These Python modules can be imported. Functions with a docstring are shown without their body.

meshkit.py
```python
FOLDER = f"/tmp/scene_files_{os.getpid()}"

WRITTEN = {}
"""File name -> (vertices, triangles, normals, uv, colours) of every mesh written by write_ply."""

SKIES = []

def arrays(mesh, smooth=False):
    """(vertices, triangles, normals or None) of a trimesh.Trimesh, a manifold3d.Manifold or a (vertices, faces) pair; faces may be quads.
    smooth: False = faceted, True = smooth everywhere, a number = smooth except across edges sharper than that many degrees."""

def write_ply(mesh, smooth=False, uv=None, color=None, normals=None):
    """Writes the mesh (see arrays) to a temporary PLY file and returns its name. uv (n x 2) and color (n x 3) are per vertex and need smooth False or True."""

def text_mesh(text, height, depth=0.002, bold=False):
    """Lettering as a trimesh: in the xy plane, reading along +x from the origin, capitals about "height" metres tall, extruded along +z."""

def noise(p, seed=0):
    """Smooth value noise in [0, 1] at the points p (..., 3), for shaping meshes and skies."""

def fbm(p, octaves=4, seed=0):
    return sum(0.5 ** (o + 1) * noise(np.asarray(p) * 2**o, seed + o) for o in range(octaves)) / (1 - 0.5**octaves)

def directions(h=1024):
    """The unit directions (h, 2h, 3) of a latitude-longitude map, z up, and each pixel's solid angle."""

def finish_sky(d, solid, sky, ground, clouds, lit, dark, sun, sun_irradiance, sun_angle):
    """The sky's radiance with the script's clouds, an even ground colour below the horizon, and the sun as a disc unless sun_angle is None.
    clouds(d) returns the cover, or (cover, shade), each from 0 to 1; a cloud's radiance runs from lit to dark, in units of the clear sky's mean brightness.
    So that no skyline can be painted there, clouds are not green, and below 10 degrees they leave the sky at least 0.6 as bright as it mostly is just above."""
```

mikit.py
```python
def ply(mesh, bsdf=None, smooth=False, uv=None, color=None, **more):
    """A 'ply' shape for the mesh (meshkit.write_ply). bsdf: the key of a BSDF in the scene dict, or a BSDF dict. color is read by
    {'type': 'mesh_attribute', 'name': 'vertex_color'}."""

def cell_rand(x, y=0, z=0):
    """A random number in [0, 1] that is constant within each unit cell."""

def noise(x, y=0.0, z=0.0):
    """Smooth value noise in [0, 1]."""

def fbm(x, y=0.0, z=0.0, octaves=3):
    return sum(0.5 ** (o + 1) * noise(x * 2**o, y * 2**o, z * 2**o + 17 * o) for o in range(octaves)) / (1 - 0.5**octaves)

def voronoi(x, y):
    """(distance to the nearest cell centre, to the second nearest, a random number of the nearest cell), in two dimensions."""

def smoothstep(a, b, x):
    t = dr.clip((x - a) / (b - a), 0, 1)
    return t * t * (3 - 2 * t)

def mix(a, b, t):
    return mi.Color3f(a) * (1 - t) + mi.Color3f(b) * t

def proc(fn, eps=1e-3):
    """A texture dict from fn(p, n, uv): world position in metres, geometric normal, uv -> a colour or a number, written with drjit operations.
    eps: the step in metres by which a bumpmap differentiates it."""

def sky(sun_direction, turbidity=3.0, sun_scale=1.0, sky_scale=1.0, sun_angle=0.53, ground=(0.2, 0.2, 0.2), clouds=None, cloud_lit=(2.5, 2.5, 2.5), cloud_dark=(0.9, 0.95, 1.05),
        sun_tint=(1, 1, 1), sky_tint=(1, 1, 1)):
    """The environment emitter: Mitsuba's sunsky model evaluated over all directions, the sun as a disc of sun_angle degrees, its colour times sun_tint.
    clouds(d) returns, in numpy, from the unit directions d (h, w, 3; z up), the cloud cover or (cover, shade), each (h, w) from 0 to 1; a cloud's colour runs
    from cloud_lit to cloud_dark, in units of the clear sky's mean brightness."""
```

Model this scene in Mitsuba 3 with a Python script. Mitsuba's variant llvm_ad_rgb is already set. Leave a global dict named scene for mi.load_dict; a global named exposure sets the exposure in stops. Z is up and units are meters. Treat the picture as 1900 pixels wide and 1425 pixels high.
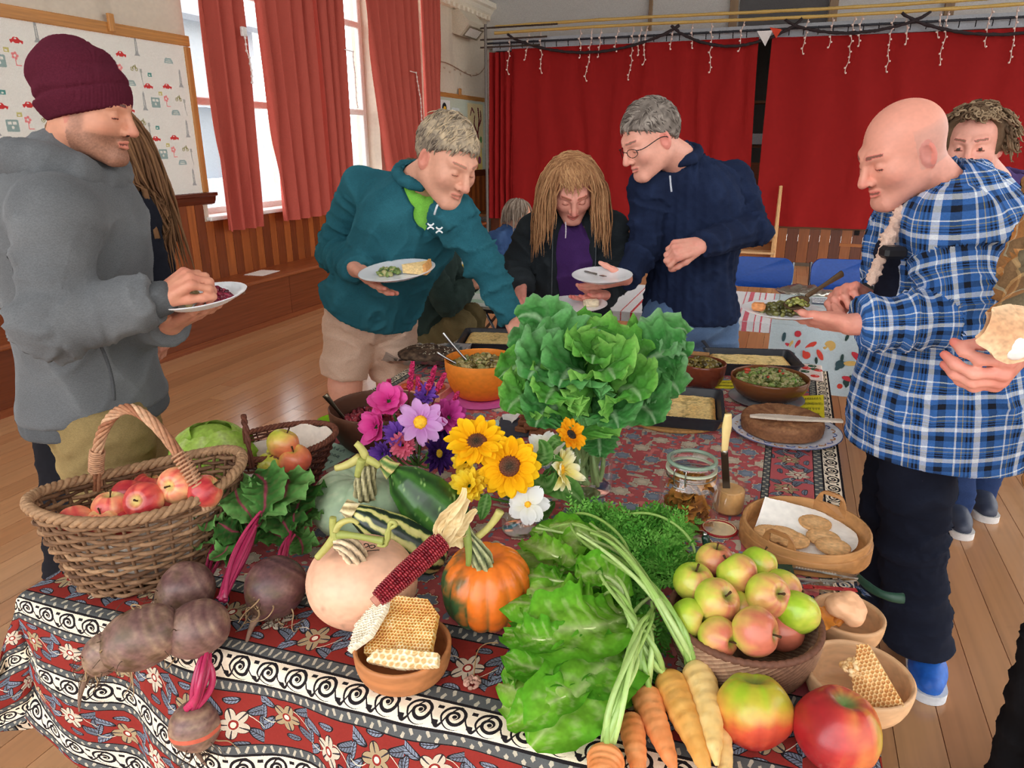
import math, random
import numpy as np, trimesh, shapely, shapely.geometry as sg
import manifold3d as m3
import drjit as dr, mitsuba as mi, mikit, meshkit
from scipy.spatial import cKDTree
T=mi.ScalarTransform4f
scene, labels={}, {}
rng=np.random.default_rng(7)
random.seed(7)
# ------------------------------------------------------------------ camera, daylight, exposure
F, PITCH, YAW, EYE=1330.0, math.atan(447/1330.0), math.radians(20.6), 1.6
RIGHT=np.array([math.cos(YAW), math.sin(YAW), 0.0]);AHEAD=np.array([-math.sin(YAW), math.cos(YAW), 0.0])
CP, SP=math.cos(PITCH), math.sin(PITCH)
eye=np.array([0, 0, EYE]);look=AHEAD*CP+np.array([0, 0, -SP])
scene['camera']={'type':'perspective', 'fov':math.degrees(2*math.atan(950/F)), 'fov_axis':'x', 'near_clip':0.05, 'far_clip':200.0, 'to_world':T().look_at(origin=eye.tolist(), target=(eye+look).tolist(), up=[0, 0, 1])}
exposure=0.95
def overcast(d):
 n=meshkit.fbm(d*3.0, 3, 5);s=np.clip(0.5+0.62*d[..., 0], 0, 1)
 return np.full(n.shape, 1.0), np.clip(s*0.85+n*0.3-0.1, 0, 1)
scene['sky']=mikit.sky([-0.5, 0.3, 0.8], turbidity=4, sun_scale=0.0, sky_scale=4.0, ground=(0.35, 0.35, 0.33), clouds=overcast, cloud_lit=(5.6, 5.7, 5.9), cloud_dark=(2.26, 2.2, 2.1))
# ------------------------------------------------------------------ colours: rows of four stops and one spot colour, addressed by uv
ROWS=[];ROWKEY={};TABLE=[None]
def lin(c):
 c=np.asarray(c, float)/255.0
 return np.where(c<=0.04045, c/12.92, ((c+0.055)/1.055)**2.4)
def row(*cs, spot=None):
 """The number of a palette row; colours in sRGB 0..255. One to four stops."""
 cs=[tuple(c)for c in cs]
 k=(tuple(cs), spot)
 if k not in ROWKEY:
  st={1:[0, 0, 0, 0], 2:None, 3:None, 4:[0, 1, 2, 3]}[len(cs)]
  L=[lin(c)for c in cs]
  if len(cs)==2:L=[L[0]*(1-t)+L[1]*t for t in(0, 1/3, 2/3, 1)]
  elif len(cs)==3:L=[L[0], L[0]/3+L[1]*2/3, L[1]*2/3+L[2]/3, L[2]]
  else:L=[L[i]for i in st]
  ROWKEY[k]=len(ROWS);ROWS.append(L+[lin(spot if spot is not None else cs[-1])])
 return ROWKEY[k]
def palette(mottle, freq):
 def fn(p, n, uv):
  r=dr.floor(uv.x);w=dr.clip((uv.x-r-0.05)/0.9, 0, 1)
  t=dr.clip(uv.y, 0, 1)*3;i=dr.minimum(dr.floor(t), 2);f=t-i
  b=mi.UInt32(mi.Int32(r))*5+mi.UInt32(mi.Int32(i))
  a=dr.gather(mi.Color3f, TABLE[0], b);c=dr.gather(mi.Color3f, TABLE[0], b+1)
  s=dr.gather(mi.Color3f, TABLE[0], mi.UInt32(mi.Int32(r))*5+4)
  col=a*(1-f)+c*f
  col=col*(1-w)+s*w
  if mottle:
   col=col*(1+mottle*(2*mikit.fbm(p.x*freq, p.y*freq, p.z*freq, 2)-1))
  return dr.clip(col, 0.0, 0.95)
 return mikit.proc(fn)
def pr(col, rough, spec=0.5, **k):
 return{'type':'twosided', 'bsdf':{'type':'principled', 'base_color':col, 'roughness':rough, 'specular':spec, **k}}
pal0, pal1, pal2, pal3=palette(0, 1), palette(0.12, 90.0), palette(0.18, 400.0), palette(0.35, 160.0)
scene['matte']=pr(pal1, 0.85, 0.25)
scene['cloth']=pr(pal2, 0.95, 0.15)
scene['earthy']=pr(pal3, 0.75, 0.35)
scene['satin']=pr(pal1, 0.45, 0.4)
scene['gloss']=pr(pal0, 0.16, 0.5)
scene['waxy']=pr(pal1, 0.28, 0.5)
scene['skin']=pr(palette(0.06, 120.0), 0.5, 0.35)
def leafy(rough, t):
 return{'type':'principledthin', 'base_color':pal3_leaf, 'roughness':rough, 'diff_trans':t, 'spec_trans':0.0, 'eta':1.4}
pal3_leaf=palette(0.22, 140.0)
scene['leaf']=leafy(0.38, 0.75)
scene['petal']={'type':'principledthin', 'base_color':pal0, 'roughness':0.6, 'diff_trans':0.6, 'spec_trans':0.0, 'eta':1.3}
scene['steel']={'type':'twosided', 'bsdf':{'type':'principled', 'base_color':pal0, 'roughness':0.28, 'metallic':1.0}}
scene['glass']={'type':'thindielectric', 'int_ior':1.5}
scene['thick_glass']={'type':'dielectric', 'int_ior':1.5}
# ------------------------------------------------------------------ scene entries
def numbered(key, taken):
 if key not in taken:return key
 i=1
 while f'{key}_{i:03d}' in taken:i+=1
 return f'{key}_{i:03d}'
THINGS=set()
def thing(name, label, cat, group=None):
 key=numbered(name, THINGS);THINGS.add(key)
 labels[key]={'label':label, 'category':cat}
 if group:labels[key]['group']=group
 return key
def struct(name):
 THINGS.add(name);labels[name]={'kind':'structure'}
 return name
def uvs(n, r, v=0.0, w=0.0):
 u=np.empty((n, 2));u[:, 0]=r+0.05+0.9*np.clip(w, 0, 1)*0.999;u[:, 1]=np.clip(v, 0, 1)
 return u
def va(mesh):
 if hasattr(mesh, 'to_mesh'):
  q=mesh.to_mesh();return np.array(q.vert_properties[:, :3], float), np.array(q.tri_verts, int)
 if isinstance(mesh, (tuple, list)):
  v, f=np.asarray(mesh[0], float), np.asarray(mesh[1], int)
  if f.shape[1]==4:f=np.vstack([f[:, [0, 1, 2]], f[:, [0, 2, 3]]])
  return v, f
 return np.array(mesh.vertices), np.array(mesh.faces)
def crease(V, Fc, ang):
 """Splits vertices where faces meet at more than ang degrees; returns V, F and the index of each new vertex's source."""
 fn=np.cross(V[Fc[:, 1]]-V[Fc[:, 0]], V[Fc[:, 2]]-V[Fc[:, 0]]);fn/=np.linalg.norm(fn, axis=1, keepdims=True)+1e-20
 m=trimesh.Trimesh(V, Fc, process=False)
 adj, an=m.face_adjacency, m.face_adjacency_angles
 ok=adj[an<math.radians(ang)]
 import scipy.sparse as sp
 n=len(Fc)
 lab=sp.csgraph.connected_components(sp.coo_matrix((np.ones(len(ok)), (ok[:, 0], ok[:, 1])), shape=(n, n)), directed=False)[1]
 pair=Fc.astype(np.int64)*(lab.max()+1)+lab[:, None]
 un, inv=np.unique(pair.ravel(), return_inverse=True)
 src=un//(lab.max()+1)
 return V[src], inv.reshape(Fc.shape), src
def put(key, mesh, mat, r=None, v=0.0, w=0.0, smooth=True, uv=None, label=None, kind=None, **more):
 """One entry of the scene under this very key (numbered if taken). smooth: True, False or an angle."""
 V, Fc=va(mesh)
 key=numbered(key, scene)
 if uv is None and r is not None:uv=uvs(len(V), r, v, w)
 if smooth is not True and smooth is not False:
  V, Fc, src=crease(V, Fc, smooth)
  if uv is not None:uv=uv[src]
  smooth=True
 scene[key]=mikit.ply((V, Fc), mat, smooth=smooth, uv=uv, **more)
 if '__' not in key:THINGS.add(key)
 if label or kind:
  d=labels.setdefault(key, {})
  if label:d['label']=label
  if kind:d['kind']=kind
 return key
def part(parent, name, mesh, mat, r=None, v=0.0, w=0.0, **k):
 return put(f'{parent}__{name}', mesh, mat, r, v, w, **k)
def solo(name, label, cat, mesh, mat, r=None, v=0.0, w=0.0, group=None, **k):
 key=put(numbered(name, THINGS|set(scene)), mesh, mat, r, v, w, **k)
 labels[key]={'label':label, 'category':cat, **({'group':group}if group else{}), **({'kind':k['kind']}if k.get('kind')else{})}
 return key
 # ------------------------------------------------------------------ points
def ray(px, py):
 xn, yn=(px-950)/F, (py-712.5)/F
 return xn*RIGHT+(CP-yn*SP)*AHEAD+np.array([0, 0, -(SP+yn*CP)])
def PZ(px, py, z=0.74):d=ray(px, py);return eye+d*(z-EYE)/d[2]
def PX(px, py, X):d=ray(px, py);return eye+d*X/d[0]
def PY(px, py, Y):d=ray(px, py);return eye+d*Y/d[1]
def PD(px, py, D):d=ray(px, py);return eye+d*D/(d@AHEAD)
TOP=0.742
# ------------------------------------------------------------------ shapes
def xf(V, rot=None, loc=None, sc=None):
 V=np.asarray(V, float)
 if sc is not None:V=V*sc
 if rot is not None:V=V@np.asarray(rot).T
 if loc is not None:V=V+np.asarray(loc)
 return V
def rz(a):c, s=math.cos(a), math.sin(a);return np.array([[c, -s, 0], [s, c, 0], [0, 0, 1.0]])
def rx(a):c, s=math.cos(a), math.sin(a);return np.array([[1.0, 0, 0], [0, c, -s], [0, s, c]])
def ry(a):c, s=math.cos(a), math.sin(a);return np.array([[c, 0, s], [0, 1.0, 0], [-s, 0, c]])
def unit(a):a=np.asarray(a, float);return a/(np.linalg.norm(a)+1e-12)
def frame(z, x=(1, 0, 0)):
 """Rotation whose columns are x', y', z' with z' along z and x' near x."""
 z=unit(z);x=np.asarray(x, float)
 if abs(unit(x)@z)>0.98:x=np.array([0, 1.0, 0.1])
 x=unit(x-(x@z)*z)
 return np.stack([x, np.cross(z, x), z], 1)
def cat(*ms):
 ms=[va(m)for m in ms];at=np.cumsum([0]+[len(m[0])for m in ms])
 return np.vstack([m[0]for m in ms]), np.vstack([m[1]+a for m, a in zip(ms, at)])
def grid_faces(n, m, closed=False):
 i, j=np.meshgrid(np.arange(n-1), np.arange(m if closed else m-1), indexing='ij')
 a=i*m+j;b=i*m+(j+1)%m;c=(i+1)*m+(j+1)%m;d=(i+1)*m+j
 return np.stack([np.stack([a, b, c], -1), np.stack([a, c, d], -1)], 2).reshape(-1, 3)
def box(size, loc=(0, 0, 0), rot=None):
 b=trimesh.creation.box(size);return xf(b.vertices, rot, loc), np.array(b.faces)
def boxc(a, b):
 a, b=np.minimum(a, b), np.maximum(a, b);return box(b-a, (a+b)/2)
def rbox(size, r=0.006, loc=(0, 0, 0), rot=None):
 """Box with chamfered edges (44 triangles)."""
 h=np.asarray(size, float)/2;r=min(r, h.min()*0.95);P=[]
 for s in np.ndindex(2, 2, 2):
  g=np.array(s)*2-1
  for k in range(3):
   q=h-r;q[k]=h[k];P.append(g*q)
 m=trimesh.convex.convex_hull(np.array(P));return xf(m.vertices, rot, loc), np.array(m.faces)
def lathe(prof, n=32, loc=(0, 0, 0), rot=None, squash=(1, 1)):
 """Profile of (radius, z) from the start to the end, going round z. Repeat a point for a sharp edge."""
 p=np.asarray(prof, float);a=np.arange(n)*2*np.pi/n
 V=np.stack([p[:, None, 0]*np.cos(a)*squash[0], p[:, None, 0]*np.sin(a)*squash[1], np.repeat(p[:, 1:2], n, 1)], -1).reshape(-1, 3)
 return xf(V, rot, loc), grid_faces(len(p), n, True)[:, ::-1]
def smooth_path(P, n):
 P=np.asarray(P, float)
 if len(P)<3:return P[0]+(P[-1]-P[0])*np.linspace(0, 1, n)[:, None]
 from scipy.interpolate import CubicSpline
 d=np.r_[0, np.cumsum(np.linalg.norm(np.diff(P, axis=0), axis=1)+1e-9)]
 return CubicSpline(d, P)(np.linspace(0, d[-1], n))
def tube(P, r, n=8, seg=None, closed=False, caps=True, flat=1.0):
 """Sweep of a circle (or an ellipse, flat < 1) along points; r a number or one per point."""
 P=np.asarray(P, float)
 if seg:
  r=np.interp(np.linspace(0, 1, seg), np.linspace(0, 1, len(np.atleast_1d(r))), np.atleast_1d(r));P=smooth_path(P, seg)
 r=np.broadcast_to(r, (len(P), )).astype(float)
 t=(np.roll(P, -1, 0)-np.roll(P, 1, 0))if closed else np.gradient(P, axis=0)
 t/=np.linalg.norm(t, axis=1, keepdims=True)+1e-12
 u=np.empty_like(P);u[0]=frame(t[0], (0.3, 0.2, 1))[:, 0]
 for i in range(1, len(P)):
  q=u[i-1]-(u[i-1]@t[i])*t[i];u[i]=q/(np.linalg.norm(q)+1e-12)
 b=np.cross(t, u);a=np.arange(n)*2*np.pi/n
 V=(P[:, None]+r[:, None, None]*(np.cos(a)[None, :, None]*u[:, None]+flat*np.sin(a)[None, :, None]*b[:, None])).reshape(-1, 3)
 if closed:
  Fc=grid_faces(len(P)+1, n, True)%len(V)
  return V, Fc[:, ::-1]if False else Fc
 Fc=grid_faces(len(P), n, True)
 if caps:
  k=len(V);V=np.vstack([V, P[:1], P[-1:]]);j=np.arange(n);e=(len(P)-1)*n
  Fc=np.vstack([Fc, np.stack([np.full(n, k), (j+1)%n, j], 1), np.stack([np.full(n, k+1), e+j, e+(j+1)%n], 1)])
 return V, Fc
def ball(r=1.0, loc=(0, 0, 0), sub=3, sc=None, rot=None):
 b=trimesh.creation.icosphere(sub, 1.0);return xf(b.vertices*r, rot, loc, sc), np.array(b.faces)
def extrude(poly, h, loc=(0, 0, 0), rot=None):
 m=trimesh.creation.extrude_polygon(poly, h, engine='earcut');return xf(m.vertices, rot, loc), np.array(m.faces)
def disp(mesh, amp, freq, seed=0, octaves=3):
 V, Fc=va(mesh);m=trimesh.Trimesh(V, Fc, process=False)
 return V+np.array(m.vertex_normals)*((meshkit.fbm(V*freq+31.7, octaves, seed)-0.5)*2*amp)[:, None], Fc
def text(parent, name, s, h, loc, rot, r, depth=0.0006, mat='matte'):
 V, Fc=va(meshkit.text_mesh(s, h, depth));V=V-[V[:, 0].mean(), 0, 0]
 return part(parent, name, (xf(V, rot, loc), Fc), mat, r, smooth=False)
 # ------------------------------------------------------------------ implicit surfaces
def smin(a, b, k):
 h=np.maximum(k-np.abs(a-b), 0.0)/k
 return np.minimum(a, b)-h*h*k*0.25
def cone(p, a, b, r1, r2):
 a, b=np.asarray(a, float), np.asarray(b, float);ba=b-a
 t=np.clip(((p-a)@ba)/(ba@ba+1e-12), 0, 1)
 return np.linalg.norm(p-a-t[:, None]*ba, axis=1)-(r1+(r2-r1)*t)
def ellip(p, c, rad, R=None):
 q=p-np.asarray(c, float)
 if R is not None:q=q@R
 rad=np.asarray(rad, float)
 k0=np.linalg.norm(q/rad, axis=1);k1=np.linalg.norm(q/(rad*rad), axis=1)
 return k0*(k0-1)/(k1+1e-9)
def isosurface(fn, lo, hi, h, smooth=1):
 """Surface nets of fn(points) = 0 within a box; only blocks near the surface are sampled finely."""
 lo, hi=np.asarray(lo, float), np.asarray(hi, float)
 n=np.ceil((hi-lo)/h).astype(int)+1
 B=6;nb=-(-n//B);n=nb*B
 ctr=np.stack(np.meshgrid(*[(np.arange(k)+0.5)*B*h for k in nb], indexing='ij'), -1).reshape(-1, 3)+lo-0.5*h
 d=fn(ctr)
 near=np.abs(d)<B*h*1.15+0.004
 D=np.repeat(np.repeat(np.repeat(np.where(d>0, 1.0, -1.0).reshape(nb)*1e-3, B, 0), B, 1), B, 2)
 off=np.stack(np.meshgrid(*[np.arange(B)]*3, indexing='ij'), -1).reshape(-1, 3)
 blocks=np.stack(np.unravel_index(np.nonzero(near)[0], nb), -1)
 idx=(blocks[:, None]*B+off[None]).reshape(-1, 3)
 val=np.concatenate([fn(lo+c*h)for c in np.array_split(idx, max(1, len(idx)//150000))])if len(idx)else np.zeros(0)
 D[idx[:, 0], idx[:, 1], idx[:, 2]]=val
 ins=D<0
 cnt=sum(ins[a:n[0]-1+a, b:n[1]-1+b, c:n[2]-1+c].astype(np.int8)for a in(0, 1)for b in(0, 1)for c in(0, 1))
 cells=np.argwhere((cnt>0)&(cnt<8))
 vid=np.full(n-1, -1, np.int64);vid[tuple(cells.T)]=np.arange(len(cells))
 acc=np.zeros((len(cells), 3));num=np.zeros(len(cells))
 cor=[np.array(c)for c in np.ndindex(2, 2, 2)]
 for a in cor:
  for ax in range(3):
   if a[ax]:continue
   b=a.copy();b[ax]=1
   da, db=D[tuple((cells+a).T)], D[tuple((cells+b).T)]
   m=(da<0)!=(db<0)
   t=np.where(m, da/np.where(m, da-db, 1), 0)
   pt=np.repeat(a[None].astype(float), len(cells), 0);pt[:, ax]+=t
   acc+=pt*m[:, None];num+=m
 V=lo+(cells+acc/num[:, None])*h
 quads=[]
 for ax in range(3):
  u, w=(ax+1)%3, (ax+2)%3
  sl=[slice(1, n[k]-1)for k in range(3)];sl[ax]=slice(0, n[ax]-1)
  s2=list(sl);s2[ax]=slice(1, n[ax])
  A, Bb=ins[tuple(sl)], ins[tuple(s2)]
  e=np.argwhere(A!=Bb)
  if not len(e):continue
  sgn=A[tuple(e.T)]
  e=e+np.array([1 if k!=ax else 0 for k in range(3)])
  def g(du, dw):
   q=e.copy();q[:, u]-=du;q[:, w]-=dw;return vid[tuple(q.T)]
  q=np.stack([g(1, 1), g(0, 1), g(0, 0), g(1, 0)], 1)
  q[~sgn]=q[~sgn][:, ::-1];quads.append(q)
 Q=np.vstack(quads);Fc=np.vstack([Q[:, [0, 1, 2]], Q[:, [0, 2, 3]]])
 if smooth:
  import scipy.sparse as sp
  e=np.vstack([Fc[:, [0, 1]], Fc[:, [1, 2]], Fc[:, [2, 0]]]);k=len(V)
  A=sp.coo_matrix((np.ones(2*len(e)), (np.r_[e[:, 0], e[:, 1]], np.r_[e[:, 1], e[:, 0]])), shape=(k, k)).tocsr();deg=np.maximum(np.asarray(A.sum(1)), 1)
  for it in range(2*smooth):
   for q in(0.5, -0.53):V=V+q*(A@V/deg-V)
 return V, Fc
 # ================================================================== the room
def grain(ax, k, fr, lo=3.0):
 def fn(p, n, uv):
  r=dr.floor(uv.x);t=dr.clip(uv.y, 0, 1)*3;i=dr.minimum(dr.floor(t), 2);f=t-i
  b=mi.UInt32(mi.Int32(r))*5+mi.UInt32(mi.Int32(i))
  col=dr.gather(mi.Color3f, TABLE[0], b)*(1-f)+dr.gather(mi.Color3f, TABLE[0], b+1)*f
  q=[p.x*fr, p.y*fr, p.z*fr];q[ax]=[p.x, p.y, p.z][ax]*lo
  g=mikit.fbm(q[0], q[1], q[2], 3)
  return dr.clip(col*(1+k*(2*g-1)), 0, 0.95)
 return mikit.proc(fn)
scene['floor_wood']=pr(grain(1, 0.12, 60.0, 1.5), 0.2, 0.7)
scene['wood_up']=pr(grain(2, 0.3, 80.0, 3.0), 0.4, 0.4)
scene['wood_along']=pr(grain(1, 0.3, 80.0, 3.0), 0.35, 0.4)
scene['wood_across']=pr(grain(0, 0.3, 80.0, 3.0), 0.5, 0.35)
def plaster_fn(p, n, uv):
 a=mikit.fbm(p.x*1.5, p.y*1.5, p.z*1.5, 4);b=mikit.fbm(p.x*40, p.y*40, p.z*40, 2)
 st=mikit.smoothstep(0.55, 0.75, mikit.fbm(p.x*5+3, p.y*6, p.z*1.3, 3))
 return mikit.mix((0.72, 0.64, 0.53), (0.62, 0.52, 0.40), a)*(0.94+0.1*b)*(1-0.12*st)
scene['plaster']=pr(mikit.proc(plaster_fn), 0.9, 0.2)
WX=-4.75
YB=11.5
STY=10.62
# floor: a dark bed with single boards on it
fl=struct('floor')
put(fl, boxc([WX-0.3, -2.5, -0.06], [6.2, YB+2, -0.012]), 'matte', row((60, 38, 24)), smooth=False)
WF=[row((178, 130, 90), (192, 144, 102)), row((186, 138, 98), (198, 150, 108)), row((170, 122, 84), (194, 146, 104)), row((180, 128, 88), (186, 138, 96))]
R_=random.Random(3)
bw=0.13
for i in range(int((3.2-WX)/bw)+1):
 x0=WX+i*bw;y=-1.4-R_.random()*2
 y_end=STY if x0<2.7 else STY
 while y<y_end:
  ln=2.6+1.6*R_.random();y1=min(y+ln, y_end)
  if y1>-1.2 and y1-y>0.05 and len([k for k in scene if k.startswith('floor__plank')])<300:
   part(fl, 'plank', boxc([x0+0.0012, max(y, -1.4)+0.001, -0.014], [x0+bw-0.0012, y1-0.001, 0]), 'floor_wood', R_.choice(WF), R_.random(), smooth=False)
  y=y1
  # window wall with three tall openings
OPEN=[(5.08, 6.42), (6.62, 8.08), (8.22, 9.52)]
SILL, HEAD=0.97, 4.3
wl=struct('wall_left')
P=sg.box(-2.5, 0, YB+0.4, 5.2)
for a, b in OPEN:P=P.difference(sg.box(a, SILL, b, HEAD))
V, Fc=extrude(P, 0.32)
V=np.stack([WX-V[:, 2], V[:, 0], V[:, 1]], 1)
put(wl, (V, Fc), 'plaster', smooth=False)
W1=row((92, 40, 17), (132, 64, 26), (172, 96, 44))
y=2.0;k=0
while y<YB:
 w=0.088+0.03*R_.random()
 part(wl, 'plank', boxc([WX, y+0.002, 0.40], [WX+0.022, y+w-0.002, (1.10 if not any(a-.02<y+w and y<b+.02 for a, b in OPEN)else 0.95)]), 'wood_up', W1, [0.2, 0.75, 0.35, 0.95][k%4]*0.8+0.15*R_.random(), smooth=False)
 y+=w;k+=1
tr=struct('trim_1')
RD=row((74, 30, 16), (104, 46, 24))
prof=sg.Polygon([(0, 1.09), (0.03, 1.10), (0.045, 1.13), (0.05, 1.16), (0.075, 1.17), (0.075, 1.195), (0, 1.195)])
def along_y(poly, y0, y1, x=WX):
 V, Fc=extrude(poly, y1-y0);return np.stack([x+V[:, 0], y0+V[:, 2], V[:, 1]], 1), Fc[:, ::-1]
put(tr, cat(along_y(prof, 1.9, 5.14), along_y(prof, 9.46, YB)), 'wood_along', RD, 0.5, smooth=False)
# sills, frames and panes
SW=row((236, 236, 232));
for n, (a, b)in enumerate(OPEN):
 wd=struct(f'window_{n + 1}')
 fr=[]
 xx=WX-0.2
 for y in(a+0.035, (a+b)/2, b-0.035):fr.append(rbox([0.06, 0.07, HEAD-SILL], 0.008, [xx, y, (SILL+HEAD)/2]))
 for z in(SILL+0.04, 1.95, 2.9, HEAD-0.04):fr.append(rbox([0.055, b-a-0.01, 0.065], 0.008, [xx, (a+b)/2, z]))
 put(wd, cat(*fr), 'satin', SW, smooth=False)
 for i in range(2):
  for z0, z1 in((SILL+0.05, 1.93), (1.98, 2.88), (2.93, HEAD-0.05)):
   ya, yb=(a+0.06, (a+b)/2-0.03)if i==0 else((a+b)/2+0.03, b-0.06)
   part(wd, 'pane', (np.array([[xx, ya, z0], [xx, yb, z0], [xx, yb, z1], [xx, ya, z1]]), np.array([[0, 1, 2], [0, 2, 3]])), 'glass', smooth=False)
 part(wd, 'sill', rbox([0.30, b-a+0.06, 0.035], 0.008, [WX-0.10, (a+b)/2, SILL+0.0]), 'satin', SW, smooth=False)
 # pale stone house across the lane
hs=thing('house', 'pale grey stone house seen through the gap left of the broad curtain', 'house')
HSR=row((196, 204, 214), (214, 220, 228))
Pg=sg.Polygon([(2, 0), (6.15, 0), (6.15, 4.2), (2, 4.2)])
for wy in(3.0, 4.9):Pg=Pg.difference(sg.box(wy, 1.2, wy+0.8, 2.6))
V, Fc=extrude(Pg, 0.4);V=np.stack([-11-V[:, 2], V[:, 0]*1.9+2, V[:, 1]-0.3], 1)
part(hs, 'wall', (V, Fc), 'matte', HSR, 0.5, smooth=False)
for wy in(3.0, 4.9):part(hs, 'window', rbox([0.05, 1.5, 1.38], 0.01, [-11.3, (wy+0.4)*1.9+2, 1.6]), 'satin', row((176, 186, 196)), smooth=False)
Vr=np.array([[-10.7, 5.4, 3.85], [-10.7, 13.9, 3.85], [-13.5, 13.9, 5.4], [-13.5, 5.4, 5.4], [-10.7, 5.4, 3.75], [-10.7, 13.9, 3.75], [-13.5, 13.9, 5.3], [-13.5, 5.4, 5.3]])
part(hs, 'roof', trimesh.convex.convex_hull(Vr), 'matte', row((150, 156, 166)), smooth=False)
# bench along the wall
be=thing('wall_bench', 'long red-brown wooden bench built along the wall under the windows', 'bench')
BR=row((104, 50, 26), (128, 66, 36), (150, 84, 48))
XF=-4.37
part(be, 'seat', boxc([WX+0.022, 1.8, 0.415], [XF+0.03, YB-1.0, 0.445]), 'wood_along', BR, 0.7, smooth=False)
part(be, 'nosing', tube([[XF+0.03, 1.8, 0.428], [XF+0.03, YB-1.0, 0.428]], 0.017, 8), 'wood_along', BR, 0.9, smooth=40)
for i, (a, b)in enumerate(((1.8, 3.3), (3.3, 5.6), (5.6, 7.9), (7.9, YB-1.0))):
 part(be, 'front_board', boxc([XF-0.02, a+0.002, 0.03], [XF, b-0.002, 0.412]), 'wood_along', BR, [0.1, 0.3, 0.2, 0.35][i], smooth=False)
part(be, 'skirting', boxc([XF, 1.8, 0.0], [XF+0.012, YB-1.0, 0.05]), 'wood_along', BR, 0.6, smooth=False)
for y in(4.95, 7.4):part(be, 'hinge', boxc([XF, y, 0.35], [XF+0.008, y+0.03, 0.41]), 'steel', row((150, 140, 128)), smooth=False)
for i, (y, a)in enumerate(((5.45, 0.1), (6.75, -0.2))):
 solo('paper_sheet', ['white sheet of paper lying on the wall bench below the first curtain', 'white paper lying on the wall bench close to the man in teal'][i], 'paper', box([0.2, 0.28, 0.003], [WX+0.2, y, 0.4472], rz(a)), 'matte', row((226, 220, 212)), smooth=False)
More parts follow.
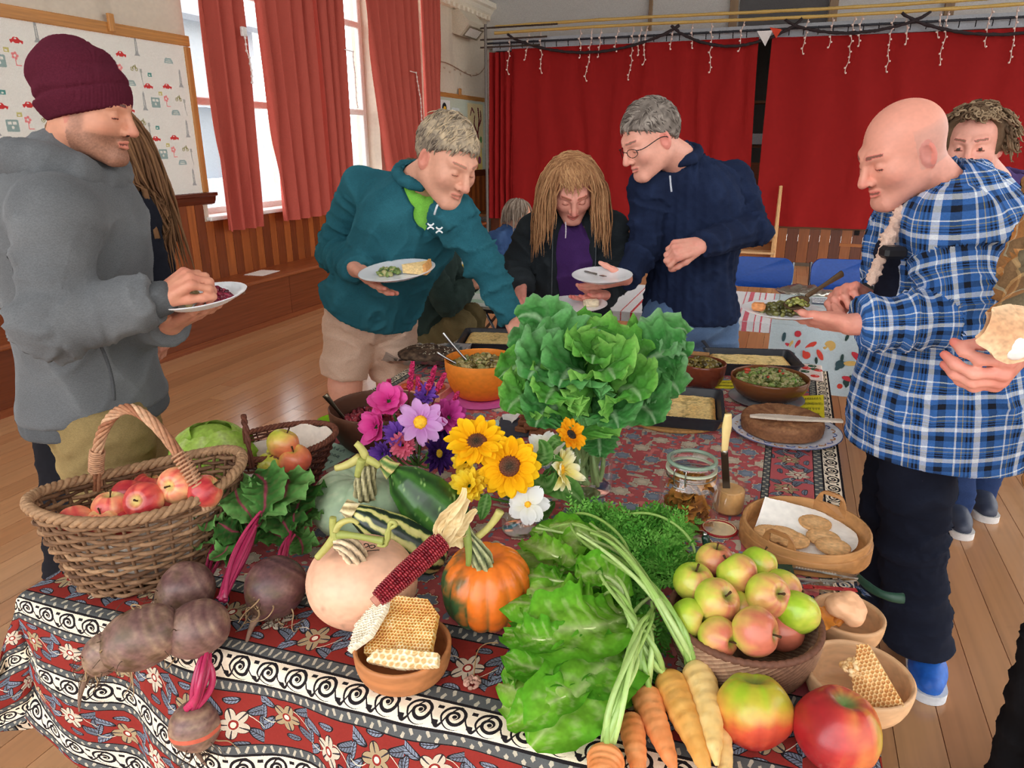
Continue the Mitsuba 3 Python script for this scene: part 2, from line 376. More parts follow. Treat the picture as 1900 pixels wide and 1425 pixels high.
 # pinboard covered with printed fabric
PBR=row((176, 118, 62), (200, 142, 80))
pb=thing('pinboard', 'large pinboard covered in white fabric printed with red cars and lighthouses', 'pinboard')
y0, y1, z0, z1=2.3, 5.09, 1.197, 2.42
part(pb, 'panel', boxc([WX, y0, z0], [WX+0.015, y1, z1]), 'cloth', row((234, 231, 222)), smooth=False)
part(pb, 'frame', rbox([0.03, y1-y0, 0.078], 0.004, [WX+0.017, (y0+y1)/2, z1-0.035]), 'wood_along', PBR, 0.5, smooth=False)
part(pb, 'frame', rbox([0.03, 0.06, z1-z0-0.08], 0.004, [WX+0.017, y1-0.03, (z0+z1)/2-0.04]), 'wood_up', PBR, 0.35, smooth=False)
part(pb, 'block', rbox([0.025, 0.05, 0.12], 0.004, [WX+0.045, 4.33, z1+0.0]), 'wood_up', PBR, 0.7, smooth=False)
def flat(polys, x=WX+0.0155, t=0.0012):
 out=[]
 for q in polys:
  for g in getattr(q, 'geoms', [q]):
   if g.is_empty or g.area<1e-7:continue
   V, Fc=extrude(g, t);out.append((np.stack([x+V[:, 2], V[:, 0], V[:, 1]], 1), Fc))
 return cat(*out)
from shapely import affinity as af
C_=lambda x, y, r:sg.Point(x, y).buffer(r, 5)
def car():return[sg.Polygon([(-.04, 0), (.04, 0), (.046, .016), (.022, .022), (.01, .036), (-.018, .036), (-.03, .022), (-.046, .018)]).difference(C_(-.024, 0, .008)).difference(C_(.024, 0, .008)).difference(sg.box(-.014, .023, .002, .032))]
def lamp():return[sg.Polygon([(-.026, 0), (.026, 0), (.012, .02), (.008, .12), (.0, .135), (-.008, .12), (-.012, .02)]).difference(sg.box(-.003, .03, .003, .1))]
def van():return[sg.box(-.036, 0, .036, .062).buffer(.006, 3).difference(sg.box(-.03, .038, -.003, .056)).difference(sg.box(.003, .038, .03, .056)).difference(C_(0, .02, .01))]
def dome():return[sg.Polygon([(-.045, 0), (.045, 0), (.04, .02), (.028, .038), (-.028, .038), (-.04, .02)]).difference(sg.box(-.03, .008, .03, .013)).difference(sg.box(-.022, .022, .022, .026))]
def phone():return[sg.box(-.004, 0, .004, .05), sg.box(-.01, .048, .01, .075), sg.LineString([(0, 0), (.006, -.03), (.012, -.05)]).buffer(.0016)]
def flower():return[C_(.016*math.cos(t), .03+.016*math.sin(t), .009)for t in np.arange(5)*1.2566]+[sg.box(-.002, -.025, .002, .02), sg.box(-.002, -.03, .035, -.024)]
def stamp():return[sg.box(-.018, -.014, .018, .014).difference(sg.box(-.012, -.008, .006, .002))]
def bike():return[C_(-.02, 0, .014).difference(C_(-.02, 0, .01)), C_(.02, 0, .014).difference(C_(.02, 0, .01)), sg.LineString([(-.02, 0), (0, .022), (.02, 0), (.012, .03)]).buffer(.003)]
MOT=[('car', car, (206, 66, 66), .05, .02), ('lighthouse', lamp, (168, 170, 168), .20, .04), ('van', van, (150, 172, 168), .31, .07), ('dome', dome, (158, 178, 176), .10, .21), ('telephone', phone, (176, 178, 170), .21, .26), ('flower', flower, (232, 140, 140), .02, .30), ('stamp', stamp, (96, 150, 144), .29, .30), ('bicycle', bike, (150, 144, 90), .15, .33), ('stamp', stamp, (205, 196, 130), .37, .17), ('car', car, (206, 66, 66), .26, .20)]
for nm, fnm, col, oy, oz in MOT:
 ps=[]
 for i in range(8):
  for j in range(5):
   yy, zz=2.35+oy+i*.40, 1.22+oz+j*.385-(i%2)*.19
   if y0+.06<yy<y1-.12 and z0+.05<zz<z1-.19:ps+=[af.translate(q, yy, zz)for q in fnm()]
 if ps:part(pb, 'print_'+nm, flat(ps), 'cloth', row(col), kind='stuff', smooth=False)
 # second pinboard with children's drawings
pc=thing('pinboard', "pinboard with children's drawings beside the red stage curtain", 'pinboard')
a, b, z0, z1=9.56, 11.42, 1.197, 2.25
part(pc, 'panel', boxc([WX, a, z0], [WX+0.012, b, z1]), 'cloth', row((196, 204, 186)), smooth=False)
part(pc, 'frame', rbox([0.03, b-a, 0.06], 0.004, [WX+0.017, (a+b)/2, z1]), 'wood_along', PBR, 0.4, smooth=False)
part(pc, 'block', rbox([0.025, 0.06, 0.1], 0.004, [WX+0.045, 10.35, z1+0.06]), 'wood_up', PBR, 0.4, smooth=False)
def drawing(lbl, y, z, w, h, col, marks, tilt=0.0):
 d=thing('drawing', lbl, 'drawing')
 def tr_(q):return af.translate(af.rotate(q, tilt, origin=(0, 0)), y, z)
 part(d, 'paper', flat([tr_(sg.box(-w/2, -h/2, w/2, h/2))], WX+0.0125, 0.0015), 'matte', row(col), smooth=False)
 for q, c in marks:part(d, 'mark', flat([tr_(g)for g in q], WX+0.0142, 0.0008), 'matte', row(c), smooth=False)
L_=lambda*p, w=.012:sg.LineString(p).buffer(w, 2)
drawing('white drawing of a yellow and black butterfly, top left on the far pinboard', 9.85, 1.99, .42, .38, (228, 230, 226), [([C_(.02, .08, .075).difference(C_(.03, .06, .05)), L_((-.1, -.15), (-.14, -.05), (-.08, .02), (-.05, -.1), (.02, -.16)), L_((.1, -.12), (.13, -.08))], (34, 34, 36)), ([C_(.03, .06, .05), C_(.05, -.01, .03)], (226, 178, 50))])
drawing('white drawing of dark towers beside the butterfly drawing', 10.25, 1.93, .26, .32, (214, 222, 220), [([sg.box(-.1, -.08, -.04, .1), sg.box(-.02, -.08, .03, .12), L_((-.12, -.1), (.1, -.1), w=.01)], (44, 48, 54)), ([sg.box(.04, -.08, .1, .06)], (150, 176, 186))])
drawing('cream drawing of a branching dark red plant on the far pinboard', 10.98, 1.85, .6, .66, (226, 208, 160), [([L_((.1, -.28), (.08, -.1), (.14, .1), (.1, .26), w=.022), L_((.08, -.12), (-.06, .02), (-.04, .14), w=.018), L_((.1, -.02), (.22, .1), (.2, .22), w=.018), L_((-.2, .16), (-.14, .26), (-.06, .2), w=.014)], (112, 44, 52)), ([C_(.2, -.2, .05), C_(-.02, -.24, .03)], (110, 160, 90))])
drawing('yellow and pink drawing low on the far pinboard behind the man in teal', 10.98, 1.30, .5, .4, (232, 206, 120), [([L_((-.1, -.1), (0, .1), (.05, -.08), w=.03)], (214, 130, 70)), ([C_(.14, .03, .06)], (140, 70, 100))], 4)
drawing('pink paper cut-out hanging under the yellow drawing', 10.62, 1.235, .3, .24, (226, 160, 176), [([C_(0, .02, .05)], (200, 120, 150))], -12)
# ceiling, cornice, back wall
ce=struct('ceiling')
Vc=np.array([[WX-0.1, -2.5, 3.62], [WX-0.1, YB+.1, 3.62], [-1.2, YB+.1, 5.55], [-1.2, -2.5, 5.55], [6.2, YB+.1, 5.55], [6.2, -2.5, 5.55]])
Vc=np.vstack([Vc, Vc+[0, 0, 0.1]])
put(ce, (Vc, np.array([[0, 1, 2], [0, 2, 3], [3, 2, 4], [3, 4, 5], [6, 8, 7], [6, 9, 8], [9, 10, 8], [9, 11, 10]])), 'matte', row((176, 178, 180)), smooth=False)
tr2=struct('trim_2')
cp=sg.Polygon([(0, 3.40), (0.03, 3.41), (0.05, 3.45), (0.10, 3.50), (0.13, 3.55), (0.17, 3.57), (0.17, 3.64), (0, 3.64)])
put(tr2, along_y(cp, 6.0, YB), 'matte', row((232, 222, 204)), smooth=False)
for i in range(34):part(tr2, 'dentil', rbox([0.06, 0.075, 0.06], 0.004, [WX+0.075, 6.1+0.16*i, 3.425]), 'matte', row((226, 214, 194)), smooth=False)
wb=struct('wall_back')
G1=row((196, 192, 186))
put(wb, cat(boxc([WX, YB, 3.02], [6.2, YB+0.1, 5.6])), 'matte', G1, smooth=False)
for px in(1208, 1362, 1546, 1760):
 x=PY(px, 20, YB)[0];w=0.05 if px==1208 else 0.11
 part(wb, 'batten', rbox([w, 0.06, 2.5], 0.005, [x, YB-0.03, 4.27]), 'wood_up', row((120, 92, 62), (150, 118, 82)), 0.4, smooth=False)
xa, xb=PY(1372, 20, YB)[0], PY(1536, 20, YB)[0]
part(wb, 'dark_panel', boxc([xa, YB-0.02, 3.05], [xb, YB, 5.5]), 'matte', row((92, 90, 90)), smooth=False)
# stage: platform, board front, dark back
stg=thing('stage', 'low wooden stage with orange-brown boarded front below the red curtains', 'stage')
part(stg, 'deck', boxc([WX+0.03, STY+0.02, 0.50], [6.0, 14.4, 0.54]), 'wood_across', row((120, 78, 44)), smooth=False)
part(stg, 'plinth', boxc([WX+0.4, STY-0.012, 0.0], [6.0, STY, 0.045]), 'matte', row((96, 84, 72)), smooth=False)
W2=row((76, 34, 16), (110, 56, 25), (146, 84, 38))
x=WX+0.4;k=0
while x<4.0:
 w=0.12+0.03*R_.random()
 part(stg, 'plank', boxc([x+0.002, STY, 0.04], [x+w-0.002, STY+0.02, 0.50]), 'wood_up', W2, [0.15, 0.9, 0.25, 0.8, 0.4, 0.95][k%6], smooth=False)
 x+=w;k+=1
q=PY(1575, 455, STY);part(stg, 'hand_hold', boxc([q[0]-0.12, STY-0.012, q[2]-0.02], [q[0]+0.3, STY, q[2]+0.02]), 'wood_across', row((160, 96, 48)), smooth=False)
q=PY(1590, 432, STY);part(stg, 'catch', boxc([q[0]-0.03, STY-0.02, q[2]-0.03], [q[0]+0.03, STY, q[2]+0.03]), 'matte', row((26, 22, 22)), smooth=False)
sb=struct('wall_stage')
SBR=row((74, 70, 66));put(sb, boxc([WX-.1, 14.42, 0], [6.2, 14.52, 5.6]), 'matte', SBR, smooth=False);put(struct('wall_stage_left'), boxc([WX-.1, YB+.42, 0], [WX, 14.42, 5.6]), 'matte', SBR, smooth=False);put(struct('ceiling_stage'), boxc([WX-.1, YB+.1, 3.62], [6.2, 14.42, 3.7]), 'matte', SBR, smooth=False)
sh=thing('stage_shelving', 'dark wooden shelf frame with a white board seen through the gap between the red curtains', 'shelf')
gx=PY(1396, 270, 12.6)[0]
for s in(-1, 1):part(sh, 'post', rbox([0.06, 0.06, 2.4], 0.005, [gx+s*0.5, 12.6, 1.74]), 'wood_up', row((110, 74, 48)), smooth=False)
for z in(0.9, 1.55, 2.2):part(sh, 'shelf', rbox([1.06, 0.4, 0.04], 0.005, [gx, 12.6, z]), 'wood_across', row((120, 82, 54)), smooth=False)
part(sh, 'white_board', rbox([0.5, 0.03, 0.16], 0.004, [gx, 12.38, 1.66]), 'matte', row((196, 200, 206)), smooth=False)
part(sh, 'brown_board', rbox([0.7, 0.03, 0.42], 0.004, [gx, 12.38, 1.1]), 'wood_across', row((140, 84, 56)), smooth=False)
# steps up to the stage with one hand post
stp=thing('stage_steps', 'small wooden steps with a leaning pale hand post in front of the stage', 'steps')
sa, sb_=PY(1362, 443, STY-0.25), PY(1432, 443, STY-0.25)
for px, py, dy in((1395, 443, .22), (1395, 467, .42)):
 q=PY(px, py, STY-dy)
 part(stp, 'tread', rbox([0.75, 0.22, 0.03], 0.006, [q[0]-0.08, STY-dy+0.0, q[2]]), 'wood_across', row((206, 168, 122)), smooth=False)
 part(stp, 'riser', rbox([0.72, 0.02, q[2]-0.02], 0.003, [q[0]-0.08, STY-dy+0.09, (q[2]-0.015)/2]), 'wood_across', row((178, 116, 66)), smooth=False)
pa, pb_=PY(1449, 345, STY-0.12), PY(1433, 490, STY-0.34)
part(stp, 'hand_post', tube([[pa[0], pa[1], pa[2]], [pb_[0], pb_[1], 0.0]], [0.022, 0.03], 6), 'wood_up', row((216, 172, 116)), smooth=30)
part(stp, 'stringer', rbox([0.03, 0.5, 0.42], 0.004, [pb_[0]-0.02, STY-0.27, 0.21]), 'wood_along', row((200, 156, 104)), smooth=False)
# ------------------------------------------------------------------ curtains
def curtain(name, label, yA, yB, zt, zb, folds, amp, rw, ph=0.0, x=WX+0.135, axis='y', n=None, group=None, flare=0.0, sag=0.0, seed=1):
 """yA, yB: (top, bottom) positions of the two edges."""
 n=n or int(folds*14)+1;m=30
 u=np.linspace(0, 1, n);z=np.linspace(0, 1, m)
 U, Z=np.meshgrid(u, z)
 e0=yA[0]+(yA[1]-yA[0])*Z**1.3;e1=yB[0]+(yB[1]-yB[0])*Z**1.3
 wob=meshkit.fbm(np.stack([U*folds*0.9, Z*1.6, np.full_like(U, seed)], -1), 3, seed)-0.5
 wave=np.sin(2*np.pi*folds*(U+0.10*wob)+ph+2.2*wob)
 A=amp*(0.65+0.7*meshkit.noise(np.stack([U*folds, Z*0.8, np.full_like(U, seed+.5)], -1), seed))*(0.75+0.35*Z)
 along=e0+(e1-e0)*U+0.25*A*np.cos(2*np.pi*folds*U*2)
 across=A*np.sign(wave)*np.abs(wave)**0.8+flare*Z
 H_=zt+(zb-zt)*Z+sag*np.sin(np.pi*U)*(1-Z)+0.008*wob
 V=np.stack([x+across, along, H_], -1)if axis=='y' else np.stack([along, x-across, H_], -1)
 V=V.reshape(-1, 3);Fc=grid_faces(m, n)
 nn=np.array(trimesh.Trimesh(V, Fc, process=False).vertex_normals)
 V2=V-nn*0.004;k=len(V)
 rim=np.r_[np.arange(n), n*np.arange(1, m)+n-1, (n*(m-1)+np.arange(n-1))[::-1], (n*np.arange(1, m-1))[::-1]]
 r2=np.roll(rim, -1)
 Fr=np.vstack([np.stack([rim, r2, r2+k], 1), np.stack([rim, r2+k, rim+k], 1)])
 t=thing(name, label, 'curtain', group)
 part(t, 'drape', (np.vstack([V, V2]), np.vstack([Fc, Fc[:, ::-1]+k, Fr])), 'curtain_cloth', rw, 0.5)
 return t
scene['curtain_cloth']=pr(pal2, 0.9, 0.2)
CR=row((168, 76, 66), (184, 86, 74), (190, 94, 80))
curtain('window_curtain', 'narrow coral-red curtain hanging next to the printed pinboard', (5.08, 5.12), (5.66, 5.56), 4.35, 0.86, 3, 0.05, CR, 0.3, seed=1)
curtain('window_curtain', 'broad coral-red curtain with a slit at its hem, middle of the wall', (5.80, 5.90), (6.60, 6.63), 4.35, 0.875, 4, 0.05, CR, 0.8, seed=2)
curtain('window_curtain', 'coral-red curtain right of the hem slit, behind the man in teal', (6.66, 6.74), (7.18, 7.13), 4.35, 0.955, 3, 0.045, CR, 1.9, seed=3)
curtain('window_curtain', 'coral-red curtain billowing directly behind the head of the man in teal', (7.47, 8.1), (8.83, 8.9), 4.35, 0.9, 6, 0.045, CR, 0.5, seed=4)
curtain('window_curtain', 'narrow coral-red curtain next to the pinboard of drawings', (9.0, 9.02), (9.52, 9.50), 4.35, 0.9, 4, 0.04, CR, 0.9, seed=5)
rl=struct('trim_3')
put(rl, tube([[WX+0.135, 4.9, 4.36], [WX+0.135, 9.7, 4.36]], 0.018, 8), 'satin', row((120, 90, 60)))
SR=row((130, 23, 23), (148, 27, 27), (154, 35, 33))
curtain('stage_curtain', 'left red stage curtain hanging behind the standing diners', (-3.98, -4.0), (-0.60, -0.50), 2.88, 0.535, 9, 0.014, SR, 0.0, x=STY-0.06, axis='x', n=200, seed=6)
curtain('stage_curtain', 'right red stage curtain behind the bald man', (-0.44, -0.42), (3.3, 3.3), 2.87, 0.53, 7, 0.016, SR, 0.4, x=STY-0.07, axis='x', n=180, seed=7, sag=-0.02)
curtain('stage_curtain', 'bunched dark red edge of the stage curtain next to the far pinboard', (-4.30, -4.32), (-3.95, -3.95), 2.84, 0.5, 4, 0.05, SR, 0.4, x=STY-0.1, axis='x', n=80, seed=8)
# curtain rails, poles, lights
rails=thing('curtain_rail', 'black curtain rail above the red stage curtains', 'curtain rail')
part(rails, 'rail', tube([[-4.35, STY-0.06, 2.965], [3.4, STY-0.06, 2.965]], 0.014, 8), 'satin', row((40, 44, 52)))
part(rails, 'fascia', boxc([-4.3, STY+0.02, 2.87], [3.4, STY+0.035, 3.03]), 'matte', row((176, 180, 186)), smooth=False)
for i in range(44):part(rails, 'hook', tube([[-4.15+i*0.17, STY-0.06, 2.98], [-4.15+i*0.17, STY-0.075, 2.93], [-4.15+i*0.17, STY-0.06, 2.885]], 0.006, 5), 'matte', row((30, 30, 34)), smooth=False)
for i, z in enumerate((3.17, 3.085)):
 solo('bamboo_pole', ['long yellow bamboo pole, the upper of two above the stage curtains', 'long yellow bamboo pole, the lower of two above the stage curtains'][i], 'pole', tube(np.array([[-4.2+k*0.13, STY-0.12-i*0.03+0.008*math.sin(k), z+0.012*math.sin(k*0.13)]for k in range(59)]), [0.02+0.004*(k%4==0)for k in range(59)], 8), 'satin', row((196, 160, 84), (206, 176, 110)), 0.4)
fp=thing('pole_frame', 'dark metal stand of thin tubes at the left end of the stage curtain', 'stand')
part(fp, 'upright', tube([[-4.32, STY-0.2, 0.0], [-4.32, STY-0.2, 3.2]], 0.022, 8), 'satin', row((110, 104, 98)))
for z in(3.15, 3.0, 2.9):part(fp, 'arm', tube([[-4.4, STY-0.2, z], [-3.5+(z-2.9), STY-0.2, z]], 0.012, 6), 'satin', row((60, 48, 40)))
IC=row((214, 190, 178))
R2=random.Random(11);nl=0;ORD='first second third fourth fifth sixth seventh eighth ninth tenth eleventh twelfth thirteenth fourteenth'.split()
for px, ln in zip((945, 981, 1003, 1076, 1099, 1116, 1148, 1175, 1189, 1202, 1250, 1285, 1318, 1380, 1497, 1540, 1583, 1594, 1656, 1678, 1740, 1755, 1830, 1880), (.42, .28, .45, .28, .55, .27, .22, .56, .27, .38, .2, .2, .52, .25, .30, .26, .55, .28, .54, .28, .2, .5, .34, .48)):
 q=PY(px, 66, STY-0.14)
 pts=[[q[0], q[1], 3.08]]
 while pts[-1][2]>3.0-ln:pts.append([pts[-1][0]+R2.uniform(-.02, .016), pts[-1][1]+R2.uniform(-.006, .006), pts[-1][2]-0.06])
 nl+=1;lf=px<1410;o_=ORD[nl-1 if lf else nl-15];il=thing('icicle_light', f'pale icicle light strand, {o_} from the left over the {"left" if lf else "right"} stage curtain', 'string light', 'icicle light strands over the stage')
 part(il, 'wire', tube(pts, 0.006, 5), 'matte', IC, 0.5)
 part(il, 'bulb', cat(*[ball(0.013, np.array(p_)+[0.01*(-1)**i, -0.01, 0], 1)for i, p_ in enumerate(pts[1:])]), 'satin', row((228, 206, 196)), kind='stuff')
for i, (xa_, xb_, lbl)in enumerate(((-4.0, -1.6, 'left'), (-1.7, -0.1, 'middle'), (-0.3, 1.3, 'third'), (1.0, 3.2, 'right'))):
 xs=np.linspace(xa_, xb_, 60)
 path=np.stack([xs, np.full(60, STY-0.16), 3.0-(0.22 if i!=2 else .13)*np.sin(np.linspace(0, np.pi, 60))+0.06*(np.linspace(-1, 1, 60)**8)], 1)
 solo('garland', ['dark swagged garland over the left half of the left stage curtain', 'dark swagged garland over the gap between the stage curtains', 'shallow dark garland over the right stage curtain', 'dark garland at the far right end of the curtain rail'][i], 'garland', disp(tube(path, 0.018, 8), 0.014, 60, i), 'matte', row((52, 44, 46)))
for i, (px, py, col, lbl)in enumerate(((1418, 70, (226, 222, 220), 'white triangular bunting flag at the gap between the stage curtains'), (1438, 63, (206, 74, 52), 'small orange bunting flag next to the white one'))):
 q=PY(px, py, STY-0.18);w=0.095 if i==0 else 0.075
 V, Fc=extrude(sg.Polygon([(-w, .08), (w, .08-.03*i), (0.02, -.1+.05*i)]), 0.004);V=np.stack([V[:, 0], -V[:, 2], V[:, 1]], 1)
 solo('bunting_flag', lbl, 'flag', xf(V, None, q)and None or(xf(V, None, q), Fc), 'cloth', row(col), smooth=False)if False else solo('bunting_flag', lbl, 'flag', (xf(V, None, q), Fc), 'cloth', row(col), smooth=False)
 # strands hanging at the window curtains and the wire across the plaster
for i, (px, py, X, ln, lbl)in enumerate(((449, 58, WX+.22, .38, 'white light strand with a small white box on the broad window curtain'), (655, 96, WX+.21, .52, 'knotted white light strand on the curtain behind the man in teal'), (772, 135, WX+.21, .66, 'white light strand on the curtain beside the far pinboard'))):
 q=PX(px, py, X);pts=[q]
 while pts[0][2]-pts[-1][2]<ln:pts.append(pts[-1]+[R2.uniform(-.006, .006), R2.uniform(-.012, .026), -.05])
 t=thing('light_strand', lbl, 'string light')
 part(t, 'wire', tube(pts, 0.006, 5), 'matte', row((232, 214, 206)))
 part(t, 'bulb', cat(*[ball(0.012, p_, 1)for p_ in pts]), 'satin', row((236, 224, 218)), kind='stuff')
 if i==0:part(t, 'plug_box', rbox([0.03, 0.06, 0.075], 0.006, q+[0, 0.02, 0.0]), 'satin', row((232, 230, 226)), smooth=False)
 else:part(t, 'cord', tube([q+[0, -.16, .005], q], 0.006, 5), 'matte', row((232, 220, 214)))
ws=thing('wall_wire', 'thin sagging wire across the plaster above the far pinboard', 'wire')
part(ws, 'wire', tube([PX(800, 120, WX+.015), PX(850, 128, WX+.015), PX(880, 140, WX+.015), PX(905, 112, WX+.015)], 0.006, 5, 30), 'matte', row((150, 120, 100)))
for i in range(9):part(ws, 'bulb', ball(0.014, PX(805+i*10, 122+i*1.8+(i%2)*6, WX+.02), 1), 'satin', row((190, 170, 150)))
ht=thing('wall_heater', 'cream wedge-shaped wall heater high on the plaster below the cornice', 'heater')
q=PX(855, 48, WX)
V, Fc=extrude(sg.Polygon([(0, .16), (.10, .18), (.26, .02), (.25, -.03), (.12, -.17), (0, -.13)]), 0.62)
part(ht, 'housing', (np.stack([q[0]+V[:, 0], q[1]-0.3+V[:, 2], q[2]+V[:, 1]], 1), Fc[:, ::-1]), 'satin', row((196, 184, 164)), smooth=False)
nrm=unit([.14, 0, -.13]);c0=q+[0.187, 0.01, -0.102]
part(ht, 'grille', box([0.14, 0.44, 0.01], c0, frame([.7, 0, -.7], (.7, 0, .7))), 'satin', row((226, 222, 214)), smooth=False)
for s in(-1, 1):
 part(ht, 'rim', box([0.02, 0.5, 0.02], c0+np.array([.7, 0, .7])*s*0.075, frame([.7, 0, -.7], (.7, 0, .7))), 'satin', row((130, 118, 100)), smooth=False)
 part(ht, 'rim', box([0.15, 0.02, 0.02], c0+np.array([0, 1, 0])*s*0.23, frame([.7, 0, -.7], (.7, 0, .7))), 'satin', row((130, 118, 100)), smooth=False)
 # ================================================================== the long table and its block-printed cloth
TXL, TXR, TY0, TY1=-1.36, 0.215, 0.81, 2.97
tb=[thing('folding_table', l, 'table', None)for l in('folding table under the patterned cloth, side nearest the windows', 'folding table under the patterned cloth, side nearest the bald man')]
for k, t in enumerate(tb):
 xm=(TXL+TXR)/2;xa, xb=(TXL+0.012, xm-0.003)if k==0 else(xm+0.003, TXR-0.012)
 part(t, 'top', rbox([xb-xa, TY1-TY0-0.03, 0.03], 0.006, [(xa+xb)/2, (TY0+TY1)/2, 0.7215]), 'satin', row((150, 130, 108)), smooth=False)
 for x in(xa+0.07, xb-0.07):
  for y in(TY0+0.2, TY1-0.12):part(t, 'leg', tube([[x, y, 0], [x, y, 0.71]], 0.017, 8), 'steel', row((150, 146, 142)))
 for y in(TY0+0.2, TY1-0.12):part(t, 'brace', tube([[xa+0.07, y, 0.12], [xb-0.07, y, 0.12]], 0.012, 6), 'steel', row((150, 146, 142)))
RED, DRED, CREAM, GREYB, INK, OLIVE=[tuple(map(float, lin(c)))for c in((178, 88, 90), (134, 44, 38), (224, 208, 184), (118, 126, 140), (30, 26, 28), (150, 130, 100))]
def cloth_fn(p, n, uv):
 u, v=uv.x*4-1, uv.y*4-1
 e=(TXR-TXL)-u;W_=0.055
 vv=v-0.055*u+0.02
 per=0.20
 # distance coordinate across the nested border bands; side borders have one set only
 front=dr.select(vv<0.0, vv+per*dr.ceil(-vv/per), vv)
 isf=vv<0.185
 side=dr.minimum(e, u+0.01)
 a=dr.select(isf, dr.select(vv<0, per-front, vv), 1.0)
 # below: bands go spiral (0-.055) grey (-.075) floral (-.18) grey (-.2); above: grey (0-.03) floral (-.15) grey (-.18)
 below=vv<0
 b_along=dr.select(isf, u, v)
 sideb=(~isf)&(side<0.2)
 c=dr.select(isf, dr.select(below, a, vv), side)
 spiral=dr.select(isf, below&(c<W_), c<0.045)
 t_sp=dr.select(isf, c/W_, c/0.045)
 grey=dr.select(isf, dr.select(below, ((c>=W_)&(c<0.077))|(c>0.178), (c<0.03)|(c>0.15)), ((c>=0.045)&(c<0.07))|((c>0.18)&(c<0.2)))
 t_gr=dr.select(isf, dr.select(below, dr.select(c>0.178, (c-0.178)/0.022, (c-W_)/0.022), dr.select(c>0.15, (c-0.15)/0.035, c/0.03)), dr.select(c>0.18, (c-0.18)/0.02, (c-0.045)/0.025))
 cf=dr.select(isf, dr.select(below, (c-0.077)/0.101, (c-0.03)/0.12), (c-0.07)/0.11)
 flo=isf|sideb
 # spiral scroll
 L=0.058
 k=b_along/L;x=(k-dr.floor(k)-0.5);y=(t_sp-0.5)
 r=dr.sqrt(x*x*1.1+y*y);th=dr.atan2(y, x)/(2*dr.pi)
 ring=(r+th*0.2)/0.2
 ink=(dr.abs(ring-dr.floor(ring)-0.5)<0.25)&(r<0.42)&(r>0.09)
 ink|=dr.abs(y-0.36*dr.sin(2*dr.pi*k+1.2))<0.05
 ink|=(r<0.07)|(dr.abs(y)>0.45)
 ink|=((dr.abs(dr.abs(x)-0.46)<0.045)&(dr.abs(dr.abs(y)-0.26)<0.06))
 csp=dr.select(ink, mi.Color3f(INK), mi.Color3f(CREAM)*1.05)
 # narrow grey stripe with small leaf marks
 k2=b_along/0.0145;x2=k2-dr.floor(k2)-0.5;y2=t_gr-0.5
 mk=(dr.abs(x2)+dr.abs(y2*0.9+0.25*dr.sin(k2*3.1)))<0.30
 cgr=dr.select(mk, mi.Color3f(lin((176, 168, 150)).tolist()), mi.Color3f(lin((84, 86, 86)).tolist()))
 cgr=dr.select(dr.abs(y2)>0.4, mi.Color3f(INK), cgr)
 # floral band: alternating blossoms and grey-blue leaves on red
 L3=0.098
 k3=b_along/L3;i3=dr.floor(k3);x3=(k3-i3-0.5)*L3*1.15;y3=(cf-0.5)*0.11+0.016*dr.sin(i3*2.4)
 r3=dr.sqrt(x3*x3+y3*y3);a3=dr.atan2(y3, x3)
 pet=0.032*(0.55+0.45*dr.abs(dr.cos(2.5*a3+i3)))
 cfl=dr.select(isf, mi.Color3f(DRED), mi.Color3f(RED))
 wx=x3+0.5*L3;wy=(cf-0.5)*0.11
 def leafshape(cx, cy, an, ln, wd):
  dx, dy=x3-cx, y3-cy
  lx=dx*dr.cos(an)+dy*dr.sin(an);ly=-dx*dr.sin(an)+dy*dr.cos(an)+6.0*lx*lx
  q=dr.square(lx/ln)+dr.square(ly/wd)
  return q, lx, ly
 for cx, cy, an, ln, wd in((0.050, 0.030, 0.5, 0.026, 0.010), (-0.050, 0.026, -0.6, 0.026, 0.010), (0.052, -0.028, -0.4, 0.027, 0.010), (-0.049, -0.032, 0.7, 0.026, 0.0095), (0.012, 0.046, 0.1, 0.016, 0.007), (-0.008, -0.046, -0.1, 0.018, 0.007), (0.054, 0.002, 1.4, 0.018, 0.007), (-0.054, -0.004, 1.7, 0.018, 0.007)):
  q, lx, ly=leafshape(cx, cy, an, ln, wd)
  vein=(dr.abs(ly)<0.0009)|((dr.abs((lx+dr.abs(ly))/0.007-dr.floor((lx+dr.abs(ly))/0.007)-0.5)<0.1))
  cfl=dr.select(q<1.25, mi.Color3f(INK), cfl)
  cfl=dr.select(q<0.9, dr.select(vein, mi.Color3f(INK)*1.5, mi.Color3f(GREYB)*(0.75 if cx>0 else 1.1)), cfl)
 stem=dr.abs(y3-0.02*dr.sin(2*dr.pi*k3+0.6))<0.0012
 cfl=dr.select(stem&(r3>pet), mi.Color3f(CREAM)*0.8, cfl)
 cfl=dr.select(r3<pet+0.0016, mi.Color3f(INK), cfl)
 odd=(i3-2*dr.floor(i3/2))>0.5
 rib=dr.abs(dr.sin(2.5*a3+i3))<0.16
 cfl=dr.select(r3<pet, dr.select(rib&(r3>0.012), mi.Color3f(INK)*3, dr.select(odd, mi.Color3f(CREAM)*0.72, mi.Color3f(OLIVE)*1.15)), cfl)
 cfl=dr.select(r3<0.010, mi.Color3f(DRED), cfl);cfl=dr.select(r3<0.006, mi.Color3f(CREAM), cfl)
 # field: rows of round grey-blue and cream motifs with small fill-ins
 gx, gy=0.086, 0.075
 rowi=dr.floor(v/gy);xo=u/gx+0.5*(rowi-2*dr.floor(rowi/2));ci=dr.floor(xo)
 x4=(xo-ci-0.5)*gx;y4=(v/gy-rowi-0.5)*gy
 r4=dr.sqrt(x4*x4+y4*y4*1.2);a4=dr.atan2(y4, x4)
 sc=0.023+0.003*dr.cos(7*a4);h=mikit.cell_rand(ci, rowi, 5)
 cfd=mi.Color3f(RED)
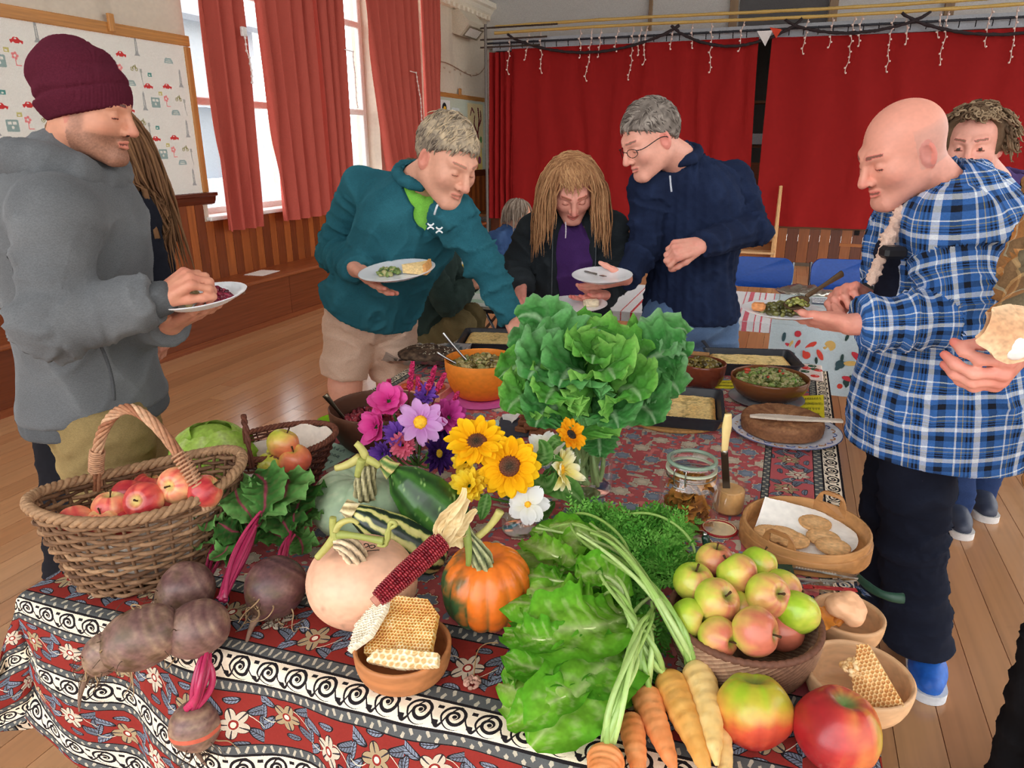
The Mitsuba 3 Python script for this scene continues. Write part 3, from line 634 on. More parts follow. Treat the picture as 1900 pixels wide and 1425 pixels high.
 nz=mikit.noise(u*62, v*62, 3);nz2=mikit.noise(u*90+9, v*90, 7)
 cfd=dr.select(nz>0.76, mi.Color3f(CREAM)*0.62, cfd);cfd=dr.select(nz2>0.78, mi.Color3f(GREYB)*0.9, cfd);cfd=dr.select(nz<0.18, mi.Color3f(lin((206, 120, 116)).tolist()), cfd)
 cfd=dr.select(r4<sc+0.004, mi.Color3f(DRED), cfd)
 cfd=dr.select((r4<sc+0.0022)&(dr.abs(dr.sin(9*a4))>0.35), mi.Color3f(CREAM)*0.85, cfd)
 cfd=dr.select(r4<sc-0.001, dr.select(h>0.42, mi.Color3f(GREYB), mi.Color3f(CREAM)*0.66), cfd)
 cfd=dr.select(r4<0.011, dr.select(h>0.42, mi.Color3f(GREYB)*1.25, mi.Color3f(CREAM)*0.8), cfd)
 out=dr.select(spiral, csp, dr.select(grey&flo, cgr, dr.select(flo, cfl, cfd)))
 return out*(0.93+0.14*mikit.noise(u*900, v*900))
scene['tablecloth_print']=pr(mikit.proc(cloth_fn), 0.9, 0.15)
# the cloth: a sheet laid over the top, falling at the front, at the left end of the front and, as a cone, at the corner
dropL, rs=0.36, 0.012
us=np.r_[np.arange(-dropL, 0, 0.012), np.arange(0, TXR-TXL+0.02, 0.02)];us=np.r_[us[us<TXR-TXL], TXR-TXL+0.004]
vs=np.r_[np.arange(-0.50, 0, 0.012), np.arange(0, TY1-TY0, 0.025), TY1-TY0+0.01]
U, Vv=np.meshgrid(us, vs, indexing='ij')
a=np.maximum(-U, 0);b=np.maximum(-Vv, 0)
# near the left end only the first part of the left side hangs; further back the cloth ends at the table edge
hang=np.clip((0.42-Vv)/0.3, 0, 1);hang=hang*hang*(3-2*hang)
a=a*hang
fr_d=np.clip(0.27+0.42*np.clip(U, 0, 1.6), 0, 0.5);b=b*(fr_d/0.5)
d=np.hypot(a, b);ang=np.arctan2(a, b+1e-9)
outd=np.where(d>0, np.minimum(d, 0.02)*0.75+np.maximum(d-0.02, 0)*(0.10+0.30*np.sin(2*ang)**2), 0)
down=np.where(d>0, np.sqrt(np.maximum(d**2-np.minimum(outd, d)**2, 0)), 0)*(1-0.12*np.exp(-d/0.02))
ang2=np.where((a>0)&(b>0), np.clip((ang-0.35)/0.87, 0, 1)*np.pi/2, ang)
nz=meshkit.fbm(np.stack([U*6, Vv*6, 0*U], -1), 3, 4)-0.5
fold=0.022*np.clip(b/0.15, 0, 1)*np.sin(U*17+3*nz)+0.02*np.clip(a/0.2, 0, 1)*np.sin(Vv*30)
X=TXL+np.maximum(U, 0)-np.sin(ang2)*outd-np.where(a>b, fold, 0)
Y=TY0+np.maximum(Vv, 0)-np.cos(ang2)*outd-np.where(b>=a, fold, 0)
Z=TOP-0.0005-down+0.0022*np.where(d>0, 0, (nz-.2))*0.5
Z=np.where((d==0), np.minimum(Z, TOP), Z)
V=np.stack([X, Y, Z], -1).reshape(-1, 3);Fc=grid_faces(len(us), len(vs))[:, ::-1]
uvc=np.stack([(U.ravel()+1)/4, (Vv.ravel()+1)/4], 1)
keep=~((a.ravel()==0)&(U.ravel()<-0.001))
keepf=keep[Fc].all(1);Fc=Fc[keepf]
nn=np.array(trimesh.Trimesh(V, Fc, process=False).vertex_normals)
if nn[:, 2].sum()<0:Fc=Fc[:, ::-1];nn=-nn
key=solo('tablecloth', 'red and blue block-printed tablecloth with white spiral borders covering the long table', 'tablecloth', (V, Fc), 'tablecloth_print', uv=uvc)
labels[key]['label']='red and blue block-printed tablecloth with white spiral borders covering the long table'
# ================================================================== food builders
def bowl_prof(r, h, th=0.006, foot=0.5, k=0.6, n=14, lip=0.5):
 """Bowl from the middle of the underside, up the outside, over the lip, down inside."""
 t=np.linspace(0, 1, n);ro=r*(foot+(1-foot)*np.sin(t*np.pi/2)**k);z=h*t**1.25
 out=[[0.0001, 0.0], [r*foot*0.98, 0.0]]+[[a, b+0.001]for a, b in zip(ro, z)]
 out+=[[r-th*lip, h+th*0.5], [r-th, h]]
 t2=t[::-1][1:];ri=np.maximum(r*(foot+(1-foot)*np.sin(t2*np.pi/2)**k)-th, 0.001);z2=np.maximum(h*t2**1.25, th)
 out+=[[a, max(b, th)]for a, b in zip(ri, z2)]+[[r*foot*0.5, th], [0.0001, th]]
 return out
def apple_mesh(r, squash=0.9, seed=0, lump=0.03):
 th=np.linspace(0, np.pi, 22)
 R=r*(1-0.08*np.cos(th)**2)*np.sin(th)**0.86
 z=r*squash*(np.cos(th)+0.07*np.cos(th)**3)
 z=z-r*0.34*np.exp(-(R/(0.34*r))**2)*(z>0)+r*0.20*np.exp(-(R/(0.3*r))**2)*(z<0)
 R=np.maximum(R, 1e-4)*(1-0.10*(z<0)*(z/(r*squash))**2)
 V, Fc=lathe(np.stack([R, z], 1)[::-1], 28)
 a=np.arctan2(V[:, 1], V[:, 0]);g=1+lump*(np.cos(5*a+seed)*0.35+1.6*(meshkit.noise(V/r*1.3+seed*7.1)-0.5))
 V[:, :2]*=g[:, None]
 return V, Fc
def apple(label, loc, r, axis, rw, blush, name='apple', group=None, seed=0, squash=0.9, stem=True, streak=0.25, lump=0.03, bdir=(0.3, -0.6, 0.5)):
 """rw: palette row from ground colour (v = 0) to blush (v = 1)."""
 t=thing(name, label, 'apple', group)
 V, Fc=apple_mesh(r, squash, seed, lump);Rm=frame(axis, (math.cos(seed), math.sin(seed), 0.1))
 a=np.arctan2(V[:, 1], V[:, 0]);nrm=V/r
 side=nrm@(Rm.T@unit(bdir))
 st=meshkit.noise(np.stack([a*7, nrm[:, 2]*1.1, 0*a+seed], -1))-0.5
 v=np.clip(blush+0.55*side+streak*st+0.5*(meshkit.fbm(nrm*1.6+seed*3.3, 2)-0.5), 0, 1)
 w=np.clip(1.3*np.exp(-(np.hypot(V[:, 0], V[:, 1])/(0.26*r))**2), 0, 1)*(V[:, 2]>0)
 part(t, 'flesh', (xf(V, Rm, loc), Fc), 'waxy', rw, v, w)
 if stem:
  zz=r*squash*0.68
  part(t, 'stem', tube(xf(np.array([[0, 0, zz-.004], [0.001, 0, zz+r*0.16], [0.06*r, 0.03*r, zz+r*0.42]]), Rm, loc), [0.0018*r/.035, 0.0013*r/.035, 0.0022*r/.035], 6, 6), 'matte', row((70, 48, 26)))
 return t
def leafmesh(spine, W, shape=None, up=(0, 0, 1), n=18, m=9, cup=0.15, ruf=0.0, rf=5.0, seed=0, lobe=0.0, lf=4.0, crumple=0.0, tooth=0.0):
 """A leaf blade along a spine; returns V, F, v (0 base to 1 edge), w (veins)."""
 P=smooth_path(spine, n);t=np.gradient(P, axis=0);t/=np.linalg.norm(t, axis=1, keepdims=True)
 up=unit(up);side=np.cross(t, up);side/=np.linalg.norm(side, axis=1, keepdims=True)+1e-9;nr=np.cross(side, t)
 s=np.linspace(0, 1, n)[:, None];x=np.linspace(-1, 1, m)[None]
 sh=(np.sin(np.pi*np.clip(s, 0, 1)**0.8)**0.7 if shape is None else shape(s))
 ed=np.abs(x)
 wd=W*sh*(1+lobe*np.sin(2*np.pi*lf*s+np.sign(x)+seed)*ed**2)*(1+tooth*((np.arange(n)[:, None]%2)-0.5)*(ed>0.95))
 ph=2*np.pi*rf*s
 hgt=cup*np.abs(wd)*x*x+ruf*ed**2.2*(np.sin(ph+1.3*np.sign(x)+seed)+0.5*np.sin(2.3*ph+seed*2+x))
 q=P[:, None]+side[:, None]*(x*wd)[..., None]+nr[:, None]*hgt[..., None]
 if crumple:q=q+nr[:, None]*((meshkit.fbm(q*45+seed, 3)-0.5)*2*crumple)[..., None]+side[:, None]*((meshkit.fbm(q*60+seed+9, 2)-0.5)*crumple*ed)[..., None]
 veins=np.exp(-((ed/0.09)**2));sv=(s*7-ed*1.1);veins=np.maximum(veins, 0.45*(np.abs(sv-np.round(sv))<0.12)*(ed<0.8))
 return q.reshape(-1, 3), grid_faces(n, m), np.broadcast_to(0.25+0.75*ed**1.5, (n, m)).ravel()*1.0, (veins+0*q[..., 0]).ravel()
def jar_glass(prof, loc, n=32):return lathe(prof, n, loc)
def heap(n, c, rx_, ry_, h, size, seed, kinds=1, flat=0.6):
 """Piled small lumps as one mesh with their colour parameter."""
 g=np.random.default_rng(seed);out, vs_=[], []
 for i in range(n):
  rr=math.sqrt(g.random());a=g.random()*6.283;z=h*(1-rr**2)*(0.6+0.4*g.random())
  s=size*(0.6+0.8*g.random());B=ball(1, (0, 0, 0), 1, [s, s*(0.5+g.random()*.6), s*flat], frame(g.normal(size=3)))
  out.append((B[0]+[c[0]+rx_*rr*math.cos(a), c[1]+ry_*rr*math.sin(a), c[2]+z], B[1]));vs_.append(np.full(len(B[0]), g.random()))
 return cat(*out), np.concatenate(vs_)
 # ================================================================== big wicker basket with red apples
def wicker_basket(label, ctr, ang, a0, b0, a1, b1, h, rows, stakes, rw, wr, rim_r, tip=0.03, group=None, name='wicker_basket'):
 """Oval basket: base half axes a0, b0, rim a1, b1, height h; long axis turned by ang; ends rise by tip."""
 t=thing(name, label, 'basket', group);Rz=rz(ang)
 def pt(th, s, dr_=0.0):
  a_=a0+(a1-a0)*s**0.85+dr_;b_=b0+(b1-b0)*s**0.85+dr_
  z=h*s+tip*s*s*np.cos(th)**2
  return np.stack([a_*np.cos(th), b_*np.sin(th), z+0*th], -1)@Rz.T+np.array([ctr[0], ctr[1], TOP+0.004])
 N=stakes*4;th=np.arange(N)*2*np.pi/N
 out, vv=[], []
 for j in range(rows):
  s=(j+0.5)/rows
  P=pt(th, s, 1.15*wr*np.cos(stakes/2*th*1.0*2/2+np.pi*j))if stakes%2==0 else pt(th, s)
  P[:, 2]+=0.25*wr*np.sin(th*9+j*2)
  M=tube(P, wr*(0.95+0.15*math.sin(j*2.7)), 6, closed=True);out.append(M)
  vv.append(np.clip(0.5+0.5*np.sin(j*1.9+np.repeat(th, 6)*2)*0.6+0.25*rng.normal(), 0, 1))
 part(t, 'weave', cat(*out), 'earthy', rw, np.concatenate(vv), kind='stuff')
 for k in range(stakes):
  a_=2*np.pi*k/stakes+np.pi/stakes*0
  s=np.linspace(0, 1.0, 8);part(t, 'stake', tube(np.stack([pt(np.array([a_]), x)[0]for x in s]), wr*0.8, 5), 'earthy', rw, 0.35)
 M=220;tt=np.arange(M)*2*np.pi/M
 for k in range(3):
  ph=tt*stakes*0.8+k*2.094
  P=pt(tt, 1.0, rim_r*0.7*np.cos(np.round(stakes*0.8)*tt+k*2.094));P[:, 2]+=rim_r*0.7*np.sin(np.round(stakes*0.8)*tt+k*2.094)
  part(t, 'rim', tube(P, rim_r*0.72, 7, closed=True), 'earthy', rw, 0.75+0.1*k)
 B=lathe([[0.001, 0.002], [1, 0.002], [1, 0.008], [0.001, 0.008]], 28, None, None);part(t, 'base', (B[0]*[a0, b0, 1]@Rz.T+[ctr[0], ctr[1], TOP+0.001], B[1]), 'earthy', rw, 0.2, smooth=40)
 return t, pt
BKR=row((84, 58, 40), (122, 90, 64), (158, 124, 92))
bk, bpt=wicker_basket('large brown wicker basket of red apples with a twisted hoop handle', (-1.185, 0.985), math.radians(56.4), 0.145, 0.112, 0.200, 0.128, 0.172, 19, 30, BKR, 0.0046, 0.0085)
f0=bpt(np.array([math.radians(112)]), 1.0)[0];f1=bpt(np.array([math.radians(-62)]), 1.0)[0]
# twisted hoop
top_=PD(243, 768, (0.5*(f0+f1))@AHEAD+0.0)
s=np.linspace(0, 1, 60);base=f0[None]*(1-s[:, None])+f1[None]*s[:, None]
hh=np.sin(np.pi*s)**0.62*(1-0.18*np.sin(np.pi*s)*np.cos(np.pi*s))
hoop=base+np.array([0, 0, 1.0])*(hh*(1.090-base[30, 2]))[:, None]+(f0-f1)[None]*(0.11*np.sin(np.pi*s)**1.0)[:, None]
hoop[:, 2]-=0.03*(1-np.sin(np.pi*s))
tg=np.gradient(hoop, axis=0);tg/=np.linalg.norm(tg, axis=1, keepdims=True);sd=unit(np.cross(f1-f0, [0, 0, 1]));nn_=np.cross(tg, sd)
HR=row((132, 78, 52), (168, 120, 88), (196, 160, 128))
for k in range(6):
 ph=s*20+k*np.pi/3
 part(bk, 'handle', tube(hoop+0.0075*(np.cos(ph)[:, None]*sd+np.sin(ph)[:, None]*nn_), 0.0042, 6), 'earthy', HR, 0.15+0.14*k)
for e, c in((0, hoop[2:8]), (1, hoop[-9:-2])):
 q=smooth_path(c, 150);a_=np.arange(150)*0.42;tt=unit(c[-1]-c[0]);fr_=frame(tt)
 part(bk, 'handle_wrap', tube(q+0.0135*(np.cos(a_)[:, None]*fr_[:, 0]+np.sin(a_)[:, None]*fr_[:, 1]), 0.0027, 5), 'earthy', HR, 0.6)
 # paper lining
lin_V=[];tt=np.linspace(0, 2*np.pi, 40, endpoint=False)
for s_ in(0.12, 0.3, 0.5, 0.66):lin_V.append(bpt(tt, s_+0*0.1, -0.011-0.006*np.sin(tt*7)))
lin_V=np.array(lin_V);lin_V[-1, :, 2]+=0.010*np.sin(tt*5)+0.012*np.sin(tt*11+1)
cl=lin_V[0].mean(0);LV=np.vstack([np.repeat(cl[None, None], 40, 1)+[0, 0, 0.0], lin_V]).reshape(-1, 3)
solo('paper_lining', 'white paper lining inside the large apple basket', 'paper', (LV, grid_faces(5, 40, True)), 'matte', row((224, 216, 204)), smooth=True)
RA=row((232, 206, 140), (230, 158, 114), (206, 86, 74), (168, 42, 50), spot=(206, 186, 110))
for i, (px, py, z, r, ax, bl, lbl)in enumerate(((267, 930, .925, .0385, (.25, -.75, .45), .74, 'large deep red apple in the middle of the wicker basket, calyx facing out'), (205, 943, .912, .036, (.05, .1, 1), .34, 'pale red apple with upright stem, left of the deep red one'), (140, 968, .905, .034, (-.5, .3, .6), .58, 'red striped apple at the left end of the wicker basket'), (190, 972, .897, .033, (0, .0, 1), .30, 'pink-white apple with a tall stem at the near left rim'), (328, 900, .94, .038, (.2, -.75, .3), .30, 'yellow-orange apple under the basket handle'), (380, 912, .925, .036, (.6, .4, .5), .62, 'streaky orange-red apple at the right end of the wicker basket'), (308, 925, .905, .035, (.3, .4, .5), .50, 'orange apple half hidden below the yellow-orange one'), (240, 918, .895, .036, (-.2, .5, .7), .82, 'dark red apple hidden behind the pale one'), (228, 968, .885, .034, (.2, .3, .8), .72, 'red apple low against the near side of the basket'), (275, 905, .87, .036, (.2, .3, .8), .6, 'red apple at the back of the wicker basket'), (330, 935, .875, .036, (.2, .3, .8), .5, 'orange-red apple deep under the handle foot'))):
 q=PZ(px, py, z);apple(lbl, q, r, ax, RA, bl-.22, group='apples in the wicker basket', seed=i, streak=0.5)
 # ================================================================== small dark basket, cabbage lettuce
DK=row((58, 28, 20), (84, 44, 30), (108, 62, 44))
db, dpt=wicker_basket('small dark brown wicker basket holding yellow apples behind the beet leaves', (-1.165, 1.385), math.radians(54), 0.085, 0.06, 0.150, 0.105, 0.125, 15, 32, DK, 0.0032, 0.006, tip=0.005)
g0=dpt(np.array([math.radians(115)]), 1.0)[0];g1=dpt(np.array([math.radians(238)]), 1.0)[0]
g0, g1=PZ(457, 822, g0[2]), PZ(467, 868, g1[2])
s=np.linspace(0, 1, 40);hp=g0*(1-s[:, None])+g1*s[:, None]+np.array([0, 0, 0.10])*(np.sin(np.pi*s)**0.5)[:, None]
for k in range(2):
 ph=s*26+k*np.pi;part(db, 'handle', tube(hp+0.003*np.stack([np.cos(ph), np.sin(ph), 0*ph], -1), 0.0042, 6), 'earthy', DK, 0.5+.2*k)
LV=[];
for s_ in(0.25, 0.5, 0.8, 0.98):LV.append(dpt(tt, s_, -0.010-0.004*np.sin(tt*6)))
LV=np.array(LV);LV[-1, :, 2]+=np.where(np.cos(tt-0.1)>0.3, 0.005*np.sin(tt*9), -0.05)
LV=np.vstack([np.repeat(LV[0].mean(0)[None, None], 40, 1), LV]).reshape(-1, 3)
solo('paper_lining', 'white paper lining inside the small dark basket', 'paper', (LV, grid_faces(5, 40, True)), 'matte', row((214, 200, 186)))
YA=row((176, 178, 62), (206, 176, 84), (216, 130, 82), (204, 96, 70), spot=(180, 150, 70))
for i, (px, py, z, r, ax, bl, lbl)in enumerate(((525, 823, .90, .0395, (.25, .35, .9), .42, 'round yellow apple with orange cheek on top in the small dark basket'), (548, 853, .865, .0395, (.1, -.3, 1), .75, 'orange-red apple with a long stem in the small dark basket'), (503, 862, .85, .034, (.1, .3, 1), .02, 'lime-yellow apple low in the small dark basket'), (520, 842, .83, .036, (.1, .3, 1), .3, 'yellow-green apple underneath the others in the small dark basket'))):
 apple(lbl, PZ(px, py, z), r, ax, YA, bl, group='apples in the small dark basket', seed=20+i, streak=0.1, bdir=(.6, -.2, -.5))
 # white-heart lettuce on the table behind the big basket
lt=thing('lettuce', 'pale green round head of lettuce between the two baskets', 'lettuce')
lc=PZ(395, 842, 0.83)
LG=row((196, 214, 120), (168, 202, 82), (138, 184, 70), spot=(214, 226, 160))
hd=disp(ball(0.082, (0, 0, 0), 4, [1.12, 1.0, 0.95]), 0.006, 22, 3);part(lt, 'heart', (hd[0]+lc, hd[1]), 'leaf', LG, 0.5)
for k in range(9):
 a_=k*0.70+0.3;dirv=np.array([math.cos(a_), math.sin(a_), 0]);tl=0.35+0.25*(k%3)
 sp=[lc+0.086*(dirv*math.sin(q)*1.12-np.array([0, 0, 1])*math.cos(q))+dirv*0.004*k/3 for q in np.linspace(0.5, 2.3+tl*.5, 7)]
 M=leafmesh(sp, 0.085, lambda s:np.sin(np.pi*np.clip(0.12+0.8*s, 0, 1))**0.6, dirv+[0, 0, .2], 20, 11, -0.35, 0.005, 3, k, crumple=0.006)
 part(lt, 'leaf', M[:2], 'leaf', LG, M[2]*0.8, M[3]*0.5)
 # ================================================================== pumpkins
def pumpkin(name, label, loc, r, h, rw, ribs=10, depth=0.05, vfun=None, seed=0, rot=0.0, dip=0.25, mat='waxy', n=72, tilt=None, power=0.9):
 t=thing(name, label, 'pumpkin');th=np.linspace(0, np.pi, 34)
 R=r*np.sin(th)**power;z=h/2*np.cos(th)
 z=z-h*dip*0.5*np.exp(-(R/(0.36*r))**2)*np.sign(z)
 V, Fc=lathe(np.stack([np.maximum(R, 1e-4), z], 1)[::-1], n)
 a_=np.arctan2(V[:, 1], V[:, 0])+rot;rr=np.hypot(V[:, 0], V[:, 1])/r
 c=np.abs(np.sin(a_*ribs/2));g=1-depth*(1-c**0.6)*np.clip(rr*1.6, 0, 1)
 g=g*(1+0.05*(meshkit.noise(V/r*1.3+seed*3.7)-0.5))
 V2=V*np.stack([g, g, 1-0.3*(1-g)], 1)
 v=vfun(a_, V/r, c)if vfun else 0.5
 v, w=v if isinstance(v, tuple)else(v, 0)
 part(t, 'flesh', (xf(V2, tilt, loc), Fc), mat, rw, v, w)
 return t
def stalk(t, P, r, rw, ridges=7, seed=0, mat='earthy', nm='stalk', tw=1.0):
 P=smooth_path(P, 18);V, Fc=tube(P, r if np.isscalar(r)else np.interp(np.linspace(0, 1, 18), np.linspace(0, 1, len(r)), r), 28)
 k=np.arange(len(V)-2);a_=(k%28)*2*np.pi/28+(k//28)*0.05*tw
 ctr_=np.repeat(P, 28, 0);V[:-2]=ctr_+(V[:-2]-ctr_)*(1+0.16*np.cos(ridges*a_))[:, None]
 vv=np.r_[np.clip(0.5+0.6*np.cos(ridges*a_)+0.3*(meshkit.noise(V[:-2]*300)-0.5), 0, 1), 0.6, 0.6]
 part(t, nm, (V, Fc), mat, rw, vv)
def on_pumpkin(px, py, C, Rr):
 o, dd=eye, unit(ray(px, py));q=(o-C)/Rr;e=dd/Rr
 A, B, Cc=e@e, q@e, q@q-1;t_=(-B-math.sqrt(max(B*B-A*Cc, 0)))/A
 return o+dd*t_
STK=row((54, 52, 34), (140, 132, 90), (200, 190, 150))
VINE=row((84, 120, 56), (150, 158, 78), (190, 176, 106))
# grey-green
g=PZ(668, 1008, TOP);GC=g+[-0.022, 0.052, 0.077]
GG=row((118, 140, 108), (150, 172, 138), (172, 192, 158), spot=(186, 196, 164))
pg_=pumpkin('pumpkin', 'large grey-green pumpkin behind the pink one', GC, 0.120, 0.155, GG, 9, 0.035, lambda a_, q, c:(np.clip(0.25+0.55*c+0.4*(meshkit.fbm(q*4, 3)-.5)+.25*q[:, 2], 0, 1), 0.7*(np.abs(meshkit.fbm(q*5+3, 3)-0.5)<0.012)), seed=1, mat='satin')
P0=on_pumpkin(677, 914, GC, np.array([.12, .12, .0775]));DG=P0@AHEAD
stalk(pg_, [P0-[0, 0, .012], PD(678, 888, DG), PD(681, 860, DG)], [0.024, 0.021, 0.019], STK, 9, mat='earthy')
D_=DG-.004
for k, pth in enumerate(([(678, 862), (676, 843), (660, 822)], [(668, 848), (645, 862), (622, 869)], [(680, 852), (690, 856), (704, 866)], [(672, 852), (667, 868), (663, 884)])):
 part(pg_, 'vine', tube([PD(x, y, D_-0.004*k)for x, y in pth], [0.010, 0.009, 0.007], 8, 14), 'satin', VINE, [0.8, 0.9, 0.7, 0.6][k])
 # pink
PC=PZ(648, 1176, TOP)+[0.0, 0.055, 0.078]
PK=row((196, 140, 108), (224, 170, 138), (236, 190, 160), spot=(150, 112, 88))
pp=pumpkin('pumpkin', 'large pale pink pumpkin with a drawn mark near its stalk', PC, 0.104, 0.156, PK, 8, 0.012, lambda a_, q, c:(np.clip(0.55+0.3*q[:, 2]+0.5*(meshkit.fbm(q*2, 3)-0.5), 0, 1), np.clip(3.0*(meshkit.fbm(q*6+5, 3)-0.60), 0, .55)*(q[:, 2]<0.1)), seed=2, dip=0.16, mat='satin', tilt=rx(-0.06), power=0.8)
D_=on_pumpkin(658, 1036, PC, np.array([.104, .104, .078]))@AHEAD
stalk(pp, [PD(664, 1044, D_+.004), PD(655, 1024, D_), PD(640, 1008, D_-.002), PD(622, 1003, D_-.002)], [0.019, 0.019, 0.018, 0.015], row((60, 50, 40), (190, 166, 132), (222, 200, 168)), 8)
for k, (pth, rr)in enumerate((([(624, 1001), (619, 985), (618, 960)], [0.010, 0.007, 0.006]), ([(622, 995), (606, 1015), (588, 1035)], [0.009, 0.007, 0.006]), ([(625, 992), (650, 993), (690, 1000), (712, 1004)], [0.009, 0.006, 0.006, 0.008]), ([(622, 985), (634, 970), (655, 966), (664, 972)], [0.008, 0.006, 0.005, 0.004]), ([(712, 1004), (722, 985), (729, 968), (735, 972), (724, 980), (716, 1010), (700, 1010)], [0.004]*7))):
 part(pp, 'vine', tube([PD(x, y, D_-0.006)for x, y in pth], rr, 8, 30), 'satin', VINE, [0.6, 0.75, 0.45, 0.8, 0.6][k])
for k, pth in enumerate(([(676, 1013), (679, 1010), (684, 1012), (682, 1016), (678, 1017)], [(687, 1018), (690, 1013), (696, 1014), (694, 1018), (688, 1019)], [(676, 1025), (690, 1023), (704, 1022)])):
 part(pp, 'ink_mark', tube([on_pumpkin(x, y, PC, np.array([.1045, .1045, .082]))+[0, -.0005, .002]for x, y in pth], 0.0009, 4, 16), 'matte', row((40, 30, 26)))
 # orange and green
OC=PZ(884, 1182, TOP)+[0.0, 0.05, 0.077]
OR=row((226, 122, 36), (222, 108, 34), (196, 88, 36), spot=(52, 84, 48))
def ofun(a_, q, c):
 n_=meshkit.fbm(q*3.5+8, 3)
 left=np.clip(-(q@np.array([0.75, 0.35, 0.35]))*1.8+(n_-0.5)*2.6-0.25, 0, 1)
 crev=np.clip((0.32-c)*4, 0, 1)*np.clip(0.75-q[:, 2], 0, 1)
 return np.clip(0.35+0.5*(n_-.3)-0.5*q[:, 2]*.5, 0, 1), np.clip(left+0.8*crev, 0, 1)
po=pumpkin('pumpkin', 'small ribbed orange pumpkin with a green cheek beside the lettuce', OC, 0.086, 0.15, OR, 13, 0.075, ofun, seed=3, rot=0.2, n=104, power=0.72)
D_=on_pumpkin(893, 1046, OC, np.array([.086, .086, .075]))@AHEAD
stalk(po, [PD(897, 1052, D_+.003), PD(891, 1032, D_), PD(881, 1012, D_), PD(868, 990, D_+.004), PD(862, 975, D_+.004)], [0.018, 0.0185, 0.014, 0.009, 0.008], row((44, 52, 34), (120, 128, 84), (186, 184, 140)), 8)
part(po, 'vine', tube([PD(862, 975, D_-.006), PD(868, 1005, D_-0.014), PD(869, 1048, D_-0.016)], [0.009, 0.007, 0.005], 8, 14), 'satin', VINE, 0.3)
part(po, 'vine', tube([PD(880, 1000, D_+.01), PD(900, 985, D_+0.01), PD(928, 948, D_+0.01)], [0.007, 0.006, 0.008], 8, 14), 'satin', VINE, 0.85)
# ================================================================== marrows
def marrow(name, label, A, B, r, rw, vf, sag=0.0, seed=0, r0=0.35, r1=0.75, mat='waxy'):
 t=thing(name, label, 'marrow');s=np.linspace(0, 1, 50)
 P=A+(B-A)*s[:, None]+np.array([0, 0, -1])*(sag*np.sin(np.pi*s))[:, None]
 rr=r*np.interp(s, [0, 0.04, 0.16, 0.45, 0.75, 0.93, 0.98, 1], [r0*.6, r0, 0.62, 0.92, 1.0, r1, 0.5, 0.1])
 V, Fc=tube(P, rr, 60);k=np.arange(len(V)-2);a_=(k%60)*2*np.pi/60;ss=s[k//60]
 ct=P[k//60];V[:-2]=ct+(V[:-2]-ct)*(1+0.018*np.cos(8*a_))[:, None]
 v, w=vf(a_, ss, V[:-2]);part(t, 'flesh', (V, Fc), mat, rw, np.r_[v, v[0], v[-1]], np.r_[w, 0, 0])
 return t
MG=row((26, 56, 22), (44, 88, 30), (70, 120, 44), spot=(150, 186, 110))
A=PD(728, 872, GC@AHEAD-.075);B=PD(850, 985, GC@AHEAD-.10)
ma=marrow('marrow', 'glossy dark green marrow with pale specks behind the striped one', A, B, 0.066, MG, lambda a_, s_, q:(np.clip(0.35+0.3*np.cos(8*a_)+0.6*(meshkit.fbm(q*60, 3)-.5), 0, 1), np.clip((meshkit.noise(q*260)-0.80)*6, 0, 1)), 0.0, r0=.3)
d_=unit(A-B);stalk(ma, [A-d_*.004, A+d_*0.014, A+d_*0.03+[0, 0, .004]], [0.021, 0.015, 0.012], row((70, 100, 46), (120, 140, 72), (190, 170, 110)), 5)
MS=row((212, 204, 130), (176, 176, 96), (40, 60, 34), (24, 40, 28), spot=(232, 226, 170))
A=PD(654, 948, GC@AHEAD-.14);B=PD(824, 1045, GC@AHEAD-.16)
ms_=marrow('marrow', 'cream and dark green striped marrow lying against the pink pumpkin', A, B, 0.05, MS, lambda a_, s_, q:(np.clip(0.5+0.85*np.sin(9*a_+2.5*(meshkit.noise(q*50)-.5))+1.5*(meshkit.fbm(q*130, 3)-0.5), 0, 1), 0*a_), 0.0, r0=.42)
d_=unit(A-B);stalk(ms_, [A-d_*.006, A+d_*0.010, A+d_*0.022], [0.021, 0.017, 0.014], row((150, 128, 84), (206, 188, 140), (226, 212, 170)), 5)
# ================================================================== red maize cob
cb=thing('maize_cob', 'dark red maize cob with dry pale husk leaning on the orange pumpkin', 'maize')
A=PD(822, 1002, OC@AHEAD-0.085);B=PD(700, 1112, OC@AHEAD-0.165);A[2]=max(A[2], .90)
ax=unit(B-A);fr_=frame(ax, (0, 0, 1));Lc=np.linalg.norm(B-A)
CO=row((96, 16, 26), (130, 26, 38), (150, 44, 52), spot=(186, 100, 90))
ks, kv=[], []
for i in range(34):
 s_=(i+0.5)/34;rad=0.0168*np.interp(s_, [0, .1, .6, .93, 1], [.82, 1, .96, .74, .55])
 for j in range(14):
  a_=2*np.pi*(j+0.1*(i%2))/14
  dv=fr_[:, 0]*math.cos(a_)+fr_[:, 1]*math.sin(a_)
  Rk=np.stack([np.cross(dv, ax), ax, dv], 1)
  M=ball(1, A+ax*Lc*s_+dv*rad*0.9, 1, [0.0042*rad/.0168, Lc/34*0.56, 0.0052], Rk);ks.append(M);kv.append(np.full(len(M[0]), rng.random()))
part(cb, 'kernels', cat(*ks), 'waxy', CO, np.concatenate(kv), kind='stuff')
part(cb, 'core', tube([A, B+ax*0.008], [0.0135, 0.009], 10), 'matte', row((190, 130, 110)))
HU=row((176, 140, 90), (214, 190, 140), (232, 216, 176))
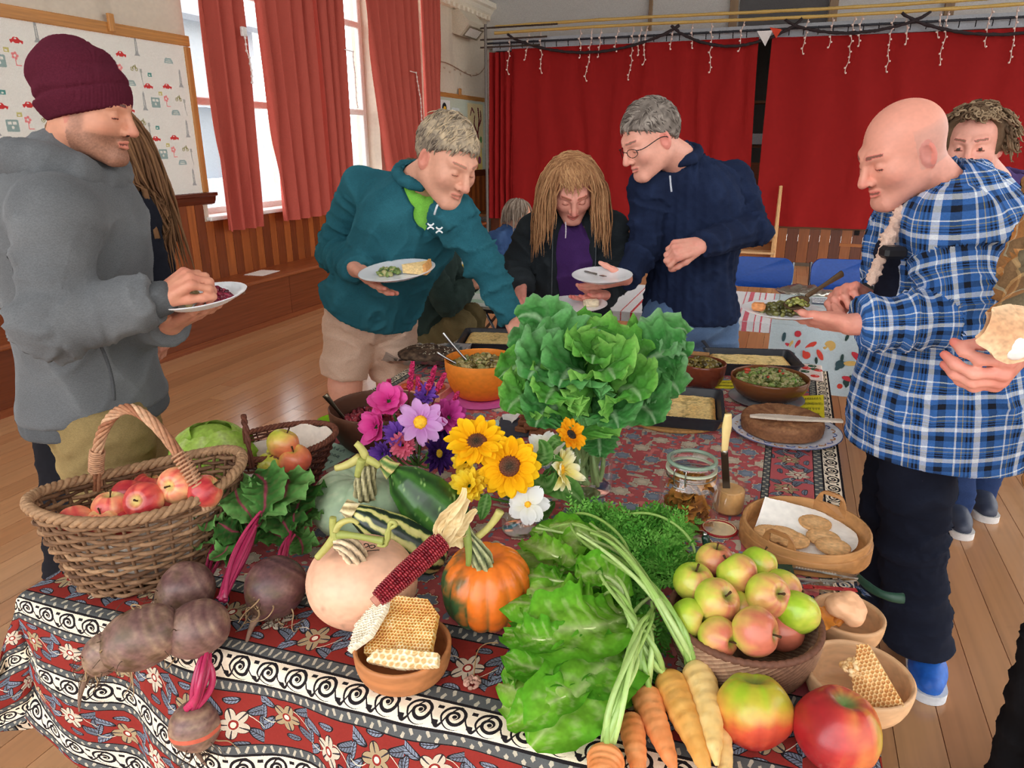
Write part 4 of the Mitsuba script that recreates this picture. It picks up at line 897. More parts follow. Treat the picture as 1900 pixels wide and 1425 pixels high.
hk=[[(818, 1000), (815, 975), (838, 945), (862, 905)], [(824, 1003), (838, 975), (850, 950), (868, 925)], [(830, 1004), (850, 985), (862, 968), (884, 945)], [(815, 1002), (825, 980), (842, 958), (850, 940)], [(820, 1005), (834, 985), (846, 965), (858, 948)], [(833, 1000), (846, 1000), (862, 1000), (872, 1006)], [(838, 972), (832, 935), (840, 915), (850, 900)], [(850, 975), (880, 960), (905, 940), (935, 922)]]
for k, pth in enumerate(hk[:6]):
 dd=OC@AHEAD-0.085+np.linspace(0, 0.05, 4)+0.006*(k%3-1)
 M=leafmesh([PD(x, y, d2)for(x, y), d2 in zip(pth, dd)], 0.0095+.003*(k%2), lambda s:0.75+0.5*np.sin(np.pi*s)-0.35*s, AHEAD*-1, 16, 7, 0.5, 0.003, 2, k, crumple=0.004)
 part(cb, 'husk', M[:2], 'matte', HU, np.clip(M[2]*.6+0.4*M[3], 0, 1))
 # ================================================================== beetroot bunch
scene['beet_skin']=pr(pal3, 0.42, 0.45)
BT=row((54, 32, 34), (88, 58, 58), (118, 88, 80), (146, 120, 98), spot=(88, 68, 48))
ST=row((96, 14, 46), (146, 20, 66), (190, 44, 92), spot=(214, 120, 150))
def beet(label, C, r, axis, elong=1.05, v0=0.5, dirt=0.4, seed=0, tail=0.08, roots=5, band=None):
 """axis points from the crown to the root."""
 t=thing('beetroot', label, 'beetroot', None);fr_=frame(axis)
 th=np.linspace(0, np.pi, 26);R=r*np.sin(th)**0.85;z=-r*elong*np.cos(th)
 z=np.where(th>2.2, z+(th-2.2)**2*r*0.25, z)
 V, Fc=lathe(np.stack([np.maximum(R, 1e-4), z], 1), 40)
 V=V*(1+0.12*(meshkit.fbm(V/r*1.4+seed*5, 2)-0.5))[:, None]
 V+=V/r*((meshkit.fbm(V/r*9+seed, 3)-0.5)*0.02*r)[:, None]
 zz=V[:, 2]/r
 v=np.clip(v0+0.9*(meshkit.fbm(V/r*2+seed, 3)-0.5)+0.15*np.sin(zz*22)*(zz<-.3), 0, 1)
 w=np.clip(3.5*(meshkit.fbm(V/r*3+seed*2+4, 4)-0.62+0.2*dirt+0.12*zz), 0, 1)*dirt*2
 if band:w=np.where(np.abs(zz-band)<0.10, 0, w);
 part(t, 'flesh', (xf(V, fr_, C), Fc), 'beet_skin', BT, v, np.clip(w, 0, 1))
 if band:
  zb=np.linspace(band-.1, band+.1, 5)*r;rb=r*np.sqrt(np.maximum(1-(zb/(r*elong))**2, 0))**.85*1.005
  Vb, Fb=lathe(np.stack([rb, zb], 1), 40);part(t, 'scraped_band', (xf(Vb*(1+0.12*(meshkit.fbm(Vb/r*1.4+seed*5, 2)-0.5))[:, None], fr_, C), Fb), 'satin', row((186, 84, 66), (200, 104, 78)), 0.5)
 e=C+fr_[:, 2]*r*elong*0.95;g_=np.random.default_rng(seed+50)
 if tail:part(t, 'root', tube([e-fr_[:, 2]*.012, e+fr_[:, 2]*tail*.4+g_.normal(size=3)*.004, e+fr_[:, 2]*tail+g_.normal(size=3)*.012-[0, 0, .01]], [0.011, 0.005, 0.0015], 8, 14), 'earthy', BT, 0.85, 0.3)
 for k in range(roots):
  d0=unit(fr_[:, 2]+g_.normal(size=3)*0.5);s0=C+d0*r*0.95
  P=[s0];
  for q in range(4):P.append(P[-1]+unit(d0+g_.normal(size=3)*0.7+[0, -.1, -.5])*r*0.28)
  for p_ in P:p_[2]=max(p_[2], TOP+.003)if p_[1]>TY0 else p_[2]
  part(t, 'rootlet', tube(P, [0.0016, 0.0012, 0.0005], 5, 14), 'matte', row((150, 124, 92)), 0.5)
  # soil-caked hairs near the root
 hs_=[]
 for k in range(26):
  d0=unit(fr_[:, 2]+g_.normal(size=3)*0.45);s0=C+d0*r*0.97;P=[s0, s0+d0*0.012+g_.normal(size=3)*.006, s0+d0*0.02+g_.normal(size=3)*.012-[0, 0, .008]]
  hs_.append(tube(P, [0.0009, 0.0004], 4, 6))
 part(t, 'root_hair', cat(*hs_), 'matte', row((70, 54, 40)), kind='stuff')
 return t
b1=beet('round purple beetroot directly in front of the wicker basket', PZ(347, 1092, .80), 0.050, (-.5, -.55, -.25), 1.0, 0.55, 0.45, 1, 0.05)
b2=beet('shiny purple beetroot with the red stalks, in the middle of the bunch', PZ(366, 1166, .790), 0.050, (-.75, -.5, -.35), 1.08, 0.6, 0.35, 2, 0.09, 6)
b3=beet('big grey-brown soil-covered beetroot at the table edge', PZ(262, 1182, .795), 0.053, (-.7, -.6, -.35), 1.25, 0.75, 0.7, 3, 0.03, 7)
b4=beet('small greyish beetroot lobe leftmost of the bunch, over the table edge', PZ(193, 1212, .775), 0.033, (-.35, -.5, -.9), 1.1, 0.85, 0.6, 4, 0.07, 8)
b5=beet('large dark brown beetroot next to the pink pumpkin', PZ(512, 1088, .80), 0.056, (-.1, -.75, -.55), 1.0, 0.35, 0.55, 5, 0.06, 12)
hb=PY(362, 1346, TY0-0.06);b6=beet('beetroot with a scraped orange band hanging down over the table edge', hb, 0.044, (.05, -.1, -1), 0.95, 0.8, 0.45, 6, 0.05, 3, band=0.05)
# stalks and leaves
def stalks(t, pts, n, spread, r, seed, name='stalk'):
 g_=np.random.default_rng(seed);ends=[]
 for k in range(n):
  P=[np.array(p_)+g_.normal(size=3)*np.array([1, 1, .6])*s_ for p_, s_ in zip(pts, np.linspace(0.004, spread, len(pts)))]
  for p_ in P:
   if p_[1]>TY0-.01:p_[2]=max(p_[2], TOP+.006)
  part(t, name, tube(P, [r*1.2, r, r*0.7], 7, 16, flat=0.8), 'waxy', ST, np.clip(0.25+0.6*g_.random(), 0, 1), 0.1*g_.random());ends.append(P)
 return ends
BLF=row((44, 82, 38), (72, 122, 56), (116, 164, 92), spot=(150, 60, 84))
def beet_leaf(t, sp, W, seed, up=(0, -.3, 1)):
 M=leafmesh(sp, W, lambda s:np.clip(.12+1.0*np.sin(np.pi*np.clip(.05+.8*s, 0, 1))**.8, 0, 1.1)*np.clip((1.02-s)*4.5, 0, 1)**.5, up, 34, 19, 0.2, 0.009, 5, seed, 0.05, 4.5, crumple=0.013)
 part(t, 'leaf', M[:2], 'leaf', BLF, np.clip(M[2]*.9-0.1+0.3*math.sin(seed), 0, 1), np.where(M[3]>.6, M[3], M[3]*.25))
e2=stalks(b2, [PZ(410, 1112, .80), PZ(440, 1045, .835), PZ(482, 962, .87)], 9, 0.012, 0.0052, 1)
e6=stalks(b6, [hb+[0.004, 0.0, .042], PY(375, 1255, TY0-.055), PZ(388, 1190, .765)], 7, 0.012, 0.0058, 2)
e1=stalks(b1, [PZ(385, 1075, .80), PZ(400, 1030, .80), PZ(420, 990, .81)], 4, 0.012, 0.004, 3)
e5=stalks(b5, [PZ(525, 1050, .83), PZ(530, 1020, .83), PZ(540, 985, .83)], 4, 0.01, 0.005, 4)
e3=stalks(b3, [PZ(292, 1150, .79), PZ(315, 1120, .765), PZ(340, 1100, .76)], 3, 0.008, 0.005, 5)
g_=np.random.default_rng(5)
LF=[(b2, (482, 962, .87), (492, 930, .90), (470, 880, .91), .042), (b2, (480, 970, .86), (450, 940, .89), (445, 895, .90), .034), (b2, (485, 955, .87), (520, 925, .90), (530, 880, .91), .052), (b2, (478, 975, .85), (500, 945, .87), (560, 905, .88), .045), (b2, (470, 985, .84), (445, 960, .85), (425, 925, .87), .035), (b5, (540, 985, .83), (548, 950, .86), (585, 900, .86), .04), (b5, (538, 990, .83), (520, 960, .85), (500, 900, .87), .05), (b5, (542, 985, .82), (560, 965, .83), (585, 935, .84), .035), (b1, (420, 990, .81), (400, 965, .85), (378, 985, .86), .028), (b1, (422, 992, .81), (415, 1020, .84), (390, 1040, .83), .025), (b1, (418, 985, .82), (430, 1010, .83), (425, 1050, .81), .024), (b2, (470, 990, .83), (440, 990, .85), (405, 970, .87), .034), (b5, (530, 1000, .82), (505, 985, .83), (470, 965, .84), .045), (b1, (415, 985, .80), (385, 1000, .82), (362, 1020, .82), .024), (b2, (480, 960, .86), (455, 915, .89), (425, 905, .88), .03), (b5, (545, 990, .81), (560, 1010, .80), (560, 1030, .79), .03)]
for k, (t, p0, p1, p2, W)in enumerate(LF):beet_leaf(t, [PZ(*p0), PZ(*p1), PZ(*p2)], W, k)
# soil on the cloth beside the large beetroot
M, vv=heap(120, PZ(520, 1150, TOP), .05, .025, 0.004, 0.0018, 9);solo('soil_crumbs', 'dark soil crumbs on the cloth in front of the large brown beetroot', 'soil', M, 'matte', row((56, 42, 32), (90, 70, 54)), vv, kind='stuff')
# ================================================================== honeycomb bowls, wooden bowls
WB=row((132, 82, 48), (168, 112, 68), (190, 138, 92))
def wood_bowl(label, ctr, r, h, rw=WB, v=0.5, foot=0.55, k=0.55, tilt=None, mat='wood_across', th=0.007, name='wooden_bowl'):
 V, Fc=lathe(bowl_prof(r, h, th, foot, k), 40)
 return solo(name, label, 'bowl', (xf(V, tilt, [ctr[0], ctr[1], TOP+0.001]), Fc), mat, rw, v)
def comb(name, label, V0, Rm, poly, th, rw, cell=0.0031, amp=0.0035, honey=0.0, seed=0, res=0.0011, mat='waxy'):
 """A slab of honeycomb: poly is its outline (local x, y), cells sunk into the upper face."""
 x0, y0, x1, y1=poly.bounds;nx, ny=int((x1-x0)/res)+1, int((y1-y0)/res)+1
 gx, gy=np.meshgrid(np.linspace(x0, x1, nx), np.linspace(y0, y1, ny), indexing='ij')
 ins=shapely.contains_xy(poly, gx.ravel(), gy.ravel()).reshape(gx.shape)
 # hexagonal lattice distance
 a_=cell*2;r0=np.round(gy/(a_*0.866));best=np.full(gx.shape, 9.0)
 for dr_ in(-1, 0, 1):
  rr=r0+dr_;off=(rr%2)*0.5;cx=(np.round(gx/a_-off)+off)*a_;best=np.minimum(best, np.hypot(gx-cx, gy-rr*a_*0.866))
 wall=np.clip((best/cell-0.62)/0.3, 0, 1)
 n1=meshkit.fbm(np.stack([gx*40, gy*40, gx*0+seed], -1), 3)
 zt=th*(0.8+0.5*(n1-.3))-amp*(1-wall)*(1-honey*np.clip(n1*2-.4, 0, 1))+0.0015*meshkit.noise(np.stack([gx*400, gy*400, gx*0], -1))
 V=np.stack([gx, gy, zt], -1).reshape(-1, 3);q=ins[:-1, :-1]&ins[1:, 1:]&ins[1:, :-1]&ins[:-1, 1:]
 Fc=grid_faces(nx, ny).reshape(nx-1, ny-1, 2, 3)[q].reshape(-1, 3)
 used=np.unique(Fc);mp=np.full(len(V), -1);mp[used]=np.arange(len(used));V=V[used];Fc=mp[Fc];wv=wall.ravel()[used];nv=n1.ravel()[used]
 V2=V.copy();V2[:, 2]=0;k=len(V);e=np.sort(np.vstack([Fc[:, [0, 1]], Fc[:, [1, 2]], Fc[:, [2, 0]]]), 1);ue, ct=np.unique(e, axis=0, return_counts=True);bd=ue[ct==1]
 sd_=np.vstack([np.stack([bd[:, 0], bd[:, 1], bd[:, 1]+k], 1), np.stack([bd[:, 0], bd[:, 1]+k, bd[:, 0]+k], 1)])
 v=np.r_[np.clip(wv*0.75+(nv-.4)*0.8, 0, 1), np.full(k, .5)]
 return solo(name, label, 'honeycomb', (xf(np.vstack([V, V2]), Rm, V0), np.vstack([Fc, Fc[:, ::-1]+k, sd_])), mat, rw, v)
hb_c=PZ(748, 1222, TOP);hb_c=PZ(748, 1215, TOP+.03)
wood_bowl('round wooden bowl of honeycomb in front of the pink pumpkin', hb_c, 0.083, 0.052, row((140, 84, 50), (176, 112, 66), (196, 140, 92)), 0.5, 0.75, 0.45)
Hc=PZ(735, 1165, .812);e1_=unit(PZ(800, 1180, .815)-PZ(680, 1165, .815));up_=unit([-.05, -.50, .86]);Rc=frame(up_, e1_)
HNY=row((176, 104, 36), (206, 148, 66), (224, 188, 118), (238, 222, 180))
comb('honeycomb', 'golden honeycomb slab filling the bowl before the pink pumpkin', Hc+[0.004, 0.012, -0.004], Rc, sg.Polygon([(-.045, -.055), (.066, -.055), (.062, .02), (.04, .042), (-.02, .045), (-.056, .01)]).buffer(.004), 0.016, HNY, honey=0.9, seed=1, amp=0.0025)
comb('honeycomb', 'white empty honeycomb piece at the left of the golden slab', PZ(688, 1160, .818), frame(unit([-.45, -.35, .8]), e1_), sg.Polygon([(-.022, -.052), (.02, -.03), (.034, .02), (.03, .04), (-.005, .04), (-.03, .0)]), 0.012, row((196, 180, 150), (226, 214, 186), (240, 232, 212)), seed=2, amp=0.006)
comb('honeycomb', 'cream strip of capped honeycomb lying at the front of the round bowl', PZ(752, 1226, .80), frame(unit([0, -.55, .8]), e1_), sg.Polygon([(-.06, -.008), (0, -.014), (.058, -.004), (.055, .012), (0, .012), (-.05, .008)]).buffer(.003), 0.014, row((214, 170, 110), (236, 214, 168), (244, 230, 196)), cell=.006, amp=0.001, seed=3)
# woven bowl of apples
AB=PZ(1378, 1172, .81)
wbk=thing('woven_bowl', 'round brown woven bowl heaped with red-green apples', 'bowl')
AW=row((92, 60, 44), (132, 96, 74), (164, 132, 106))
prof=np.array(bowl_prof(0.125, 0.098, 0.008, 0.60, 0.6, 30));V, Fc=lathe(prof, 110)
a_=np.arctan2(V[:, 1], V[:, 0]);kk=np.repeat(np.arange(len(prof)), 110);wv=np.cos(a_*55+np.pi*kk);rr=np.maximum(np.hypot(V[:, 0], V[:, 1]), 1e-6)
V[:, :2]*=(1+0.0016*wv/rr*(rr>.04))[:, None]
part(wbk, 'weave', (V+[AB[0], AB[1], TOP+.001], Fc), 'earthy', AW, np.clip(0.45+0.3*wv+0.3*np.sin(a_*3+1), 0, 1))
part(wbk, 'rim', tube(np.stack([AB[0]+.1215*np.cos(tt_), AB[1]+.1215*np.sin(tt_), 0*tt_+TOP+.1005+.0008*np.cos(tt_*60)], -1)if(tt_:=np.arange(240)*2*np.pi/240)is not None else None, 0.0058, 8, closed=True), 'earthy', row((84, 52, 38), (110, 72, 54)), 0.5)
GA=row((148, 182, 42), (180, 186, 66), (202, 156, 88), (190, 104, 80), spot=(104, 110, 40))
for i, (px, py, z, r, ax, bl, lbl)in enumerate(((1330, 1115, .875, .0385, (.45, -.3, .6), .42, 'large green and pink apple in the middle of the heap in the woven bowl'), (1424, 1104, .88, .0385, (.6, -.45, .5), .50, 'apple with a pink cheek and deep stalk hollow, right of the middle'), (1401, 1172, .865, .0395, (.85, -.2, .2), .72, 'pink apple at the front of the heap in the woven bowl'), (1367, 1064, .89, .036, (-.6, .3, .5), .30, 'yellow-green apple on top of the heap'), (1287, 1080, .875, .036, (.1, .0, 1), .30, 'yellow-green apple with dark stem at the left of the heap'), (1278, 1147, .85, .033, (.9, -.2, .1), .0, 'plain green apple at the left rim of the woven bowl'), (1332, 1183, .845, .034, (.8, -.45, .2), .55, 'red and green apple at the front left rim'), (1478, 1136, .855, .038, (.2, .6, .5), -.15, 'bright green apple at the right of the heap'), (1326, 1040, .885, .034, (.1, .1, 1), .62, 'orange-red apple at the back left of the heap'), (1408, 1046, .88, .033, (.2, .4, .6), -.1, 'small bright green apple at the back right of the heap'), (1450, 1090, .86, .034, (.2, .6, .5), .25, 'yellow apple behind the one with the deep stalk hollow'), (1378, 1128, .845, .034, (.2, .2, .6), .4, 'yellowish apple in the gap between the two biggest'), (1452, 1170, .82, .036, (.2, .2, .6), .9, 'brown-red apple low at the right of the woven bowl'))):
 apple(lbl, PZ(px, py, z), r, ax, GA, bl, group='apples in the woven bowl', seed=40+i, streak=0.35, bdir=(.45, -.3, .1))
BA=row((150, 176, 34), (196, 150, 60), (186, 72, 46), (150, 34, 30), spot=(110, 130, 60))
apple('giant green-topped red apple beside the carrots', PZ(1398, 1318, .79), 0.058, (-.1, .35, 1), BA, .50, name='cooking_apple', seed=61, squash=0.92, stem=False, lump=0.09, streak=.25, bdir=(.2, -.35, -.95))
BB=row((150, 162, 44), (196, 110, 60), (178, 54, 48), (148, 30, 34), spot=(96, 130, 72))
apple('giant deep red apple at the very front of the table', PZ(1553, 1353, .80), 0.0605, (.12, .12, 1), BB, .66, name='cooking_apple', seed=62, squash=0.95, stem=False, lump=0.07, streak=.5, bdir=(-.9, -.2, .0))
# pale bowls at the right edge
c2=PZ(1572, 1146, TOP+.045);c3=PZ(1592, 1262, TOP+.045)
PBW=row((176, 128, 86), (200, 158, 116), (216, 180, 142))
wood_bowl('pale wooden bowl holding a mushroom at the table edge', c2, 0.063, 0.052, PBW, 0.45, 0.6, 0.5)
wood_bowl('pale wooden bowl holding a broken piece of honeycomb behind the giant red apple', c3, 0.081, 0.058, PBW, 0.55, 0.6, 0.5)
comb('honeycomb', 'wedge of golden honeycomb leaning in the pale wooden bowl', PZ(1612, 1262, .80), frame(unit([-.35, -.60, .75]), (1, .1, .45)), sg.Polygon([(-.03, -.05), (.036, -.048), (.016, .046), (.002, .05), (-.02, .0)]).buffer(.003), 0.018, row((190, 132, 72), (222, 180, 118), (238, 208, 156)), seed=4, cell=.0034, amp=.004)
M, vv=heap(70, PZ(1590, 1245, .80), .022, .02, .022, .0055, 21);solo('comb_crumbs', 'crumbled honeycomb pieces beside the wedge in the pale bowl', 'honeycomb', M, 'waxy', row((196, 140, 78), (226, 186, 124), (238, 208, 160)), vv, kind='stuff')
mu=thing('mushroom', 'pale lumpy hedgehog mushroom with an orange stem in the pale bowl', 'mushroom')
mc=PZ(1567, 1128, .825)
def mfn(p):
 q=p-mc;d_=ellip(q, (0, 0, 0.004), (.033, .028, .018))
 for c_, r_ in(((.014, -.012, -.006), .018), ((-.014, -.008, .006), .018), ((.008, .012, .008), .018), ((.02, .004, .0), .016)):d_=smin(d_, np.linalg.norm(q-np.array(c_), axis=1)-r_, 0.008)
 return d_-0.003*(meshkit.fbm(p*90, 2)-.5)*2
part(mu, 'cap', isosurface(mfn, mc-.06, mc+.06, 0.003), 'satin', row((206, 150, 108), (228, 180, 140)), 0.6)
M=leafmesh([mc+[-.008, -.004, -.012], mc+[-.03, -.01, -.022], mc+[-.056, -.022, -.03]], 0.026, lambda s:0.55+0.5*s, (0.1, -.5, .8), 16, 9, 0.4, .004, 3, 2, crumple=.004);part(mu, 'stem', M[:2], 'satin', row((196, 120, 40), (222, 150, 66)), M[2])
part(mu, 'stem_foot', disp(tube([mc+[.002, .0, -.008], mc+[-.012, -.012, -.03]], [.011, .008], 10, 8), .002, 60), 'satin', row((190, 120, 56)), .5)
q_=np.arange(64)*2*np.pi/64
# ================================================================== romaine lettuce
ro=thing('romaine_lettuce', 'big loose bright green lettuce spread at the front of the table next to the carrots', 'lettuce')
RO=row((176, 200, 110), (126, 184, 56), (98, 168, 44), (74, 142, 40), spot=(190, 206, 140))
RSH=lambda s:np.clip(0.22+1.0*np.sin(np.pi*np.clip(0.08+0.86*s, 0, 1))**0.8*(0.45+0.75*s), 0, 1.2)*np.clip((1.02-s)*7, 0, 1)**0.5
ROL=[((1165, 1135, .775), (1060, 1190, .78), (950, 1180, .765), .085, (0, -.2, 1)), ((1160, 1120, .78), (1040, 1130, .80), (935, 1085, .785), .075, (0, -.2, 1)), ((1150, 1090, .79), (1050, 1060, .81), (950, 1020, .79), .065, (0, -.1, 1)), ((1150, 1070, .79), (1080, 1010, .81), (985, 985, .80), .055, (0, -.3, 1)), ((1165, 1160, .78), (1040, 1250, .785), (935, 1240, .765), .075, (0, -.3, 1)), ((1165, 1170, .78), (1040, 1290, .79), (930, 1310, .765), .06, (-.3, -.4, 1)), ((1170, 1180, .79), (1075, 1280, .815), (985, 1385, .775), .072, (.3, -.5, 1)), ((1165, 1165, .80), (1050, 1215, .83), (945, 1270, .80), .05, (-.3, .5, 1)), ((1170, 1135, .815), (1080, 1130, .85), (980, 1090, .845), .066, (.1, -.4, 1)), ((1170, 1140, .82), (1075, 1165, .865), (960, 1165, .85), .078, (.0, -.35, 1)), ((1160, 1100, .80), (1090, 1060, .845), (1010, 1060, .84), .05, (0, .5, 1)), ((1150, 1080, .80), (1085, 1000, .84), (1045, 1050, .845), .034, (.3, -.4, .8)), ((1165, 1110, .82), (1120, 1065, .86), (1070, 1075, .865), .04, (0, -.6, .8)), ((1170, 1165, .80), (1090, 1240, .825), (1040, 1230, .83), .062, (0, -.4, 1)), ((1155, 1100, .78), (1010, 1090, .79), (945, 1130, .775), .06, (-.2, -.2, 1)), ((1165, 1180, .775), (1110, 1290, .775), (1060, 1360, .76), .05, (.4, -.1, 1)), ((1120, 1215, .80), (1020, 1245, .825), (935, 1215, .81), .034, (0, -.5, 1)), ((1110, 1240, .80), (1010, 1280, .82), (925, 1268, .79), .036, (.1, -.3, 1)), ((1100, 1260, .80), (1010, 1310, .81), (940, 1345, .775), .036, (.2, -.3, 1)), ((1110, 1090, .82), (1030, 1075, .855), (950, 1060, .825), .034, (0, -.4, 1)), ((1110, 1060, .82), (1030, 1030, .85), (975, 1005, .82), .032, (0, -.3, 1)), ((1090, 1120, .82), (1000, 1120, .85), (925, 1115, .82), .034, (0, -.2, 1)), ((1090, 1180, .83), (1010, 1185, .86), (935, 1175, .83), .034, (0, -.4, 1)), ((1120, 1020, .82), (1085, 990, .85), (1020, 975, .83), .030, (0, -.4, 1))]
for k, (p0, p1, p2, W, up)in enumerate(ROL):
 sp=[PZ(*p0), PZ(*p1), PZ(*p2)]
 M=leafmesh(sp, W*.86, RSH, up, 44, 21, (.30, .08, -.16)[k%3]if k<16 else(.42, -.34)[k%2], 0.008+0.003*(k%3)if k<16 else .005, 3+k%3, k*1.7, 0.04, 4, crumple=0.010 if k<16 else .006)
 V=M[0];inb=V[:, 1]>TY0-0.01;V[inb, 2]=np.maximum(V[inb, 2], TOP+0.003)
 ed=M[2];part(ro, 'leaf', (V, M[1]), 'leaf', RO, np.clip(0.12+0.75*(1-(1-ed)**1)*0.8+0.2*math.sin(k*2.1), 0, 1), np.clip(M[3], 0, 1)*0.8)
 part(ro, 'rib', tube(np.maximum(smooth_path(sp, 14)[:10]-[0, 0, .004], [-9, -9, TOP+.003]), np.linspace(.0065, .0018, 10), 7, flat=.7), 'waxy', row((176, 200, 120), (206, 220, 160)), .5)
 # ================================================================== carrots
CAR=[row((206, 116, 62), (222, 138, 80), (230, 164, 112), spot=(140, 92, 50)), row((200, 130, 52), (216, 156, 76), (226, 178, 104), spot=(140, 92, 50)), row((206, 160, 84), (222, 186, 116), (232, 204, 146), spot=(140, 100, 60))]
CS=row((110, 150, 60), (150, 186, 92), (196, 214, 150), spot=(96, 70, 90))
def carrot(label, P, r, rw, seed, stems=None):
 t=thing('carrot', label, 'carrot', None)
 P=smooth_path(P, 40);s=np.linspace(0, 1, 40)
 rr=r*np.interp(s, [0, .02, .06, .14, .5, .85, 1], [.35, .7, .93, 1, .8, .45, .12])*(1+0.03*np.sin(s*60+seed)+0.05*(meshkit.noise(np.stack([s*12, s*0+seed, s*0], -1))-.5))
 V, Fc=tube(P, rr, 24);n1=meshkit.fbm(V*60+seed, 3)
 k=np.arange(len(V))//24;lines=np.clip(meshkit.noise(np.stack([k*0.9, (np.arange(len(V))%24)*.25, 0*k+seed], -1))*3.2-2.2, 0, 1)
 part(t, 'root', (V, Fc), 'satin', rw, np.clip(n1*1.2-.1, 0, 1), lines*0.4)
 for st in stems or[]:part(t, 'stem', tube(st[0], st[1], 6, 22), 'waxy', CS, st[2], st[3])
 return t
def bundle(p0, mids, tips, n, seed, r=0.0038):
 g_=np.random.default_rng(seed);out=[]
 for k in range(n):
  tip=tips[k%len(tips)]
  P=[PZ(*p0)+g_.normal(size=3)*0.0045]+[PZ(m_[0], m_[1], m_[2]+.045)+g_.normal(size=3)*0.009 for m_ in mids]+[PZ(tip[0], tip[1], tip[2]+.03)+g_.normal(size=3)*.012]
  for q in P:q[2]=max(q[2], TOP+.006)
  out.append((P, [r*1.5, r*1.2, r, r*.7], 0.2+0.6*g_.random(), 0.15*g_.random()))
 return out
carrot('pale yellow carrot, rightmost of the bunch and on top', [PZ(1286, 1236, .795), PZ(1308, 1290, .79), PZ(1320, 1350, .785), PZ(1330, 1420, .775)], 0.026, CAR[2], 1, bundle((1283, 1232, .80), [(1250, 1160, .815), (1180, 1060, .85)], [(1060, 978, .85), (1095, 955, .86), (1010, 985, .83), (1120, 985, .86), (1075, 1000, .86)], 9, 1))
carrot('ochre carrot second from the right in the bunch', [PZ(1238, 1252, .785), PZ(1262, 1310, .78), PZ(1290, 1375, .775), PZ(1315, 1450, .765)], 0.0265, CAR[1], 2, bundle((1232, 1246, .79), [(1195, 1195, .805), (1160, 1130, .83)], [(1130, 1085, .85), (1140, 1070, .85), (1155, 1095, .84)], 7, 2))
carrot('pinkish orange carrot with fine rings, middle of the bunch', [PZ(1196, 1283, .775), PZ(1212, 1330, .772), PZ(1232, 1380, .768), PZ(1254, 1435, .762)], 0.0235, CAR[0], 3, bundle((1198, 1278, .78), [(1200, 1220, .79)], [(1200, 1150, .80), (1230, 1120, .80)], 5, 3))
carrot('orange carrot partly under the pinkish one', [PZ(1168, 1332, .765), PZ(1176, 1370, .765), PZ(1182, 1410, .762), PZ(1190, 1470, .758)], 0.0195, CAR[0], 4)
carrot('orange carrot at the bottom left of the bunch, cut by the photo edge', [PZ(1126, 1398, .772), PZ(1121, 1430, .772), PZ(1115, 1500, .77)], 0.0265, CAR[0], 5, bundle((1128, 1388, .78), [(1150, 1300, .80), (1180, 1220, .82)], [(1190, 1150, .83), (1215, 1130, .82), (1170, 1170, .83), (1230, 1160, .82)], 9, 5))
carrot('pale carrot lying under the bunch on its right', [PZ(1318, 1300, .765), PZ(1335, 1360, .762), PZ(1346, 1430, .76), PZ(1352, 1480, .758)], 0.019, CAR[2], 6)
# feathery tops
def fronds(starts, seed, n_p=11, size=0.055, leaf=0.0105):
 g_=np.random.default_rng(seed);Vs, Fs, vv=[], [], [];at=0
 for p0, p1, p2 in starts:
  P=smooth_path([p0, p1, p2], n_p+2);T_=np.gradient(P, axis=0);T_/=np.linalg.norm(T_, axis=1, keepdims=True)
  up=unit(g_.normal(size=3)*0.5+[0, -.4, 1]);sv=g_.random()
  for i in range(1, n_p+1):
   side=np.cross(T_[i], up);side/=np.linalg.norm(side)+1e-9
   for sg_ in(-1, 1):
    ln=size*(1-0.75*i/n_p)*(0.8+0.4*g_.random());d1=unit(T_[i]*0.8+sg_*side+up*0.15*g_.normal())
    nl=7
    for j in range(nl):
     c=P[i]+d1*ln*(j+1)/nl;s2=np.cross(d1, up);s2/=np.linalg.norm(s2)+1e-9
     for q in(-1, 1):
      d2=unit(d1*0.9+q*s2*0.8+up*0.3*g_.normal());L_2=leaf*(0.7+0.6*g_.random());w2=np.cross(d2, up+0.3*g_.normal(size=3));w2=w2/(np.linalg.norm(w2)+1e-9)*L_2*0.22
      Vs+=[c, c+d2*L_2*.5+w2, c+d2*L_2, c+d2*L_2*.5-w2];Fs+=[[at, at+1, at+2], [at, at+2, at+3]];at+=4;vv+=[np.clip(sv*.6+.4*g_.random(), 0, 1)]*4
 V=np.array(Vs);V[:, 2]=np.maximum(V[:, 2], TOP+0.003);return(V, np.array(Fs)), np.array(vv)
FR=row((56, 124, 44), (96, 168, 62), (146, 206, 100))
st_=[];g_=np.random.default_rng(8)
for k in range(78):
 x=1060+215*g_.random();y0=955+(0.25*abs(x-1160))*.3;y=y0+(130 if x>1110 else 60)*g_.random()
 c=PZ(x, y, TOP+0.02+0.05*g_.random());a_=g_.random()*6.28;d_=np.array([math.cos(a_), math.sin(a_), 0.15*g_.normal()])*0.045
 st_.append((c-d_, c+[0, 0, .012], c+d_-[0, 0, .008]))
for k in range(14):
 c=PZ(1160+50*g_.random(), 1130+110*g_.random(), TOP+0.02);d_=g_.normal(size=3)*[.02, .03, .005];st_.append((c-d_, c+[0, 0, .01], c+d_))
M, vv=fronds(st_, 3);ct_=thing('carrot_leaves', 'feathery dark green carrot leaves behind the lettuce and apples', 'leaves')
part(ct_, 'foliage', M, 'leaf', FR, vv, kind='stuff', smooth=False)
